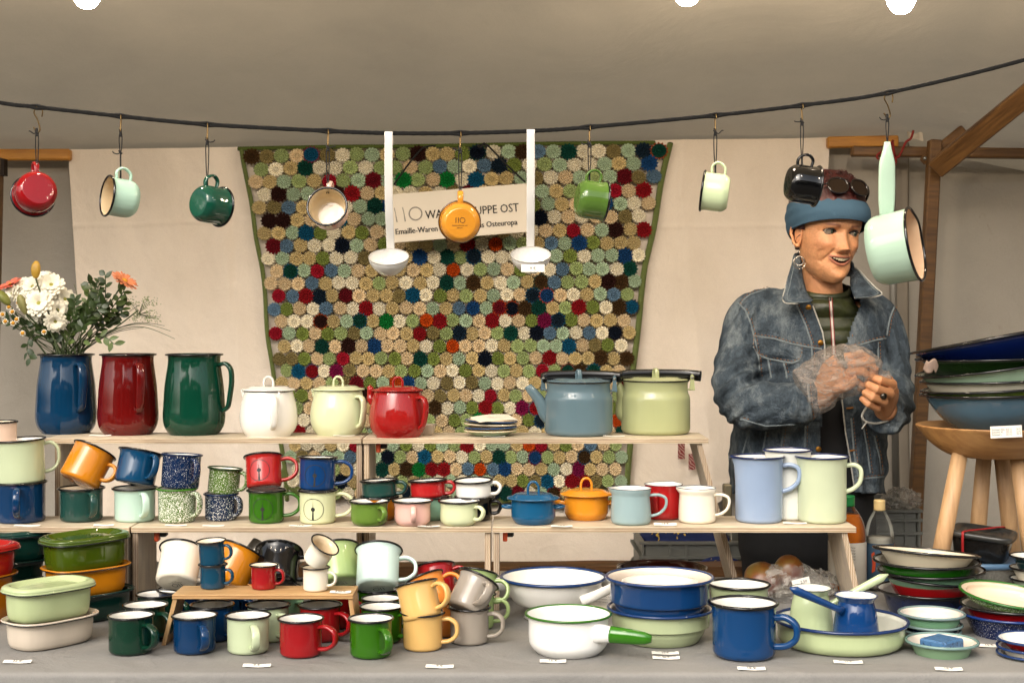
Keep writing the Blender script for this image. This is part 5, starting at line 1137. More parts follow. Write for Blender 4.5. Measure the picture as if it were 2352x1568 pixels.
# ladles
def ladle(label, px, yt, ybowl, ww=93):
    k = YR2 / FPX; t = thing("ladle", label, "ladle", P(px, ybowl, YR2), group="white enamel ladles"); em = enamel('#cfcdc8', .08); rb = ww / 2 * k
    tilt = Euler((R(26), 0, 0)).to_matrix().to_4x4(); b_ = MB(); pf = smooth_prof([(0, -rb * .92), (rb * .45, -rb * .84), (rb * .8, -rb * .50), (rb * .97, -.008), (rb, 0)], 5)
    b_.lathe(pf, 56, M=tilt); b_.lathe([(r * .985, z + .0012) for r, z in pf], 56, M=tilt, flip=True); bo = b_.build("bowl", em, t)
    l_ = MB(); l_.torus(rb, .0009, 0, 64, 6, M=tilt); l_.build("edge_line", enamel('#8a857a'), bo)
    H = (ybowl - yt) * k - .007; s = MB(); q = [(0, rb * .90, -.022), (0, rb * .97, .006), (0, rb * .92, .03), (0, .010, .09), (0, -.005, H * .6), (0, -.006, H - .004), (0, -.001, H + .001), (0, .006, H - .003), (0, .008, H - .02)]
    q = [(x, y, z + (0)) for x, y, z in q]; s.sweep(spline(q, 8), .0083, .0016, up=(1, 0, 0), seg=12, power=5); s.build("handle", em, t); return t
ladle("white ladle hanging on the rope beside the sign, without a price tag", 893, 302, 590)
l2 = ladle("white ladle hanging on the rope with a price tag on its bowl", 1219, 297, 585)
t = thing("price_tag", "white price tag reading 9 euro stuck on the hanging ladle", "price tag", P(1224, 616, YR2 - .043)); kk = YR2 / FPX; m = MB(); m.box((0, 0, 0), (53 * kk, .0006, 17 * kk)); m.build("card", CARD, t)
m = MB(); v_, f_ = text_geo("9 \u20ac", .0085, 'CENTER'); m.add(v_, f_, 0, False, Matrix.Translation((0, -.0006, -.003)) @ Matrix.Rotation(R(90), 4, 'X')); m.build("print", INK, t)
# ---------------------------------------------------------------- bottles, fruit, bag
def bottle(label, px, pyc, pyb, Y, w, capc, liq, liq_top, labc, z, cap_h=24):
    k = Y / FPX; r = w / 2 * k; H = CZ - (pyc - HOR) * k - z; t = thing("drink_bottle", label, "bottle", (P(px, 0, Y).x, Y, z), group="plastic drink bottles")
    gm, nt, n, l, b = new_mat("bottle_plastic"); b.inputs['Base Color'].default_value = (.62, .64, .60, 1); b.inputs['Roughness'].default_value = .08; tb_ = n.new('ShaderNodeBsdfTransparent'); mb_ = n.new('ShaderNodeMixShader'); lb_ = n.new('ShaderNodeLayerWeight'); lb_.inputs[0].default_value = .22; l.new(lb_.outputs['Fresnel'], mb_.inputs[0]); l.new(tb_.outputs[0], mb_.inputs[1]); l.new(b.outputs[0], mb_.inputs[2]); l.new(mb_.outputs[0], n['Material Output'].inputs[0])
    pf = smooth_prof([(0, .004), (r * .6, 0), (r * .94, .008), (r * .98, H * .2), (r, H * .45), (r * .98, H * .62), (r * .78, H * .76), (r * .42, H * .87), (r * .30, H * .91), (r * .30, H * .95)], 5)
    m = MB(); m.lathe(pf, 40); m.build("bottle_wall", MATS.setdefault('bottle', gm), t)
    lm, nt, n, l, b = new_mat("drink_" + liq[1:]); b.inputs['Base Color'].default_value = lin(liq); b.inputs['Roughness'].default_value = .3; b.inputs['Transmission Weight'].default_value = 0.0; b.inputs['IOR'].default_value = 1.05
    q = [(max(a - .0025, 0), min(c, H * liq_top)) for a, c in pf if c < H * liq_top] ; q.append((q[-1][0], H * liq_top)); q.append((0, H * liq_top)); m = MB(); m.lathe([(a, c + .001) for a, c in q], 40); m.build("drink", lm, t)
    m = MB(); m.lathe([(r * 1.004, H * .10), (r * 1.012, H * .12), (r * 1.012, H * .52), (r * 1.002, H * .53)], 40); lo = m.build("wrapper", plain("wrapper_" + labc[1:], labc, .35, var=.06, scale=30), t)
    ch = cap_h * k; m = MB(); rc = r * .40; m.lathe([(0, H), (rc * .9, H), (rc, H - ch * .12)] + [(rc * (1.0 if i % 2 else .97), H - ch * (.2 + .13 * i)) for i in range(6)] + [(rc, H - ch), (0, H - ch)], 32, flip=True); m.build("cap", plain("cap_" + capc[1:], capc, .4), t)
    return t, r, H, lo
t, r, H, lo = bottle("drink bottle with green cap, orange juice and pale wrapper behind the shelf leg", 1946, 1137, 1356, 3.22, 86, '#0f7a3a', '#a8590c', .80, '#b3ada0', ZT + .0)
def wrapmark(verts, faces, az, zc, r): 
    return [((r + .0006) * math.cos(R(az) + v[0] / r), (r + .0006) * math.sin(R(az) + v[0] / r), zc + v[1]) for v in verts], faces
r *= 1.012
m = MB(); m.add(*wrapmark([(.009 * math.cos(a), .012 * math.sin(a)) for a in [2 * PI * i / 24 for i in range(24)]], [tuple(range(24))], -112, H * .2, r), 0, False); m.build("round_mark", plain("lime_mark", '#5c7d22', .5), lo)
m = MB(); m.add(*wrapmark([(.0062 * math.cos(a), .009 * math.sin(a)) for a in [2 * PI * i / 24 for i in range(24)]], [tuple(range(24))], -112, H * .2, r + .0004), 0, False)
for i in range(5): v_, f_ = text_geo("Natürlich Mango", .0042); m.add(*wrapmark([(a[0] - .012, a[1]) for a in v_], f_, -100, H * (.48 - .03 * i), r), 0, False)
for i in range(3):
    for a0 in (90, 210, 330):
        a1 = a0 + 120; p_, q_ = [(.0038 * math.cos(R(a)), .0038 * math.sin(R(a))) for a in (a0, a1)]; m.add(*wrapmark([p_, q_, (q_[0] * .75, q_[1] * .75), (p_[0] * .75, p_[1] * .75)], [(3, 2, 1, 0)], -82, H * (.26 - .045 * i), r), 0, False)
m.build("wrapper_print", INK, lo)
t, r, H, lo = bottle("half empty water bottle with beige cap and blue wrapper by the bowls", 2020, 1147, 1330, 3.24, 66, '#c9b07a', '#8f8c80', .58, '#2d4254', ZT)
r *= 1.012; m = MB()
for i in range(9): v_, f_ = text_geo("Mineralwasser classic", .0036); m.add(*wrapmark([(a[0] - .018, a[1]) for a in v_], f_, -70, H * (.48 - .028 * i), r), 0, False)
m.build("wrapper_print", plain("pale_print", '#8d9aa6', .5), lo)
m = MB(); m.add(*wrapmark([(-.004, -.02), (.004, -.014), (.006, .01), (.002, .03), (-.005, .024), (-.002, 0)], [(0, 1, 2, 3, 4, 5)], -128, H * .3, r + .0003), 0, False); m.add(*wrapmark([(-.002, -.012), (.004, -.012), (.006, .014), (.003, .014)], [(0, 1, 2, 3)], -35, H * .46, r + .0003), 0, False); m.build("wrapper_swirl", plain("orange_swirl", '#a33a14', .5), lo)
# mangoes in a clear bag
FR, nt, n, l, b = new_mat("mango_skin"); t1 = tex_noise(n, l, 14, 3); r1 = ramp(n, l, t1.outputs[0], [(.38, lin('#6e5a2a')), (.5, lin('#74461a')), (.62, lin('#5c2410'))]); l.new(r1.outputs[0], b.inputs['Base Color']); b.inputs['Roughness'].default_value = .35
for lb, px, py, w_, h_, rz in (("yellow mango in the clear bag, nearest the milk pan", 1752, 1330, .050, .036, 20), ("red orange mango on top in the clear bag", 1812, 1310, .040, .034, -10)):
    kk = 3.13 / FPX; t = thing("mango", lb, "mango", P(px, py, 3.13), (R(20), R(rz), 0), "mangoes in the bag"); m = MB(); m.lathe(smooth_prof([(0, -h_), (w_ * .5, -h_ * .85), (w_ * .82, -h_ * .2), (w_ * .8, h_ * .35), (w_ * .45, h_ * .9), (0, h_)], 5), 32); m.build("fruit", FR, t)
bg_, nt, n, l, b = new_mat("clear_bag"); tr = n.new("ShaderNodeBsdfTransparent"); mx = n.new("ShaderNodeMixShader"); lw = n.new("ShaderNodeLayerWeight"); lw.inputs[0].default_value = .35
b.inputs['Base Color'].default_value = lin('#cfcac0'); b.inputs['Roughness'].default_value = .12; tcn = tex_noise(n, l, 26, 5, .6, dist=1.5); add_bump(n, l, b, tcn.outputs[0], 1.0, .02)
rr_ = ramp(n, l, tcn.outputs[0], [(.42, (.16,) * 3), (.58, (.70,) * 3)]); mm = n.new("ShaderNodeMath"); mm.operation = 'MAXIMUM'; l.new(lw.outputs['Facing'], mm.inputs[0]); l.new(rr_.outputs[0], mm.inputs[1]); m2_ = n.new("ShaderNodeMath"); m2_.operation = 'MULTIPLY'; m2_.inputs[1].default_value = .6; l.new(mm.outputs[0], m2_.inputs[0])
l.new(m2_.outputs[0], mx.inputs[0]); l.new(tr.outputs[0], mx.inputs[1]); l.new(b.outputs[0], mx.inputs[2]); l.new(mx.outputs[0], n["Material Output"].inputs[0]); CLEAR = bg_
def blob(fn, nu=48, nv=28):
    rings = [[fn(2 * PI * i / nu, v) for i in range(nu)] for v in [PI * (j + .5) / nv for j in range(nv)]]; m = MB(); m.rings(rings); return m
cb = P(1808, 1345, 3.12)
def bagf(a, v): s = math.sin(v); d = 1 + .14 * noise.noise(Vector((math.cos(a) * 3, math.sin(a) * 3, v * 3))) + .06 * noise.noise(Vector((math.cos(a) * 9, math.sin(a) * 9, v * 8))); return (cb.x + .082 * math.cos(a) * s * d, cb.y + .055 * math.sin(a) * s * d, cb.z - .045 * math.cos(v) * d * (1 if v < PI / 2 else 1.05) + .003)
o = blob(bagf).build("clear_bag", CLEAR); tag(o, "clear crinkled plastic bag holding two mangoes behind the little coffee pots", "plastic bag")
cb2 = P(1880, 1340, 3.16)
o = blob(lambda a, v: tuple(cb2 + Vector((.040 * math.cos(a) * math.sin(v), .04 * math.sin(a) * math.sin(v), -.030 * math.cos(v))) * (1 + .3 * noise.noise(Vector((math.cos(a) * 5, math.sin(a) * 5, v * 4)))))).build("clear_bag", CLEAR); tag(o, "bunched clear plastic wrap beside the juice bottle", "plastic bag")
t = thing("price_sticker", "paper sticker on the mango bag", "sticker", P(1840, 1337, 3.055), (0, R(-12), R(8))); m = MB(); m.box((0, 0, 0), (.040, .0006, .018)); m.build("paper", CARD, t); m = MB(); v_, f_ = text_geo("2,50", .009, 'CENTER'); m.add(v_, f_, 0, False, Matrix.Translation((0.006, -.0008, -.002)) @ Matrix.Rotation(R(90), 4, 'X')); m.build("print", INK, t)
# blue flowered bag on the crate
bf, nt, n, l, b = new_mat("blue_flowered_cloth"); vo = n.new("ShaderNodeTexVoronoi"); vo.inputs['Scale'].default_value = 16; tc = n.new("ShaderNodeTexCoord"); tn = tex_noise(n, l, 22, 3, dist=2); mxv = mixc(n, l, .12, tc.outputs['Object'], tn.outputs['Color']); l.new(mxv, vo.inputs['Vector'])
rv = ramp(n, l, vo.outputs['Distance'], [(.10, lin('#b89a30')), (.24, lin('#c9aa48')), (.27, lin('#0c1c48')), (1, lin('#0e2254'))]); l.new(rv.outputs[0], b.inputs['Base Color']); b.inputs['Roughness'].default_value = .9
cb3 = P(1575, 1236, 3.88)
def bagb(a, v): s = math.sin(v) ** .7; d = 1 + .16 * noise.noise(Vector((math.cos(a) * 2.2, math.sin(a) * 2, v * 2.4))); return (cb3.x + .125 * math.cos(a) * s * d, cb3.y + .1 * math.sin(a) * s * d, cb3.z - .040 * math.cos(v) * d)
o = blob(bagb).build("cloth_bag", bf); tag(o, "dark blue cloth bag with yellow flowers lying on the grey crate", "bag")
cb4 = P(1655, 1308, 3.72)
o = blob(lambda a, v: (cb4.x + .07 * math.cos(a) * math.sin(v), cb4.y + .03 * math.sin(a) * math.sin(v), cb4.z - .03 * math.cos(v) * (1 + .2 * math.sin(a * 3)))).build("flowered_cloth", bf); tag(o, "bit of blue cloth with yellow flowers showing in the grey crate", "cloth")
cb5 = P(2070, 1148, 3.80)
o = blob(lambda a, v: tuple(cb5 + Vector((.05 * math.cos(a) * math.sin(v), .06 * math.sin(a) * math.sin(v), -.030 * math.cos(v))) * (1 + .4 * noise.noise(Vector((math.cos(a) * 4, math.sin(a) * 4, v * 4)))))).build("clear_bag", CLEAR); tag(o, "crumpled clear plastic lying in the crate by the brown post", "plastic bag")
# packing tape on the sheet, steel tube behind the bench, scissors end, box
TP, nt, n, l, b = new_mat("printed_tape"); w_ = n.new("ShaderNodeTexWave"); w_.inputs['Scale'].default_value = 60; w_.inputs['Distortion'].default_value = 6; w_.bands_direction = 'DIAGONAL'; tc = n.new("ShaderNodeTexCoord"); l.new(tc.outputs['Object'], w_.inputs['Vector']); rw_ = ramp(n, l, w_.outputs[0], [(.4, lin('#6e1a1c')), (.75, lin('#a98a80'))]); l.new(rw_.outputs[0], b.inputs['Base Color']); b.inputs['Roughness'].default_value = .25
for lb, x, y, hh in (("red printed tape strip on the linen sheet beside the upper step's leg", 1565, 1036, 36), ("red printed tape strip lower down on the linen sheet", 1589.5, 1060, 37)):
    p = P(x, y, YW - .085); kk = p.y / FPX; m = MB(); m.add([(-8 * kk, 0, -hh / 2 * kk), (8 * kk, 0, -hh / 2 * kk), (8 * kk, .0, 0), (8 * kk, 0, hh / 2 * kk), (-8 * kk, 0, hh / 2 * kk), (-8 * kk, .0, 0)], [(0, 1, 2, 5), (5, 2, 3, 4)], 0, False); o = m.build("tape_strip", TP); o.location = p; tag(o, lb, "tape", "red printed tape strips")
m = MB(); m.sweep([P(548, 1330, 3.02), P(606, 1255, 3.06)], .030, seg=24, cap=False); m.sweep([P(606, 1255, 3.06), P(548, 1330, 3.02)], .028, seg=24, cap=False); o = m.build("steel_tube", plain("brushed_steel", '#8f8b82', .25, .9)); tag(o, "grey steel tube leaning behind the yellow and black tipped mugs", "tube")
t = thing("paper_box", "white flat box and papers behind the colander", "box", (P(1152, 0, 3.2).x, 3.2, ZT)); m = MB(); m.box((0, 0, .02), (.10, .12, .04), bev=.002); m.build("carton", plain("white_carton", '#b5ada0', .7, var=.05), t)
t = thing("paper_sheets", "printed paper sheets lying between the colander and stepped bowls", "paper", (P(1395, 0, 3.05).x, 3.05, ZT)); m = grid(lambda u, v: ((u - .5) * .12, (v - .5) * .16, .002 + .03 * v + .003 * math.sin(u * 6)), 8, 8); m.build("sheets", CARD, t)
m = MB(); 
for i in range(6): v_, f_ = text_geo("Warengruppe Ost Preisliste", .007, 'CENTER'); m.add([(a[0], a[1] + .05 - i * .016, .0036 + .03 * ((a[1] + .05 - i * .016) / .16 + .5) + .003 * math.sin((a[0] / .12 + .5) * 6)) for a in v_], f_, 0, False)
m.build("print", INK, t)
t = thing("metal_clip", "grey metal bracket end standing at the foot of the upper step by the cream creamer", "bracket", (P(1670, 0, 3.19).x, 3.19, ZM - .02)); m = MB(); m.box((0, 0, .045), (.018, .03, .09), bev=.003); m.build("clip", plain("dull_metal", '#6b6450', .4, .6), t)
# ---------------------------------------------------------------- flowers in the blue jug
J = ITEMS['j1']; frn = random.Random(21); JY = J['Y']
PET = plain("white_petal", '#e2ddca', .6, var=.06, scale=60); PEACH = plain("peach_petal", '#c97a52', .6, var=.12, scale=90); GRN = plain("stem_green", '#2f3d14', .6, var=.2, scale=60)
LEAF = plain("leaf_green", '#26380f', .42, var=.3, scale=50); LEAF2 = plain("leaf_light", '#4a5c26', .45, var=.25, scale=50); YELC = plain("yellow_centre", '#b9821a', .7, var=.2, scale=200); BUD = plain("lily_bud_skin", '#a8923a', .5, var=.15, scale=40); UMB = plain("umbel_green", '#7f8c58', .7, var=.2, scale=200)
def stem(m, a, b, r=.0016, bow=.02, mi=0):
    a = Vector(a); b = Vector(b); mid = (a + b) / 2 + Vector((frn.uniform(-bow, bow), frn.uniform(-bow, bow) * .6, bow * .3)); m.sweep(spline([a, mid, b], 6), r, seg=6, mi=mi)
def mouth():
    a = frn.uniform(0, 2 * PI); q = J['r'] * .75 * math.sqrt(frn.random()); return Vector((J['X'] + q * math.cos(a), JY + q * math.sin(a), J['top'] - .02))
def leafgeo(m, base, d, L, W, mi=0, curl=.15, n=None):
    d = Vector(d).normalized(); s = d.cross(Vector(n or (frn.uniform(-1, 1), -1, frn.uniform(-.3, 1)))).normalized(); u = s.cross(d)
    V = []; 
    for t, w in ((0, .05), (.25, .75), (.5, 1), (.75, .72), (1, .02)):
        c = Vector(base) + d * (L * t) - u * (curl * L * t * t); V += [c + s * W * w + u * W * .18 * w, c, c - s * W * w + u * W * .18 * w]
    m.add(V, [q for i in range(4) for q in ((3 * i, 3 * i + 1, 3 * i + 4, 3 * i + 3), (3 * i + 1, 3 * i + 2, 3 * i + 5, 3 * i + 4))], mi)
def petals(m, c, ax, r, n, w, cup=.25, layers=2, seed=0):
    ax = Vector(ax).normalized(); x = ax.orthogonal().normalized(); y = ax.cross(x)
    for l_ in range(layers):
        for i in range(n):
            a = 2 * PI * (i + .5 * l_) / n + frn.uniform(-.1, .1); d = x * math.cos(a) + y * math.sin(a); tp = (1 - .18 * l_); cu = cup + .25 * l_ + frn.uniform(-.1, .1)
            s = ax.cross(d); V = []
            for t, ww in ((.08, .25), (.4, .85), (.75, 1.0), (.93, .8), (1.0, .35)):
                p = Vector(c) + d * (r * tp * t) + ax * (r * cu * t * (1 - .45 * t)) ; V += [p + s * w * ww * r - ax * .0, p + ax * .05 * r * ww, p - s * w * ww * r]
            m.add(V, [q for k in range(4) for q in ((3 * k, 3 * k + 1, 3 * k + 4, 3 * k + 3), (3 * k + 1, 3 * k + 2, 3 * k + 5, 3 * k + 4))])
def flower(name, label, cat, px, py, dy, rpx, ax, n, w, mat, cmat, group, cup=.3, layers=3, calyx=False, cr=.22):
    c = P(px, py, JY + dy); r = rpx * (1.15 if name == 'white_daisy' else 1.0) * JY / FPX; t = thing(name, label, cat, c, group=group); ax = Vector(ax).normalized()
    m = MB(); petals(m, (0, 0, 0), ax, r, n, w, cup, layers); m.build("petals", mat, t)
    m = MB(); m.lathe(smooth_prof([(0, -.2 * r), (cr * r, 0), (cr * .9 * r, .14 * r), (0, .22 * r)], 3), 14, M=ax.to_track_quat('Z', 'Y').to_matrix().to_4x4()); m.build("flower_centre", cmat, t)
    m = MB(); stem(m, (0, 0, 0), mouth() - c, .0019)
    if calyx: m.lathe(smooth_prof([(0, -.45 * r), (.16 * r, -.4 * r), (.42 * r, -.05 * r), (.3 * r, .0)], 3), 14, M=ax.to_track_quat('Z', 'Y').to_matrix().to_4x4())
    m.build("stem", GRN, t); return t
GD = "white daisy flowers in the blue jug"
for px, py, dy, r_, ax, lb in ((77, 660, -.02, 27, (-.3, -.8, .6), "white daisy under the upright lily bud"), (118, 656, -.02, 27, (.2, -.8, .5), "white daisy topmost beside the tarpaulin's edge"), (90, 697, -.045, 29, (.1, -.95, .25), "large white daisy in the middle of the bunch, facing out"), (148, 688, .0, 25, (.5, -.7, .3), "creamy daisy nearest the green leaves"), (30, 675, -.01, 22, (-.5, -.7, .3), "white daisy beside the pink gerbera"), (99, 638, .01, 22, (0, -.4, .9), "white daisy peeping up behind the two topmost ones"), (127, 737, -.04, 23, (.3, -.9, -.3), "white daisy hanging low before the stems"), (80, 722, -.03, 22, (-.2, -.9, -.4), "white daisy drooping under the large middle one"), (55, 655, .0, 20, (-.3, -.7, .6), "white daisy between the gerbera and the upright bud"), (104, 676, -.03, 23, (.3, -.8, .5), "white daisy squeezed between the topmost and the large middle one"), (58, 690, -.03, 22, (-.4, -.8, .2), "white daisy behind the grey green lily bud"), (132, 712, -.02, 20, (.5, -.8, .1), "white daisy half hidden above the lowest hanging one")):
    flower("white_daisy", lb, "daisy", px, py, dy, r_, ax, 13, .17, PET, plain("pale_centre", '#8c8a3a', .7), GD)
flower("gerbera_flower", "orange gerbera standing out highest on the leafy side", "gerbera", 285, 646, -.01, 34, (.55, -.25, .8), 20, .10, PEACH, YELC, "gerberas in the blue jug", .15, 2, True)
flower("gerbera_flower", "salmon pink gerbera at the picture's edge", "gerbera", 24, 655, .0, 30, (-.35, -.3, .8), 20, .10, plain("salmon_petal", '#dd6f58', .6, var=.1, scale=90), YELC, "gerberas in the blue jug", .15, 2, True)
for px, py, L, ax, lb, cc in ((82, 640, .042, (.05, 0, 1), "golden closed lily bud standing upright above the daisies", '#a8842a'), (62, 722, .050, (-.35, -.15, 1), "green grey closed lily bud before the daisies", '#7e7a48'), (22, 700, .045, (-.8, 0, .9), "green lily bud pointing out at the picture's edge", '#6c7030')):
    c = P(px, py, JY - .05); t = thing("lily_bud", lb, "lily bud", c, group="lily buds"); d = Vector(ax).normalized(); m = MB(); Mq = d.to_track_quat('Z', 'Y').to_matrix().to_4x4()
    m.lathe(smooth_prof([(0, 0), (.006, .003), (.0105, L * .4), (.0095, L * .75), (.004, L * .97), (0, L)], 4), 18, M=Mq, fn=lambda r, z, a: (r * (1 + .12 * math.cos(3 * a)) * math.cos(a), r * (1 + .12 * math.cos(3 * a)) * math.sin(a), z)); m.build("bud", plain("bud_" + cc[1:], cc, .5, var=.12, scale=50), t)
    m = MB(); stem(m, (0, 0, 0), mouth() - c, .002); m.build("stem", GRN, t)
def sprig(label, pts, nl, L, W, mat, spread=1.0, name="leafy_sprig", dy=0.0):
    q = [mouth()] + [P(x, y, JY + dy) for x, y in pts]; c = q[0]; t = thing(name, label, "leafy sprig", c, group="leafy sprigs in the blue jug"); s = spline(q, 8); m = MB(); m.sweep([p - c for p in s], .0013, seg=6); m.build("stem", GRN, t)
    m = MB(); n = len(s)
    for i in range(nl):
        u = .35 + .65 * (i / max(nl - 1, 1)); k_ = min(int(u * (n - 1)), n - 2); p = s[k_].lerp(s[k_ + 1], u * (n - 1) - k_); d = (s[k_ + 1] - s[k_]).normalized(); sd = Vector((-d.z, 0, d.x)) * (1 if i % 2 else -1) + Vector((0, frn.uniform(-.8, .3), 0))
        leafgeo(m, p - c, d * .75 + sd * spread * frn.uniform(.6, 1.1), L * frn.uniform(.7, 1.15), W * frn.uniform(.8, 1.2))
    m.build("leaves", mat, t)
SP = [("leafy sprig reaching up beside the orange gerbera", [(215, 740), (240, 690), (242, 632)], 12, LEAF), ("leafy sprig rising in the middle of the greenery", [(190, 740), (215, 700), (228, 650)], 14, LEAF), ("leafy sprig leaning out under the gerbera", [(220, 750), (255, 710), (285, 668)], 14, LEAF2), ("leafy sprig in front of the greenery", [(180, 750), (195, 715), (205, 672)], 14, LEAF2),
      ("leafy sprig with broad leaves by the daisies", [(160, 750), (170, 715), (172, 690)], 12, LEAF), ("dark leafy sprig behind the drooping daisy", [(140, 755), (150, 722), (155, 700)], 12, LEAF), ("leafy sprig low on the umbel's side", [(215, 770), (250, 740), (282, 716)], 13, LEAF), ("leafy sprig between gerbera and umbel", [(225, 760), (262, 728), (290, 695)], 12, LEAF2),
      ("dark sprig under the daisies", [(110, 775), (95, 745), (70, 735)], 12, LEAF), ("dark sprig spreading towards the picture's edge", [(110, 780), (60, 750), (18, 735)], 12, LEAF), ("short leafy sprig low over the jug's mouth", [(150, 790), (160, 765), (185, 745)], 10, LEAF2), ("short dark sprig in the centre of the bunch", [(130, 790), (120, 765), (112, 745)], 10, LEAF),
      ("leafy sprig tip curling above the gerbera's stem", [(205, 730), (225, 675), (205, 650)], 10, LEAF), ("sprig with fine leaves hanging down beside the jug", [(120, 785), (75, 770), (62, 800), (70, 822)], 9, LEAF), ("leafy sprig drooping beside the jug's far rim", [(190, 785), (235, 772), (262, 790)], 8, LEAF2), ("dense leafy sprig filling the middle", [(185, 770), (200, 735), (235, 700)], 16, LEAF), ("dense dark sprig filling behind", [(165, 765), (190, 725), (215, 690)], 16, LEAF)]
for i, (lb, pts, nl, mt) in enumerate(SP): sprig(lb, pts, nl, .025, .0066, mt, dy=frn.uniform(-.03, .03))
BL_ = [("long arching grass blade reaching farthest over the red jug", [(230, 775), (320, 750), (402, 778)]), ("grass blade arching just above the longest one", [(230, 770), (320, 744), (392, 760)]), ("thin grass blade ending over the dark red jug", [(225, 775), (310, 742), (378, 748)]), ("grass blade pointing up past the umbel", [(210, 770), (260, 740), (320, 700)]), ("straight blade rising through the leaves", [(195, 760), (205, 700), (212, 662)]), ("straight blade beside the umbel's stem", [(200, 770), (235, 735), (262, 690)]),
       ("blade standing upright behind the daisies", [(160, 760), (180, 700), (170, 652)]), ("short blade leaning to the picture's edge", [(120, 785), (70, 755), (5, 715)]), ("low blade curving out over the rim", [(215, 788), (270, 762), (330, 752)]), ("blade crossing the stems low", [(140, 790), (118, 760), (108, 735)]), ("upright blade in the middle of the greenery", [(180, 775), (190, 730), (196, 690)]), ("thin blade curving down to the picture's edge", [(120, 790), (60, 765), (0, 735)])]
for lb, pts in BL_:
    q = [mouth()] + [P(x, y, JY + frn.uniform(-.04, .02)) for x, y in pts]; c = q[0]; t = None; s = spline(q, 8); n = len(s); m = MB(); m.sweep([p - c for p in s], [.0028 * (1 - .9 * (i / (n - 1)) ** 2) + .0002 for i in range(n)], .0005, up=(.3, -1, .6), seg=6)
    o = m.build("grass_blade", LEAF2 if frn.random() < .6 else LEAF, None); o.location = c; tag(o, lb, "grass blade", "grass blades in the blue jug")
# umbel and yellow button flowers
c = P(318, 712, JY); t = thing("umbel_flower", "pale green lacy umbel flower on the side of the dark red jug", "umbel flower", c); m = MB(); st = MB(); stem(st, (0, 0, 0), mouth() - c, .0016)
for i in range(260):
    g_ = frn.choice([(0, -.01), (-.012, .018), (.012, .008), (.028, -.006), (.018, .024), (-.006, -.018), (.036, .016), (.022, -.024), (.044, -.020)]); p = Vector((g_[0] + frn.gauss(0, .006), frn.gauss(0, .008), g_[1] + frn.gauss(0, .006)))
    m.lathe([(0, -.0012), (.0017, 0), (0, .0014)], 5, M=Matrix.Translation(p))
    if i % 8 == 0: st.sweep([(0, 0, -.01), p], .0004, seg=4)
m.build("florets", UMB, t); st.build("stem", GRN, t)
for i, (px, py) in enumerate(((6, 722), (12, 738), (20, 705), (30, 742), (28, 716), (38, 733), (52, 765), (101, 762), (42, 695))):
    lb = ["small yellow button flower cut by the picture's edge", "small yellow button flower lowest of the edge cluster", "small yellow button flower below the salmon gerbera", "small yellow button flower over the thin blade", "small yellow button flower under the green bud", "small yellow button flower beside the drooping daisy", "small yellow button flower low among the stems", "single camomile flower low before the stems in the middle", "small yellow button flower touching the grey green bud"][i]
    c = P(px, py, JY - .05); t = thing("button_flower", lb, "button flower", c, group="small yellow button flowers"); m = MB(); petals(m, (0, 0, 0), (frn.uniform(-.5, .5), -1, .2), .007, 9, .2, -.2, 1); m.build("petals", PET, t)
    m = MB(); m.lathe(smooth_prof([(0, -.002), (.004, -.001), (.0042, .002), (0, .0045)], 3), 12, M=Matrix.Rotation(R(70), 4, 'X')); m.build("flower_centre", YELC, t); m = MB(); stem(m, (0, 0, 0), mouth() - c, .0008); m.build("stem", GRN, t)
# ---------------------------------------------------------------- the seller
def fuse(mb, voxel, smooth=6, factor=.5):
    me = bpy.data.meshes.new("tmp"); me.from_pydata(mb.v, [], mb.f); me.update(); o = bpy.data.objects.new("tmp", me); COL.objects.link(o)
    md = o.modifiers.new("r", 'REMESH'); md.mode = 'VOXEL'; md.voxel_size = voxel
    if smooth: ms = o.modifiers.new("s", 'SMOOTH'); ms.iterations = smooth; ms.factor = factor
    dg = bpy.context.evaluated_depsgraph_get(); ev = o.evaluated_get(dg); m2 = ev.to_mesh()
    V = [v.co.copy() for v in m2.vertices]; F = [tuple(p.vertices) for p in m2.polygons]; N = [v.normal.copy() for v in m2.vertices]; ev.to_mesh_clear(); bpy.data.objects.remove(o); bpy.data.meshes.remove(me)
    return V, F, N
PS = P(1880, 0, 3.6); person = thing("person", "smiling woman in denim jacket and blue headband, pulling on a clear plastic glove", "person", (PS.x, 3.6, 0))
def pbuild(mb, name, mat, colors=None, parent=None, sharp=None):
    o = mb.build(name, mat, parent or person, colors=colors, sharp=sharp)
    o.matrix_parent_inverse = (parent or person).matrix_world.inverted() if False else Matrix.Translation(-Vector((PS.x, 3.6, 0))); return o
G = lambda x, s: math.exp(-(x / s) ** 2)
HR = Matrix.Rotation(R(17), 4, 'Z') @ Matrix.Rotation(R(3.5), 4, 'Y') @ Matrix.Rotation(R(6), 4, 'X')
EYM = P(1937, 535, 3.47); HM = Matrix.Translation(EYM) @ HR @ Matrix.Translation((0, .080, 0)) @ Matrix.Scale(1.06, 4)
WZ = [(-.121, .0), (-.119, .018), (-.112, .030), (-.10, .041), (-.085, .051), (-.06, .060), (-.03, .066), (0, .0705), (.03, .0735), (.06, .072), (.085, .060), (.105, .034), (.114, .012), (.116, 0)]
FZ = [(-.121, .050), (-.119, .066), (-.112, .075), (-.10, .0815), (-.085, .081), (-.07, .0785), (-.055, .0815), (-.03, .082), (0, .0805), (.02, .086), (.045, .087), (.07, .076), (.09, .056), (.105, .034), (.116, .0)]
BZ = [(-.121, -.046), (-.112, -.028), (-.10, -.008), (-.085, .016), (-.06, .045), (-.03, .072), (0, .092), (.03, .1), (.06, .097), (.085, .078), (.105, .040), (.116, .0)]
def mouth_y(x): return -.0640 + .0085 * (abs(x) / .029) ** 1.8        # corners lifted: the smile
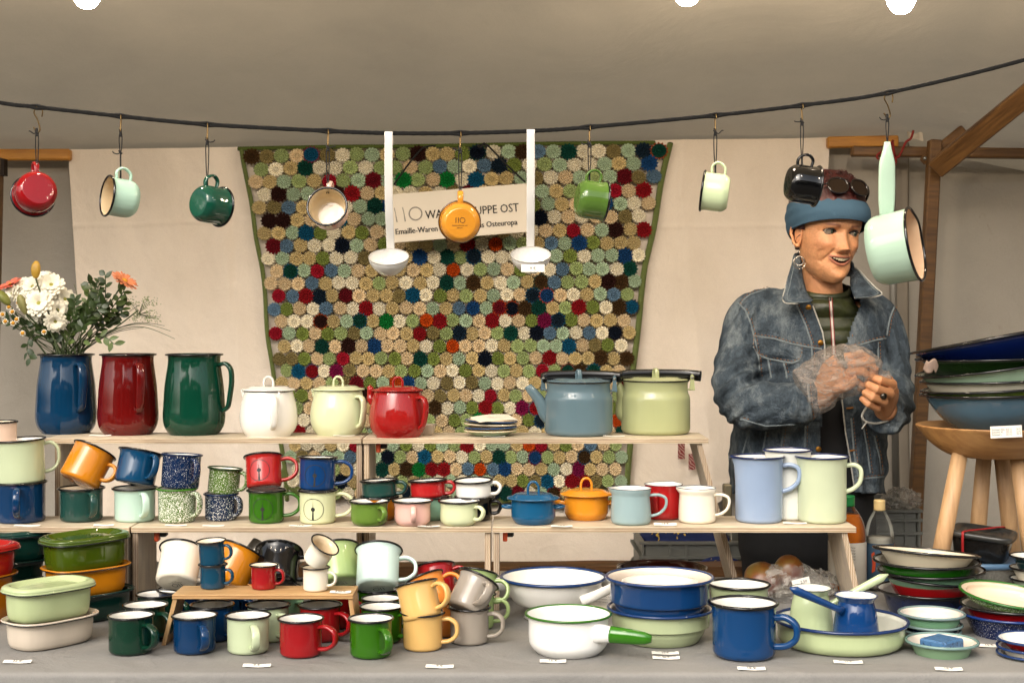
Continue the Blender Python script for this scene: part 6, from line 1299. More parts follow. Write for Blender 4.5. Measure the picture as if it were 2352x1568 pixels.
def face_disp(x, z):
    d = 0.0
    t = (0 - z) / .036                                               # nose ridge
    if -.25 < t < 1.45:
        amt = .005 + .0185 * max(0, min(t, 1)) ** 1.15 if t <= 1 else .0235 * max(0, 1 - (t - 1) / .36) ** .8
        if t < 0: amt = .005 * (1 + t * 4)
        d += max(amt, 0) * .93 * G(x, .0080 + .0040 * max(0, min(t, 1)))
    d += .0042 * G(x, .0085) * G(z + .0375, .0075)
    for s in (-1, 1):
        d += .0100 * G(x - s * .0128, .0056) * G(z + .0385, .0060)    # wings of the nose
        d -= .0060 * G(x - s * .018, .009) * G(z - .001, .012)
        d -= .0055 * G(x - s * .034, .014) * G(z - .001, .011)
        d += .0030 * G(x - s * .031, .013) * G(z - .0105, .0035)     # upper lid
        d += .0018 * G(x - s * .031, .013) * G(z + .0085, .004)      # pouch below
        e = ((x - s * .031) / .0118) ** 2 + ((z - .0008 - .0015 * (1 - ((x - s * .031) / .0118) ** 2)) / .0046) ** 2
        if e < 1.25: d -= .0052 * min(1, max(0, (1.25 - e) / .45))
        d += .0042 * G(x - s * .027, .018) * G(z - .0145, .006)  # brow bone
        d += .0085 * G(x - s * .042, .017) * G(z + .029, .014); d -= .005 * G(x - s * .052, .014) * G(z + .068, .016)       # raised cheeks
        # laugh lines from the nostril round the mouth
        for (cx, cz, ax, az, dep, wd) in ((.020, -.042, .036, -.066, .0052, .0044), (.046, -.054, .045, -.088, .0026, .0038), (.055, -.044, .055, -.076, .0018, .0034)):
            px_, pz_ = s * x - cx, z - cz; vx, vz = ax - cx, az - cz; L2 = vx * vx + vz * vz; u = max(-.25, min(1.15, (px_ * vx + pz_ * vz) / L2)); dist = math.hypot(px_ - u * vx, pz_ - u * vz); d -= dep * G(dist, wd)
        for kk in range(4):                                          # crow's feet
            aa = R(-30 + 20 * kk - 12); ux, uz = math.cos(aa), math.sin(aa); qx, qz = s * x - .048, z - .001; al = qx * ux + qz * uz; pe = -qx * uz + qz * ux
            if 0 < al < .022: d -= .0013 * G(pe, .0016) * math.sin(al / .022 * PI)
    zm = mouth_y(x); op = .0056 * max(0, 1 - (x / .0275) ** 2); dz = z - zm
    if abs(x) < .030:
        if abs(dz + .001) < op: d -= .0085 * min(1, (op - abs(dz + .001)) / .0012)
        d += .0042 * G(dz - op - .0022, .0028) * (1 - (x / .031) ** 2) + .0052 * G(dz + op + .0042, .0036) * (1 - (x / .031) ** 2)
    d -= .0030 * G(x, .016) * G(z + .086, .006); d += .0055 * G(x, .014) * G(z + .103, .011)
    return d
SK = (.52, .245, .112); 
def skin_col(x, y, z):
    c = list(SK); f = 1 + .20 * noise.noise(Vector((x * 45, y * 45, z * 45))) + .16 * noise.noise(Vector((x * 250, y * 250, z * 250))); c = [q * f for q in c]
    def mixin(t, k):
        for i in range(3): c[i] += (t[i] - c[i]) * max(0, min(1, k))
    if y < -.02:
        for s in (-1, 1):
            mixin((.50, .16, .07), .35 * G(x - s * .04, .018) * G(z + .03, .016))
            bx = s * x; bz = .0150 + .0025 * math.sin(max(0, min(1, (bx - .012) / .036)) * PI * .75) - .0
            if .012 < bx < .049: mixin((.13, .040, .018), .95 * G(z - bz, .0040) * min(1, (bx - .012) / .003) * min(1, (.049 - bx) / .008))
            e = ((bx - .031) / .0118) ** 2 + ((z - .0008 - .0015 * (1 - ((bx - .031) / .0118) ** 2)) / .0046) ** 2
            if e < 1.0: mixin((.20, .12, .09), .95)
            elif e < 1.9 and z > .0: mixin((.012, .008, .007), 1.0)
            elif e < 1.45: mixin((.10, .05, .03), .8)
        zm = mouth_y(x); op = .0056 * max(0, 1 - (x / .0275) ** 2); dz = z - zm
        if abs(x) < .030:
            if abs(dz + .001) < op: mixin((.05, .012, .01), 1)
            elif -op - .0085 < dz < op + .0045 + .001 * G(abs(x) - .006, .004): mixin((.30, .085, .06), .7 * min(1, (.031 - abs(x)) / .004))
        mixin((.52, .20, .09), .4 * G(x, .012) * G(z + .036, .009))
    return c
SKIN, nt, n, l, b = new_mat("skin"); at = n.new("ShaderNodeAttribute"); at.attribute_name = "tone"; l.new(at.outputs[0], b.inputs['Base Color']); b.inputs['Roughness'].default_value = .48; b.inputs['Subsurface Weight'].default_value = .12; b.inputs['Subsurface Radius'].default_value = (.02, .008, .004); b.inputs['Subsurface Scale'].default_value = .4
ts = tex_noise(n, l, 95, 6, .72, stretch=(1, 1, .7)); add_bump(n, l, b, ts.outputs[0], .7, .0035)
def head_pt(a, z, off=0.0, disp=True):
    w = max(sinterp(WZ, z), 0) + off; f = sinterp(FZ, z) + off; bk_ = sinterp(BZ, z) + off; ca, sa = math.cos(a), math.sin(a); e = .93
    x = w * math.copysign(abs(ca) ** e, ca); fr = math.copysign(abs(sa) ** e, sa)
    mid = (bk_ - f) * .0; y = -f * fr if fr > 0 else -bk_ * fr
    if z < -.03: y = (bk_ - f) / 2 - (bk_ + f) / 2 * fr if bk_ < .05 and False else y
    if disp and fr > 0.05: y -= face_disp(x, z) * min(1, fr * 2.2)
    return Vector((x, y, z))
body = MB(); bcol = []
zs_ = [-.121 + .237 * i / 175 for i in range(176)]; NA = 232; base = len(body.v)
rings = []
for z in zs_:
    f = sinterp(FZ, z); bb = sinterp(BZ, z); rings.append([head_pt(2 * PI * k / NA, z) for k in range(NA)])
if True:      # under the jaw the back wall comes forward of the ear line
    for i, z in enumerate(zs_):
        bb = sinterp(BZ, z)
        if bb < 0:
            for k in range(NA):
                p = rings[i][k]
                if p.y > 0 or math.sin(2 * PI * k / NA) <= 0: rings[i][k] = Vector((p.x, bb + .0 * p.y, z))
                elif p.y > bb: rings[i][k] = Vector((p.x, bb, z))
for r_ in rings: bcol += [skin_col(*p) for p in r_]
body.rings([[HM @ p for p in r_] for r_ in rings], 0, True, True, True, flip=True)
def addfused(mb, vox, sm=5, dens=None):
    V, F, N = fuse(mb, vox, sm); body.add(V, F); 
    for v in V: f = 1 + .10 * noise.noise(v * 45) + .05 * noise.noise(v * 160); bcol.append((SK[0] * f * 1.02, SK[1] * f, SK[2] * f))
# ears
for s in (-1, 1):
    e = MB(); C_ = Vector((s * .069, .006, -.012)); e.torus(1, .0038, 0, 28, 8, fn=lambda a: (.0155 * math.cos(a) * (1.05 if math.sin(a) > 0 else .8), .0275 * math.sin(a)), M=Matrix.Translation(C_ + Vector((s * .007, 0, 0))) @ Matrix.Rotation(R(s * 62), 4, 'Z') @ Matrix.Rotation(R(90), 4, 'X') @ Matrix.Rotation(R(-8 * s), 4, 'Z'))
    e.lathe(smooth_prof([(0, -.003), (.011, -.002), (.012, .002), (0, .0035)], 3), 20, M=Matrix.Translation(C_) @ Matrix.Rotation(R(s * 62), 4, 'Z') @ Matrix.Rotation(R(90), 4, 'X') @ Matrix.Scale(1.8, 4, (0, 1, 0)))
    e.lathe(smooth_prof([(0, -.006), (.006, -.003), (.0065, .003), (0, .006)], 3), 14, M=Matrix.Translation(C_ + Vector((s * .004, -.003, -.027))))
    n0 = len(body.v); body.add([HM @ Vector(v) for v in e.v], e.f); bcol += [(.60, .27, .12)] * (len(body.v) - n0)
# neck, chest, arms
px2 = 3.6 / FPX; nk = MB(); A = HM @ Vector((0, .020, -.055)); B_ = P(1890, 706, 3.585); Cc = P(1880, 790, 3.62)
nk.sweep([A, A.lerp(B_, .35), A.lerp(B_, .7), B_, B_.lerp(Cc, .5), Cc, P(1870, 950, 3.62)], [.050, .050, .052, .058, .085, .12, .13], [.054, .052, .053, .055, .07, .085, .09], up=(1, 0, 0), seg=24)
for s_, pts, rr_ in ((-1, [(1860, 730, 3.62), (1735, 720, 3.62), (1700, 800, 3.58), (1695, 920, 3.45), (1790, 925, 3.40), (1885, 915, 3.365)], [.05, .05, .045, .04, .034, .029]), (1, [(1890, 730, 3.62), (2005, 735, 3.62), (2036, 800, 3.60), (2040, 900, 3.54), (2036, 945, 3.44), (2034, 938, 3.355)], [.05, .04, .035, .032, .030, .027])):
    nk.sweep(spline([P(*q) for q in pts], 4), [interp([(i * 4, r) for i, r in enumerate(rr_)], j) for j in range(4 * (len(pts) - 1) + 1)], seg=16)
addfused(nk, .004, 3)
def hand(palm, fingers, thumb, r0):
    h = MB(); pts = [P(*q[:3]) for q in palm]
    h.sweep(spline(pts, 4), [interp([(i * 4, q[3]) for i, q in enumerate(palm)], j) for j in range(4 * (len(palm) - 1) + 1)], [interp([(i * 4, q[4]) for i, q in enumerate(palm)], j) for j in range(4 * (len(palm) - 1) + 1)], up=P(*fingers[0][0]) - P(*fingers[-1][0]), seg=20, power=2.6)
    for f, rr_ in zip(fingers, r0):
        q = [P(*p) for p in f]; s = []
        for i in range(len(q) - 1): s += [q[i], q[i].lerp(q[i + 1], .5)]
        s.append(q[-1]); tip = q[-1] + (q[-1] - q[-2]).normalized() * rr_ * .4; s.append(tip); n_ = len(s)
        rad = [rr_ * (1.10, .96, 1.06, .90, .98, .86, .80, .35)[min(i, 7)] for i in range(n_)] ; h.sweep(s, rad, seg=12)
    q = [P(*p) for p in thumb]; s = spline(q, 3); h.sweep(s, [.0135 - .0042 * i / (len(s) - 1) for i in range(len(s))], seg=12)
    return h
# bare hand: loose fist, four fingers folded towards the glove
hl = hand([(2034, 940, 3.362, .027, .020), (2036, 925, 3.345, .034, .020), (2034, 905, 3.330, .038, .019), (2036, 892, 3.322, .036, .016)],
          [[(2040, 872, 3.322), (2050, 882, 3.285), (2022, 873, 3.268), (2002, 866, 3.285)], [(2036, 888, 3.320), (2044, 903, 3.276), (2014, 893, 3.258), (1992, 882, 3.276)], [(2028, 904, 3.322), (2030, 922, 3.278), (2004, 912, 3.260), (1985, 900, 3.278)], [(2018, 918, 3.328), (2014, 937, 3.290), (1995, 927, 3.272), (1979, 914, 3.288)]],
          [(2030, 912, 3.335), (2012, 880, 3.315), (1998, 862, 3.300), (2010, 852, 3.292)], [.0110, .0112, .0106, .0094])
addfused(hl, .0016, 2)
# gloved hand: back of the hand up, fingers reaching across
hr = hand([(1884, 916, 3.365, .028, .020), (1898, 892, 3.345, .035, .021), (1918, 862, 3.325, .041, .020), (1938, 846, 3.315, .040, .016)],
          [[(1940, 820, 3.312), (1978, 812, 3.298), (2002, 828, 3.300), (2006, 846, 3.312)], [(1948, 837, 3.308), (1988, 832, 3.288), (2010, 848, 3.290), (2008, 864, 3.302)], [(1946, 855, 3.310), (1984, 853, 3.286), (2000, 868, 3.290), (1992, 880, 3.302)], [(1936, 872, 3.318), (1966, 874, 3.296), (1982, 886, 3.298), (1974, 894, 3.310)]],
          [(1902, 890, 3.335), (1922, 894, 3.312), (1948, 886, 3.296), (1970, 868, 3.290)], [.0096, .0100, .0094, .0082])
addfused(hr, .0016, 2)
pbuild(body, "body", SKIN, colors=bcol)
# eyes, teeth
for s in (-1, 1):
    ec = Vector((s * .0302, -(sinterp(FZ, 0)) + .0212, .0008)); gz = Vector((.36, -1, 0)).normalized()
    m = MB(); Mq = HM @ Matrix.Translation(ec) @ gz.to_track_quat('Z', 'Y').to_matrix().to_4x4(); m.lathe(smooth_prof([(0, -.0137)] + [(.0137 * math.sin(t), -.0137 * math.cos(t)) for t in (.6, 1.2, 1.57, 2.0, 2.6)] + [(0, .0137)], 4), 24, M=Mq)
    eo = pbuild(m, "eye", plain("eye_white", '#75695c', .2))
    m = MB(); m.lathe([(0, .0142), (.0026, .0141), (.0055, .0129), (.0056, .0122)], 24, M=Mq, flip=True); o = m.build("iris", plain("iris_green", '#2c3a2c', .1), eo); 
    m = MB(); m.lathe([(0, .0146), (.0024, .0144), (.0025, .0140)], 16, M=Mq, flip=True); m.build("pupil", plain("pupil_black", '#050505', .05), eo)
for s in (-1, 1):
    m = MB(); q = []
    for i in range(13):
        u = -1.08 + 2.2 * i / 12; x = s * .031 + 0.0118 * u * s; z = .0012 + .0015 * (1 - u * u) + .0047 * math.sqrt(max(0, 1 - min(u * u, 1))); q.append(HM @ Vector((x, -(sinterp(FZ, z)) - face_disp(x, z) - .0012 + 0.9 * max(0, abs(x) - .0) ** 2 * 3.6, z)))
    m.sweep(q, [.0006 + .0009 * math.sin(PI * i / 12) for i in range(13)], seg=6); pbuild(m, "eyelash", plain("black_lash", '#0a0706', .6))
m = MB(); th_ = []
for i in range(9):
    x = (i - 4) * .0056; w_ = .0052 if abs(i - 4) < 3 else .0044; y = -(sinterp(FZ, -.06)) - .0002 + 17 * x * x; hh = .0085 if abs(i - 4) < 2 else .0068
    m.box((x, y, mouth_y(x) + .0024), (w_, .004, hh), M=HM, bev=.0012)
pbuild(m, "teeth", plain("tooth_white", '#b5a78b', .3))
m = MB(); m.lathe([(0, 0), (.0012, 0), (0, .0012)], 8, M=HM @ Matrix.Translation((-.0165, -.092, -.036)) @ Matrix.Rotation(R(90), 4, 'X')); pbuild(m, "nose_stud", BRASS)
# hair with its volume on top, headband, sunglasses, earring
HAIR, nt, n, l, b = new_mat("dark_red_hair"); th = tex_noise(n, l, 70, 5, .7, stretch=(1, 1, .12)); rh = ramp(n, l, th.outputs[0], [(.35, lin('#1c0706')), (.65, lin('#4a120c'))]); l.new(rh.outputs[0], b.inputs['Base Color']); b.inputs['Roughness'].default_value = .42; add_bump(n, l, b, th.outputs[0], .9, .006)
m = MB(); hv = []; hz_ = [(-.05 + .166 * i / 46) for i in range(47)]
def hair_off(a, z):
    v = .007 + .030 * max(0, (z - .03) / .08) ** 1.0 * (.55 + .45 * math.cos(a - R(250)))
    return v + .004 * noise.noise(Vector((math.cos(a) * 5, math.sin(a) * 5, z * 30)))
rg = []
for z in hz_:
    ring = []
    for k in range(96):
        a = 2 * PI * k / 96; fr = math.sin(a); off = hair_off(a, z)
        if z < .055: off = off if fr < (.25 if z > 0 else -.15) else -.032      # the face stays free
        p = head_pt(a, z, off, False); p.z += .030 * max(0, (z - .05) / .066) ** 1.3; ring.append(HM @ p)
    rg.append(ring)
m.rings(rg, flip=True); hr_ = random.Random(8)
for i in range(520):
    a = hr_.uniform(0, 2 * PI); z = hr_.uniform(.079, .113) if hr_.random() < .93 else hr_.uniform(-.045, -.01)
    if z < .05 and math.sin(a) > -.2: a = -a
    p = head_pt(a, z, hair_off(a, z), False); p.z += .030 * max(0, (z - .05) / .066) ** 1.3; nn = Vector((p.x, p.y, p.z * .5 + .02)).normalized(); tt = nn.cross(Vector((hr_.uniform(-1, 1), hr_.uniform(-1, 1), hr_.uniform(-1, 1)))).normalized(); d = nn * hr_.uniform(.001, .005) + tt * hr_.uniform(.008, .020)
    m.sweep([HM @ p, HM @ (p + d * .5 + nn * .004), HM @ (p + d)], [.0012, .0009, .0003], seg=4)
pbuild(m, "hair", HAIR)
HB = fabric_mat("headband_jersey", '#375062', '#435d71', weave=900, crumple=16, crdist=.006, bump=.5)
def hb_pt(a, v):
    fr = math.sin(a); t = (fr + 1) / 2; z0 = -.038 + .071 * t ** .8; z1 = .050 + .027 * t; z = z0 + (z1 - z0) * v
    return HM @ head_pt(a, z, .011 + .003 * math.sin(v * PI) + .0012 * math.sin(v * 16 + a * 3) * (1 - t) + .004 * (1 - t), False)
m = grid(lambda u, v: tuple(hb_pt(2 * PI * u, v)), 120, 22); ho = pbuild(m, "headband", HB)
so = ho.modifiers.new("thick", 'SOLIDIFY'); so.thickness = .003; so.offset = -1
sgp = bpy.data.objects.new("sunglasses", None)
m = MB(); Ms_ = HM @ Matrix.Translation((0, -.078, .108)) @ Matrix.Rotation(R(-28), 4, 'X')
for s in (-1, 1): m.torus(1, .0026, 0, 36, 8, M=Ms_ @ Matrix.Translation((s * .028, 0, 0)) @ Matrix.Rotation(R(s * 10), 4, 'Z') @ Matrix.Rotation(R(90), 4, 'X'), fn=lambda a: (.0235 * math.copysign(abs(math.cos(a)) ** .85, math.cos(a)), .0195 * math.copysign(abs(math.sin(a)) ** .9, math.sin(a))))
m.sweep(spline([Ms_ @ Vector((-.006, 0, .006)), Ms_ @ Vector((0, -.002, .008)), Ms_ @ Vector((.006, 0, .006))], 4), .0022, seg=8)
for s in (-1, 1): m.sweep(spline([Ms_ @ Vector((s * .051, .003, .006)), Ms_ @ Vector((s * .074, .04, .004)), Ms_ @ Vector((s * .082, .10, -.012))], 5), .0022, .0035, seg=8)
fo = pbuild(m, "sunglasses", plain("dark_tortoise", '#140c08', .15))
for s in (-1, 1):
    m = MB(); m.lathe([(0, -.001), (.9, 0)], 32, M=Ms_ @ Matrix.Translation((s * .028, 0, 0)) @ Matrix.Rotation(R(s * 10), 4, 'Z') @ Matrix.Rotation(R(90), 4, 'X') @ Matrix.Diagonal((.0255, .021, 1, 1))); m.build("sunglass_lens", plain("brown_lens", '#1c1108', .05), fo)
ec = P(1836, 603, 3.485); SIL = plain("silver", '#b9b2a6', .2, 1.0)
m = MB(); m.torus(.0155, .0011, 0, 36, 6, M=Matrix.Translation(ec) @ Matrix.Rotation(R(90), 4, 'X') @ Matrix.Rotation(R(12), 4, 'Y')); m.torus(.0112, .0012, 0, 36, 6, M=Matrix.Translation(ec + Vector((-.001, -.003, .004))) @ Matrix.Rotation(R(90), 4, 'X') @ Matrix.Rotation(R(-14), 4, 'Y')); m.sweep([ec + Vector((0, 0, .015)), ec + Vector((.001, .004, .036))], .0009, seg=6); pbuild(m, "earring", SIL)
m = MB(); rc_ = P(2029, 909, 3.262); m.torus(.0105, .0015, 0, 24, 6, M=Matrix.Translation(rc_ + Vector((0, .010, 0))) @ Matrix.Rotation(R(62), 4, 'Y')); m.lathe(smooth_prof([(0, -.003), (.008, -.002), (.0075, .003), (.003, .006), (0, .0062)], 3), 12, M=Matrix.Translation(rc_ + Vector((0, -.001, 0))) @ Matrix.Rotation(R(90), 4, 'X')); pbuild(m, "finger_ring", plain("dark_silver", '#4a463f', .25, .9))

# ---- clothes
TL = [(655, 60, 60, 1885), (668, 95, 60, 1882), (682, 132, 72, 1880), (705, 158, 92, 1878), (760, 170, 112, 1876), (860, 172, 122, 1872), (960, 176, 124, 1862), (1040, 180, 126, 1855), (1090, 181, 124, 1853), (1098, 176, 120, 1853), (1138, 182, 124, 1853)]
def torso_ring(py, grow=0.0, N=72, YC=3.61):
    a = sinterp([(t[0], t[1]) for t in TL], py); bb = sinterp([(t[0], t[2]) for t in TL], py); c = sinterp([(t[0], t[3]) for t in TL], py); k = YC / FPX
    return [Vector(((c - 1176 + a * math.copysign(abs(math.cos(q)) ** .85, math.cos(q))) * k + grow * math.cos(q), YC - (bb * k + grow) * math.copysign(abs(math.sin(q)) ** .9, math.sin(q)), CZ - (py - HOR) * k)) for q in [2 * PI * i / N for i in range(N)]]
jk = MB(); ys_ = [655, 668, 682, 695, 710] + list(range(730, 1140, 22)) + [1138]
jk.rings([torso_ring(y) for y in ys_], flip=True)
def sleeve(mb, pts, rr_):
    s = spline([P(*q) for q in pts], 6); n_ = len(s); rad = [sinterp([(i * 6, r) for i, r in enumerate(rr_)], j) for j in range(n_)]; mb.sweep(s, rad, seg=28)
sleeve(jk, [(1790, 712, 3.62), (1728, 728, 3.60), (1702, 800, 3.57), (1690, 880, 3.50), (1712, 930, 3.44), (1780, 930, 3.405), (1845, 924, 3.38), (1884, 922, 3.368)], [.058, .061, .058, .060, .059, .055, .050, .046])
sleeve(jk, [(1960, 715, 3.62), (2008, 730, 3.61), (2034, 800, 3.59), (2042, 870, 3.55), (2046, 925, 3.49), (2038, 948, 3.43), (2032, 950, 3.365)], [.056, .060, .057, .057, .058, .055, .050])
V, F, N = fuse(jk, .0048, 7)
def crease(p):                      # folds: strongest round the elbows and under the arms
    q = p; d = .0025 * noise.noise(Vector((q.x * 7, q.y * 7, q.z * 7))) + .0014 * noise.noise(Vector((q.x * 22, q.y * 20, q.z * 16)))
    px = 1176 + q.x * FPX / q.y; py = HOR + (CZ - q.z) * FPX / q.y
    for (cx, cy, r_, ang, fr) in ((1700, 900, 95, 35, 21), (1740, 850, 70, 20, 22), (2060, 920, 80, 150, 22), (2050, 800, 70, 110, 18), (1850, 925, 50, 85, 20), (1720, 730, 50, 60, 16)):
        w = G(math.hypot(px - cx, py - cy), r_)
        if w > .02: u = math.cos(R(ang)) * (py - cy) + math.sin(R(ang)) * (px - cx) + 14 * noise.noise(Vector((px * .012, py * .012, cx))); s_ = math.sin(u / fr * 2 * PI / 1.6); d += w * .0050 * (math.copysign(abs(s_) ** .7, s_) - .2)
    if py > 1000: d += .004 * math.sin(px * .16 + 2 * noise.noise(Vector((px * .02, py * .02, 1)))) * min(1, (py - 1000) / 60)
    return d
V = [v + n_ * crease(v) for v, n_ in zip(V, N)]
OL = [(640, 1856), (690, 1862), (701, 1869), (763, 1892), (794, 1897), (860, 1896), (927, 1890), (1034, 1887), (1145, 1884)]
OR_ = [(640, 1958), (690, 1976), (700, 1975), (745, 1955), (798, 1939), (916, 1931), (992, 1939), (1055, 1950), (1145, 1963)]
def prj(p): return 1176 + p.x * FPX / p.y, HOR + (CZ - p.z) * FPX / p.y
keep = []
ok = []
for v in V:
    px, py = prj(v); hole = v.y < 3.585 and interp(OL, py) < px < interp(OR_, py) and not (v.y < 3.455 and py > 850 and False)
    arm = v.y < 3.44 and (px < 1893 or px > 1975) and 850 < py < 1010
    top = py < 672 and v.y < 3.66 and 1835 < px < 1945
    ok.append(not ((hole and not arm) or top or py > 1134))
F2 = [f for f in F if all(ok[i] for i in f)]
used = sorted({i for f in F2 for i in f}); rm = {i: k for k, i in enumerate(used)}
jm = MB(); jm.add([V[i] for i in used], [tuple(rm[i] for i in f) for f in F2])
DEN, nt, n, l, b = new_mat("denim")
t1 = tex_noise(n, l, 15, 6, .72, stretch=(1, 1, .45)); r1 = ramp(n, l, t1.outputs[0], [(.30, lin('#20282f')), (.50, lin('#424d56')), (.70, lin('#7c8588'))])
t2 = tex_noise(n, l, 700, 2, .7, stretch=(1, 1, .25)); r2 = ramp(n, l, t2.outputs[0], [(.35, (.72, .72, .74)), (.65, (1.22, 1.2, 1.18))]); l.new(mixc(n, l, 1.0, r1.outputs[0], r2.outputs[0], 'MULTIPLY'), b.inputs['Base Color']); b.inputs['Roughness'].default_value = .85; b.inputs['Specular IOR Level'].default_value = .2
t3 = tex_noise(n, l, 34, 6, .65, dist=1.0); add_bump(n, l, b, t3.outputs[0], .9, .015)
jo = pbuild(jm, "denim_jacket", DEN); sm_ = jo.modifiers.new("thick", 'SOLIDIFY'); sm_.thickness = .003; sm_.offset = -1
bvh = BVHTree.FromPolygons([tuple(v) for v in jm.v], jm.f)
cam_o = Vector((0, 0, CZ))
def onj(px, py, lift=.001, tree=None):
    d = (P(px, py, 1.0) - cam_o).normalized(); h = (tree or bvh).ray_cast(cam_o, d)
    return (h[0] - d * lift) if h[0] is not None else None
SEAM = plain("light_seam", '#6a7376', .9, var=.35, scale=500); STI = plain("orange_thread", '#8a5a26', .8); HEM = plain("frayed_hem", '#a9a79e', .95, var=.3, scale=600); DARKS = plain("dark_seam", '#172230', .9)
def seam(pts, w=.0026, st=True, mat=None, lift=.0006, name="seam"):
    q = []; 
    for i in range(len(pts) - 1):
        L = math.hypot(pts[i + 1][0] - pts[i][0], pts[i + 1][1] - pts[i][1]); n_ = max(2, int(L / 4))
        for k in range(n_):
            t = k / n_; h = onj(pts[i][0] + (pts[i + 1][0] - pts[i][0]) * t, pts[i][1] + (pts[i + 1][1] - pts[i][1]) * t, lift)
            if h is not None and (not q or (h - q[-1]).length < .05): q.append(h)
    if len(q) < 3: return
    m = MB(); m.sweep(q, [w * (.85 + .3 * (i % 2)) for i in range(len(q))], .0013, up=(0, 0, 1) if abs(q[0].x - q[-1].x) > abs(q[0].z - q[-1].z) else (1, 0, 0), seg=8); o = m.build(name, mat or SEAM, jo)
    if st:
        off = Vector((0, 0, .0052)) if abs(q[0].x - q[-1].x) > abs(q[0].z - q[-1].z) else Vector((.0052, 0, 0)); m = MB()
        for i in range(0, len(q) - 1, 2): m.sweep([q[i] + off + Vector((0, -.0014, 0)), q[i + 1] + off + Vector((0, -.0014, 0))], .0007, seg=5)
        m.build("stitching", STI, o)
for pts in ([(1699, 702), (1708, 688), (1724, 676), (1760, 664), (1800, 652)], [(1692, 692), (1712, 712), (1722, 735), (1733, 775), (1742, 820), (1746, 868)], [(1732, 771), (1780, 778), (1812, 788), (1850, 796), (1892, 802)], [(1732, 774), (1730, 796), (1740, 814), (1762, 823), (1796, 830), (1820, 834), (1836, 828), (1842, 812), (1842, 798)],
            [(1764, 826), (1768, 848), (1772, 872)], [(1800, 834), (1806, 856), (1808, 874)], [(1830, 700), (1850, 745), (1864, 788), (1868, 860)], [(1720, 992), (1712, 1020), (1705, 1045)], [(1760, 990), (1752, 1040)], [(1800, 985), (1792, 1040)], [(1850, 978), (1848, 1035)],
            [(1945, 800), (1975, 792), (2012, 781), (2040, 776)], [(2056, 700), (2044, 730), (2036, 775)], [(1980, 960), (1992, 1030), (2000, 1090)], [(2008, 1000), (2020, 1050), (2024, 1092)], [(1955, 960), (1962, 1040), (1972, 1100)], [(1968, 1102), (2000, 1097), (2036, 1094)], [(1672, 1010), (1676, 1060)], [(1700, 962), (1760, 978), (1820, 974), (1872, 976)],
            [(1962, 700), (1946, 745), (1934, 800)], [(2016, 785), (2018, 830)]): seam(pts, w=.0024)
seam([(1842, 876), (1845, 900), (1848, 930), (1854, 972)], .0022, mat=HEM); seam([(1856, 878), (1860, 930), (1866, 970)], .003)
# frayed opening edges
for tab, dx, y0, y1 in ((OL, -2.5, 702, 872), (OL, -2.5, 975, 1034), (OR_, 3, 700, 812), (OR_, 3, 900, 1132)): seam([(interp(tab, y) + dx, y) for y in range(y0, y1 + 1, 10)], .0018, False, HEM, .0012, "frayed_edge")
seam([(1885, 884), (1889, 905), (1888, 940), (1882, 966)], .0025, False, HEM, .001, "cuff_edge")
m = MB(); q = [P(1990, 935, 3.34), P(1980, 955, 3.335), P(1990, 968, 3.34), P(2012, 972, 3.35), P(2040, 966, 3.36)]; m.sweep(spline(q, 6), .0028, seg=8); m.sweep(spline([P(1992, 968, 3.338), P(1984, 978, 3.34), P(1980, 984, 3.345)], 4), .0018, seg=6); pbuild(m, "cuff_edge", HEM, parent=None)
for bx_, by in ((1857.5, 706), (1885, 787), (1880, 1031)):
    h = onj(bx_, by, .002)
    if h: m = MB(); m.lathe([(0, .0022), (.005, .002), (.0068, .0012), (.0072, 0)], 20, M=Matrix.Translation(h) @ Matrix.Rotation(R(90), 4, 'X'), flip=True); m.build("button", plain("brass_button", '#9a6c2c', .35, .9), jo)
for (ax, ay, cx, cy) in ((1976, 708, 1966, 711), (1948, 768, 1958, 770), (1786, 795, 1788, 812), (1944, 938, 1960, 936), (1950, 1035, 1964, 1033)):
    a_, c_ = onj(ax, ay, .001), onj(cx, cy, .001)
    if a_ and c_: m = MB(); m.sweep([a_, (a_ + c_) / 2 + Vector((0, -.0012, 0)), c_], .0022, .0012, seg=8); m.build("buttonhole", STI, jo)
# pocket flap
def patch(pts_, name, mat, lift=.004, parent=None, sub=10):
    """panel laid on the jacket: quad corners in picture units, draped by ray"""
    a_, b_, c_, d_ = pts_; V_ = []; F_ = []
    for j in range(sub + 1):
        for i in range(sub + 1):
            u, v = i / sub, j / sub; x = (a_[0] * (1 - u) + b_[0] * u) * (1 - v) + (d_[0] * (1 - u) + c_[0] * u) * v; y = (a_[1] * (1 - u) + b_[1] * u) * (1 - v) + (d_[1] * (1 - u) + c_[1] * u) * v
            e = min(u, 1 - u, 1 - v); h = onj(x, y, lift * min(1, .25 + e * 6)); V_.append(h if h is not None else P(x, y, 3.47))
    F_ = [(j * (sub + 1) + i, (j + 1) * (sub + 1) + i, (j + 1) * (sub + 1) + i + 1, j * (sub + 1) + i + 1) for j in range(sub) for i in range(sub)]
    m = MB(); m.add(V_, F_); return m.build(name, mat, parent or jo)
patch([(1733, 775), (1842, 799), (1838, 826), (1745, 814)], "pocket_flap", DEN, .0045); patch([(1968, 796), (2018, 784), (2018, 800), (1972, 812)], "pocket_flap", DEN, .004)
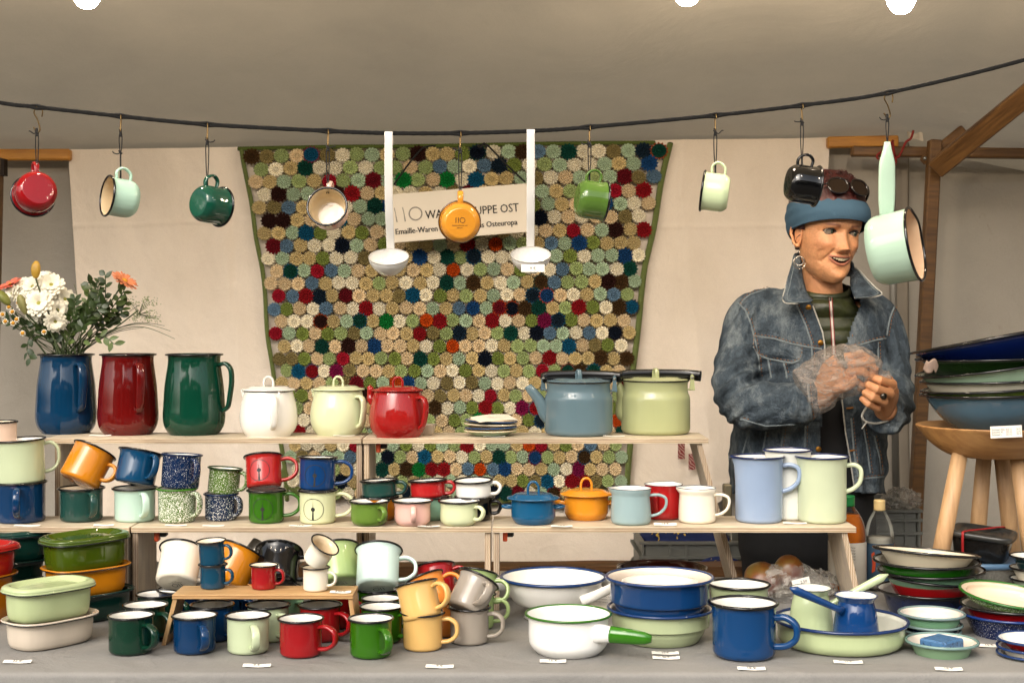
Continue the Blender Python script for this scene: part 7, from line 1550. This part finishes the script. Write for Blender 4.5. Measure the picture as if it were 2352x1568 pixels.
# collar
def collar(outer, inner, name="collar"):
    o_ = spline([P(*q) for q in outer], 6); i_ = spline([P(*q) for q in inner], 6); n_ = len(o_); m = MB()
    vs = []; 
    for j in range(9):
        v = j / 8
        for i in range(n_): p = i_[i].lerp(o_[i], v) + Vector((0, -.014 * math.sin(v * PI) + .002 * noise.noise(Vector((i * .5, v * 4, 2))), .0)); vs.append(p)
    m.add(vs, [(j * n_ + i, j * n_ + i + 1, (j + 1) * n_ + i + 1, (j + 1) * n_ + i) for j in range(8) for i in range(n_ - 1)]); o = m.build(name, DEN, jo); s_ = o.modifiers.new("thick", 'SOLIDIFY'); s_.thickness = .004
    e = MB(); e.sweep([p + Vector((0, -.003, 0)) for p in o_], .0018, seg=8); e.build("frayed_edge", HEM, o)
    e = MB(); q = [i_[i].lerp(o_[i], .84) + Vector((0, -.0115, 0)) for i in range(n_)]; e.sweep(q, .0022, .001, seg=8); e.build("seam", SEAM, o); return o
collar([(1852, 598, 3.66), (1826, 584, 3.60), (1818, 610, 3.52), (1806, 652, 3.475), (1798, 690, 3.468), (1822, 697, 3.452), (1858, 693, 3.448)], [(1868, 640, 3.64), (1842, 604, 3.58), (1840, 628, 3.525), (1846, 655, 3.500), (1850, 668, 3.488), (1855, 680, 3.476), (1866, 692, 3.458)])
collar([(1925, 620, 3.66), (1962, 614, 3.60), (1990, 640, 3.52), (2010, 660, 3.49), (2025, 675, 3.478), (2000, 683, 3.462), (1962, 684, 3.452)], [(1920, 640, 3.64), (1950, 634, 3.585), (1952, 650, 3.535), (1954, 662, 3.505), (1957, 670, 3.492), (1960, 678, 3.480), (1962, 684, 3.462)])
bk_ = MB(); bk_.sweep(spline([P(1832, 600, 3.585), P(1845, 592, 3.64), P(1885, 588, 3.69), P(1935, 600, 3.66), P(1958, 622, 3.59)], 6), .022, .004, up=(0, 0, 1), seg=8); bk_.build("collar_stand", DEN, jo)
# vest and shirt
VST, nt, n, l, b = new_mat("olive_quilt"); tv = tex_noise(n, l, 40, 4, .6); rv = ramp(n, l, tv.outputs[0], [(.35, lin('#1d210f')), (.65, lin('#31361a'))]); l.new(rv.outputs[0], b.inputs['Base Color']); b.inputs['Roughness'].default_value = .45; add_bump(n, l, b, tv.outputs[0], .6, .006)
vm = MB(); rgs = []
for i in range(90):
    py = 640 + 2.9 * i; g_ = -.010 + .006 * abs(math.sin((py - 640) / 30 * PI)) ** .6
    if py < 700: 
        t = (py - 640) / 60; c = P(1892 - 4 * t, py, 3.585); N_ = 72; rr_ = .060 + .022 * t * t; rgs.append([Vector((c.x + (rr_ + g_ + .012) * math.cos(q), c.y + .01 * t - (.060 + .03 * t * t + g_ + .010) * math.sin(q), c.z - .020 * (math.sin(q) + 1) * (1 - t))) for q in [2 * PI * k / N_ for k in range(N_)]])
    else:
        base_ = torso_ring(py, g_ - .014); c = P(1888, py, 3.595); w = min(1, (py - 700) / 45); w = w * w * (3 - 2 * w); N_ = 72
        nr = [Vector((c.x + (.082 + g_ + .012) * math.cos(q), c.y - (.090 + g_ + .010) * math.sin(q), c.z)) for q in [2 * PI * k / N_ for k in range(N_)]]; rgs.append([nr[k].lerp(base_[k], w) for k in range(N_)])
vm.rings(rgs[:82], cap0=False, cap1=False, flip=True); vo = pbuild(vm, "quilted_vest", VST)
bv2 = BVHTree.FromPolygons([tuple(v) for v in vm.v], vm.f)
for dx, w_, mt in ((0, .0042, plain("zip_tape_white", '#b9b2a8', .6)), (-3.2, .0012, plain("zip_stripe_red", '#7a1a1c', .6)), (3.2, .0012, plain("zip_stripe_red", '#7a1a1c', .6))):
    q = [onj(1908 + (y - 690) * .062 + dx, y, .002 if dx else .001, bv2) for y in range(684, 872, 6)]; q = [p for p in q if p is not None]; m = MB(); m.sweep(q, w_, .0016, up=(1, 0, 0), seg=8); m.build("zip", mt, vo)
h = onj(1907, 690, .004, bv2)
if h: m = MB(); m.box(h, (.006, .004, .016), bev=.0015); m.build("zip_slider", SIL, vo)
sh = MB(); sh.rings([torso_ring(y, -.026) for y in range(850, 1150, 20)], flip=True); pbuild(sh, "black_shirt", plain("black_knit", '#0a0a0d', .9, var=.2, scale=60))
# trousers and boots
TR = plain("black_trousers", '#08090c', .85, var=.3, scale=20, bump=.004)
tr = MB(); k = 3.61 / FPX; xc = P(1855, 0, 3.61).x; z1 = CZ - (1110 - HOR) * k
tr.rings([[Vector((xc + a * math.cos(q), 3.61 - b2 * math.sin(q), z)) for q in [2 * PI * i / 40 for i in range(40)]] for z, a, b2 in ((z1, .165, .115), (z1 - .1, .175, .12), (z1 - .17, .175, .12), (z1 - .22, .16, .11))], flip=True)
for s in (-1, 1): tr.sweep([(xc + s * .085, 3.61, z1 - .12), (xc + s * .092, 3.60, .55), (xc + s * .098, 3.62, .10)], [.088, .068, .055], seg=24)
V, F, N = fuse(tr, .008, 6); tm = MB(); tm.add([v + n_ * .006 * noise.noise(v * 8) for v, n_ in zip(V, N)], F); pbuild(tm, "trousers", TR)
for s in (-1, 1):
    m = MB(); x_ = xc + s * .1; m.rings([[Vector((x_ + a * math.cos(q), yc - b2 * math.sin(q), z)) for q in [2 * PI * i / 28 for i in range(28)]] for z, a, b2, yc in ((.0, .045, .12, 3.57), (.02, .05, .128, 3.57), (.05, .047, .12, 3.575), (.08, .04, .085, 3.60), (.11, .042, .055, 3.62), (.16, .045, .05, 3.625))], flip=True); pbuild(m, "boot", plain("black_boot", '#0c0b0b', .4))
# clear glove drawn over the hand
gv = MB(); s = spline([P(1846, 905, 3.345), P(1868, 893, 3.345), P(1898, 868, 3.335), P(1930, 852, 3.318), P(1965, 850, 3.300), P(1998, 856, 3.296), P(2022, 866, 3.292), P(2046, 862, 3.285)], 5); kk = 3.32 / FPX
gr = [60, 58, 58, 60, 57, 42, 19, 12]; rad = [sinterp([(i * 5, r * kk) for i, r in enumerate(gr)], j) for j in range(len(s))]; gv.sweep(s, rad, [r * .62 for r in rad], up=(0, 0, 1), seg=24)
V, F, N = fuse(gv, .0035, 3)
V = [v + n_ * (.0035 * noise.noise(Vector((v.x * 60, v.y * 40, v.z * 60))) + .003 * (1 - abs(noise.noise(Vector((v.x * 30 + v.z * 40, 0, v.z * 22 - v.x * 18)))) * 2)) for v, n_ in zip(V, N)]
gm = MB(); gm.add(V, F)
GLV, nt, n, l, b = new_mat("clear_glove_film"); tr = n.new("ShaderNodeBsdfTransparent"); mx = n.new("ShaderNodeMixShader"); lw = n.new("ShaderNodeLayerWeight"); lw.inputs[0].default_value = .30
b.inputs['Base Color'].default_value = lin('#a79c92'); b.inputs['Roughness'].default_value = .22; tg = tex_noise(n, l, 30, 5, .62, stretch=(1, 1, 2.6), dist=1.6); add_bump(n, l, b, tg.outputs[0], 1.0, .012)
rg_ = ramp(n, l, tg.outputs[0], [(.44, (.26,) * 3), (.56, (.58,) * 3)]); mm = n.new("ShaderNodeMath"); mm.operation = 'MAXIMUM'; l.new(lw.outputs['Facing'], mm.inputs[0]); l.new(rg_.outputs[0], mm.inputs[1]); mu = n.new("ShaderNodeMath"); mu.operation = 'MULTIPLY'; mu.inputs[1].default_value = .95; l.new(mm.outputs[0], mu.inputs[0])
l.new(mu.outputs[0], mx.inputs[0]); l.new(tr.outputs[0], mx.inputs[1]); l.new(b.outputs[0], mx.inputs[2]); l.new(mx.outputs[0], n["Material Output"].inputs[0])
pbuild(gm, "plastic_glove", GLV)
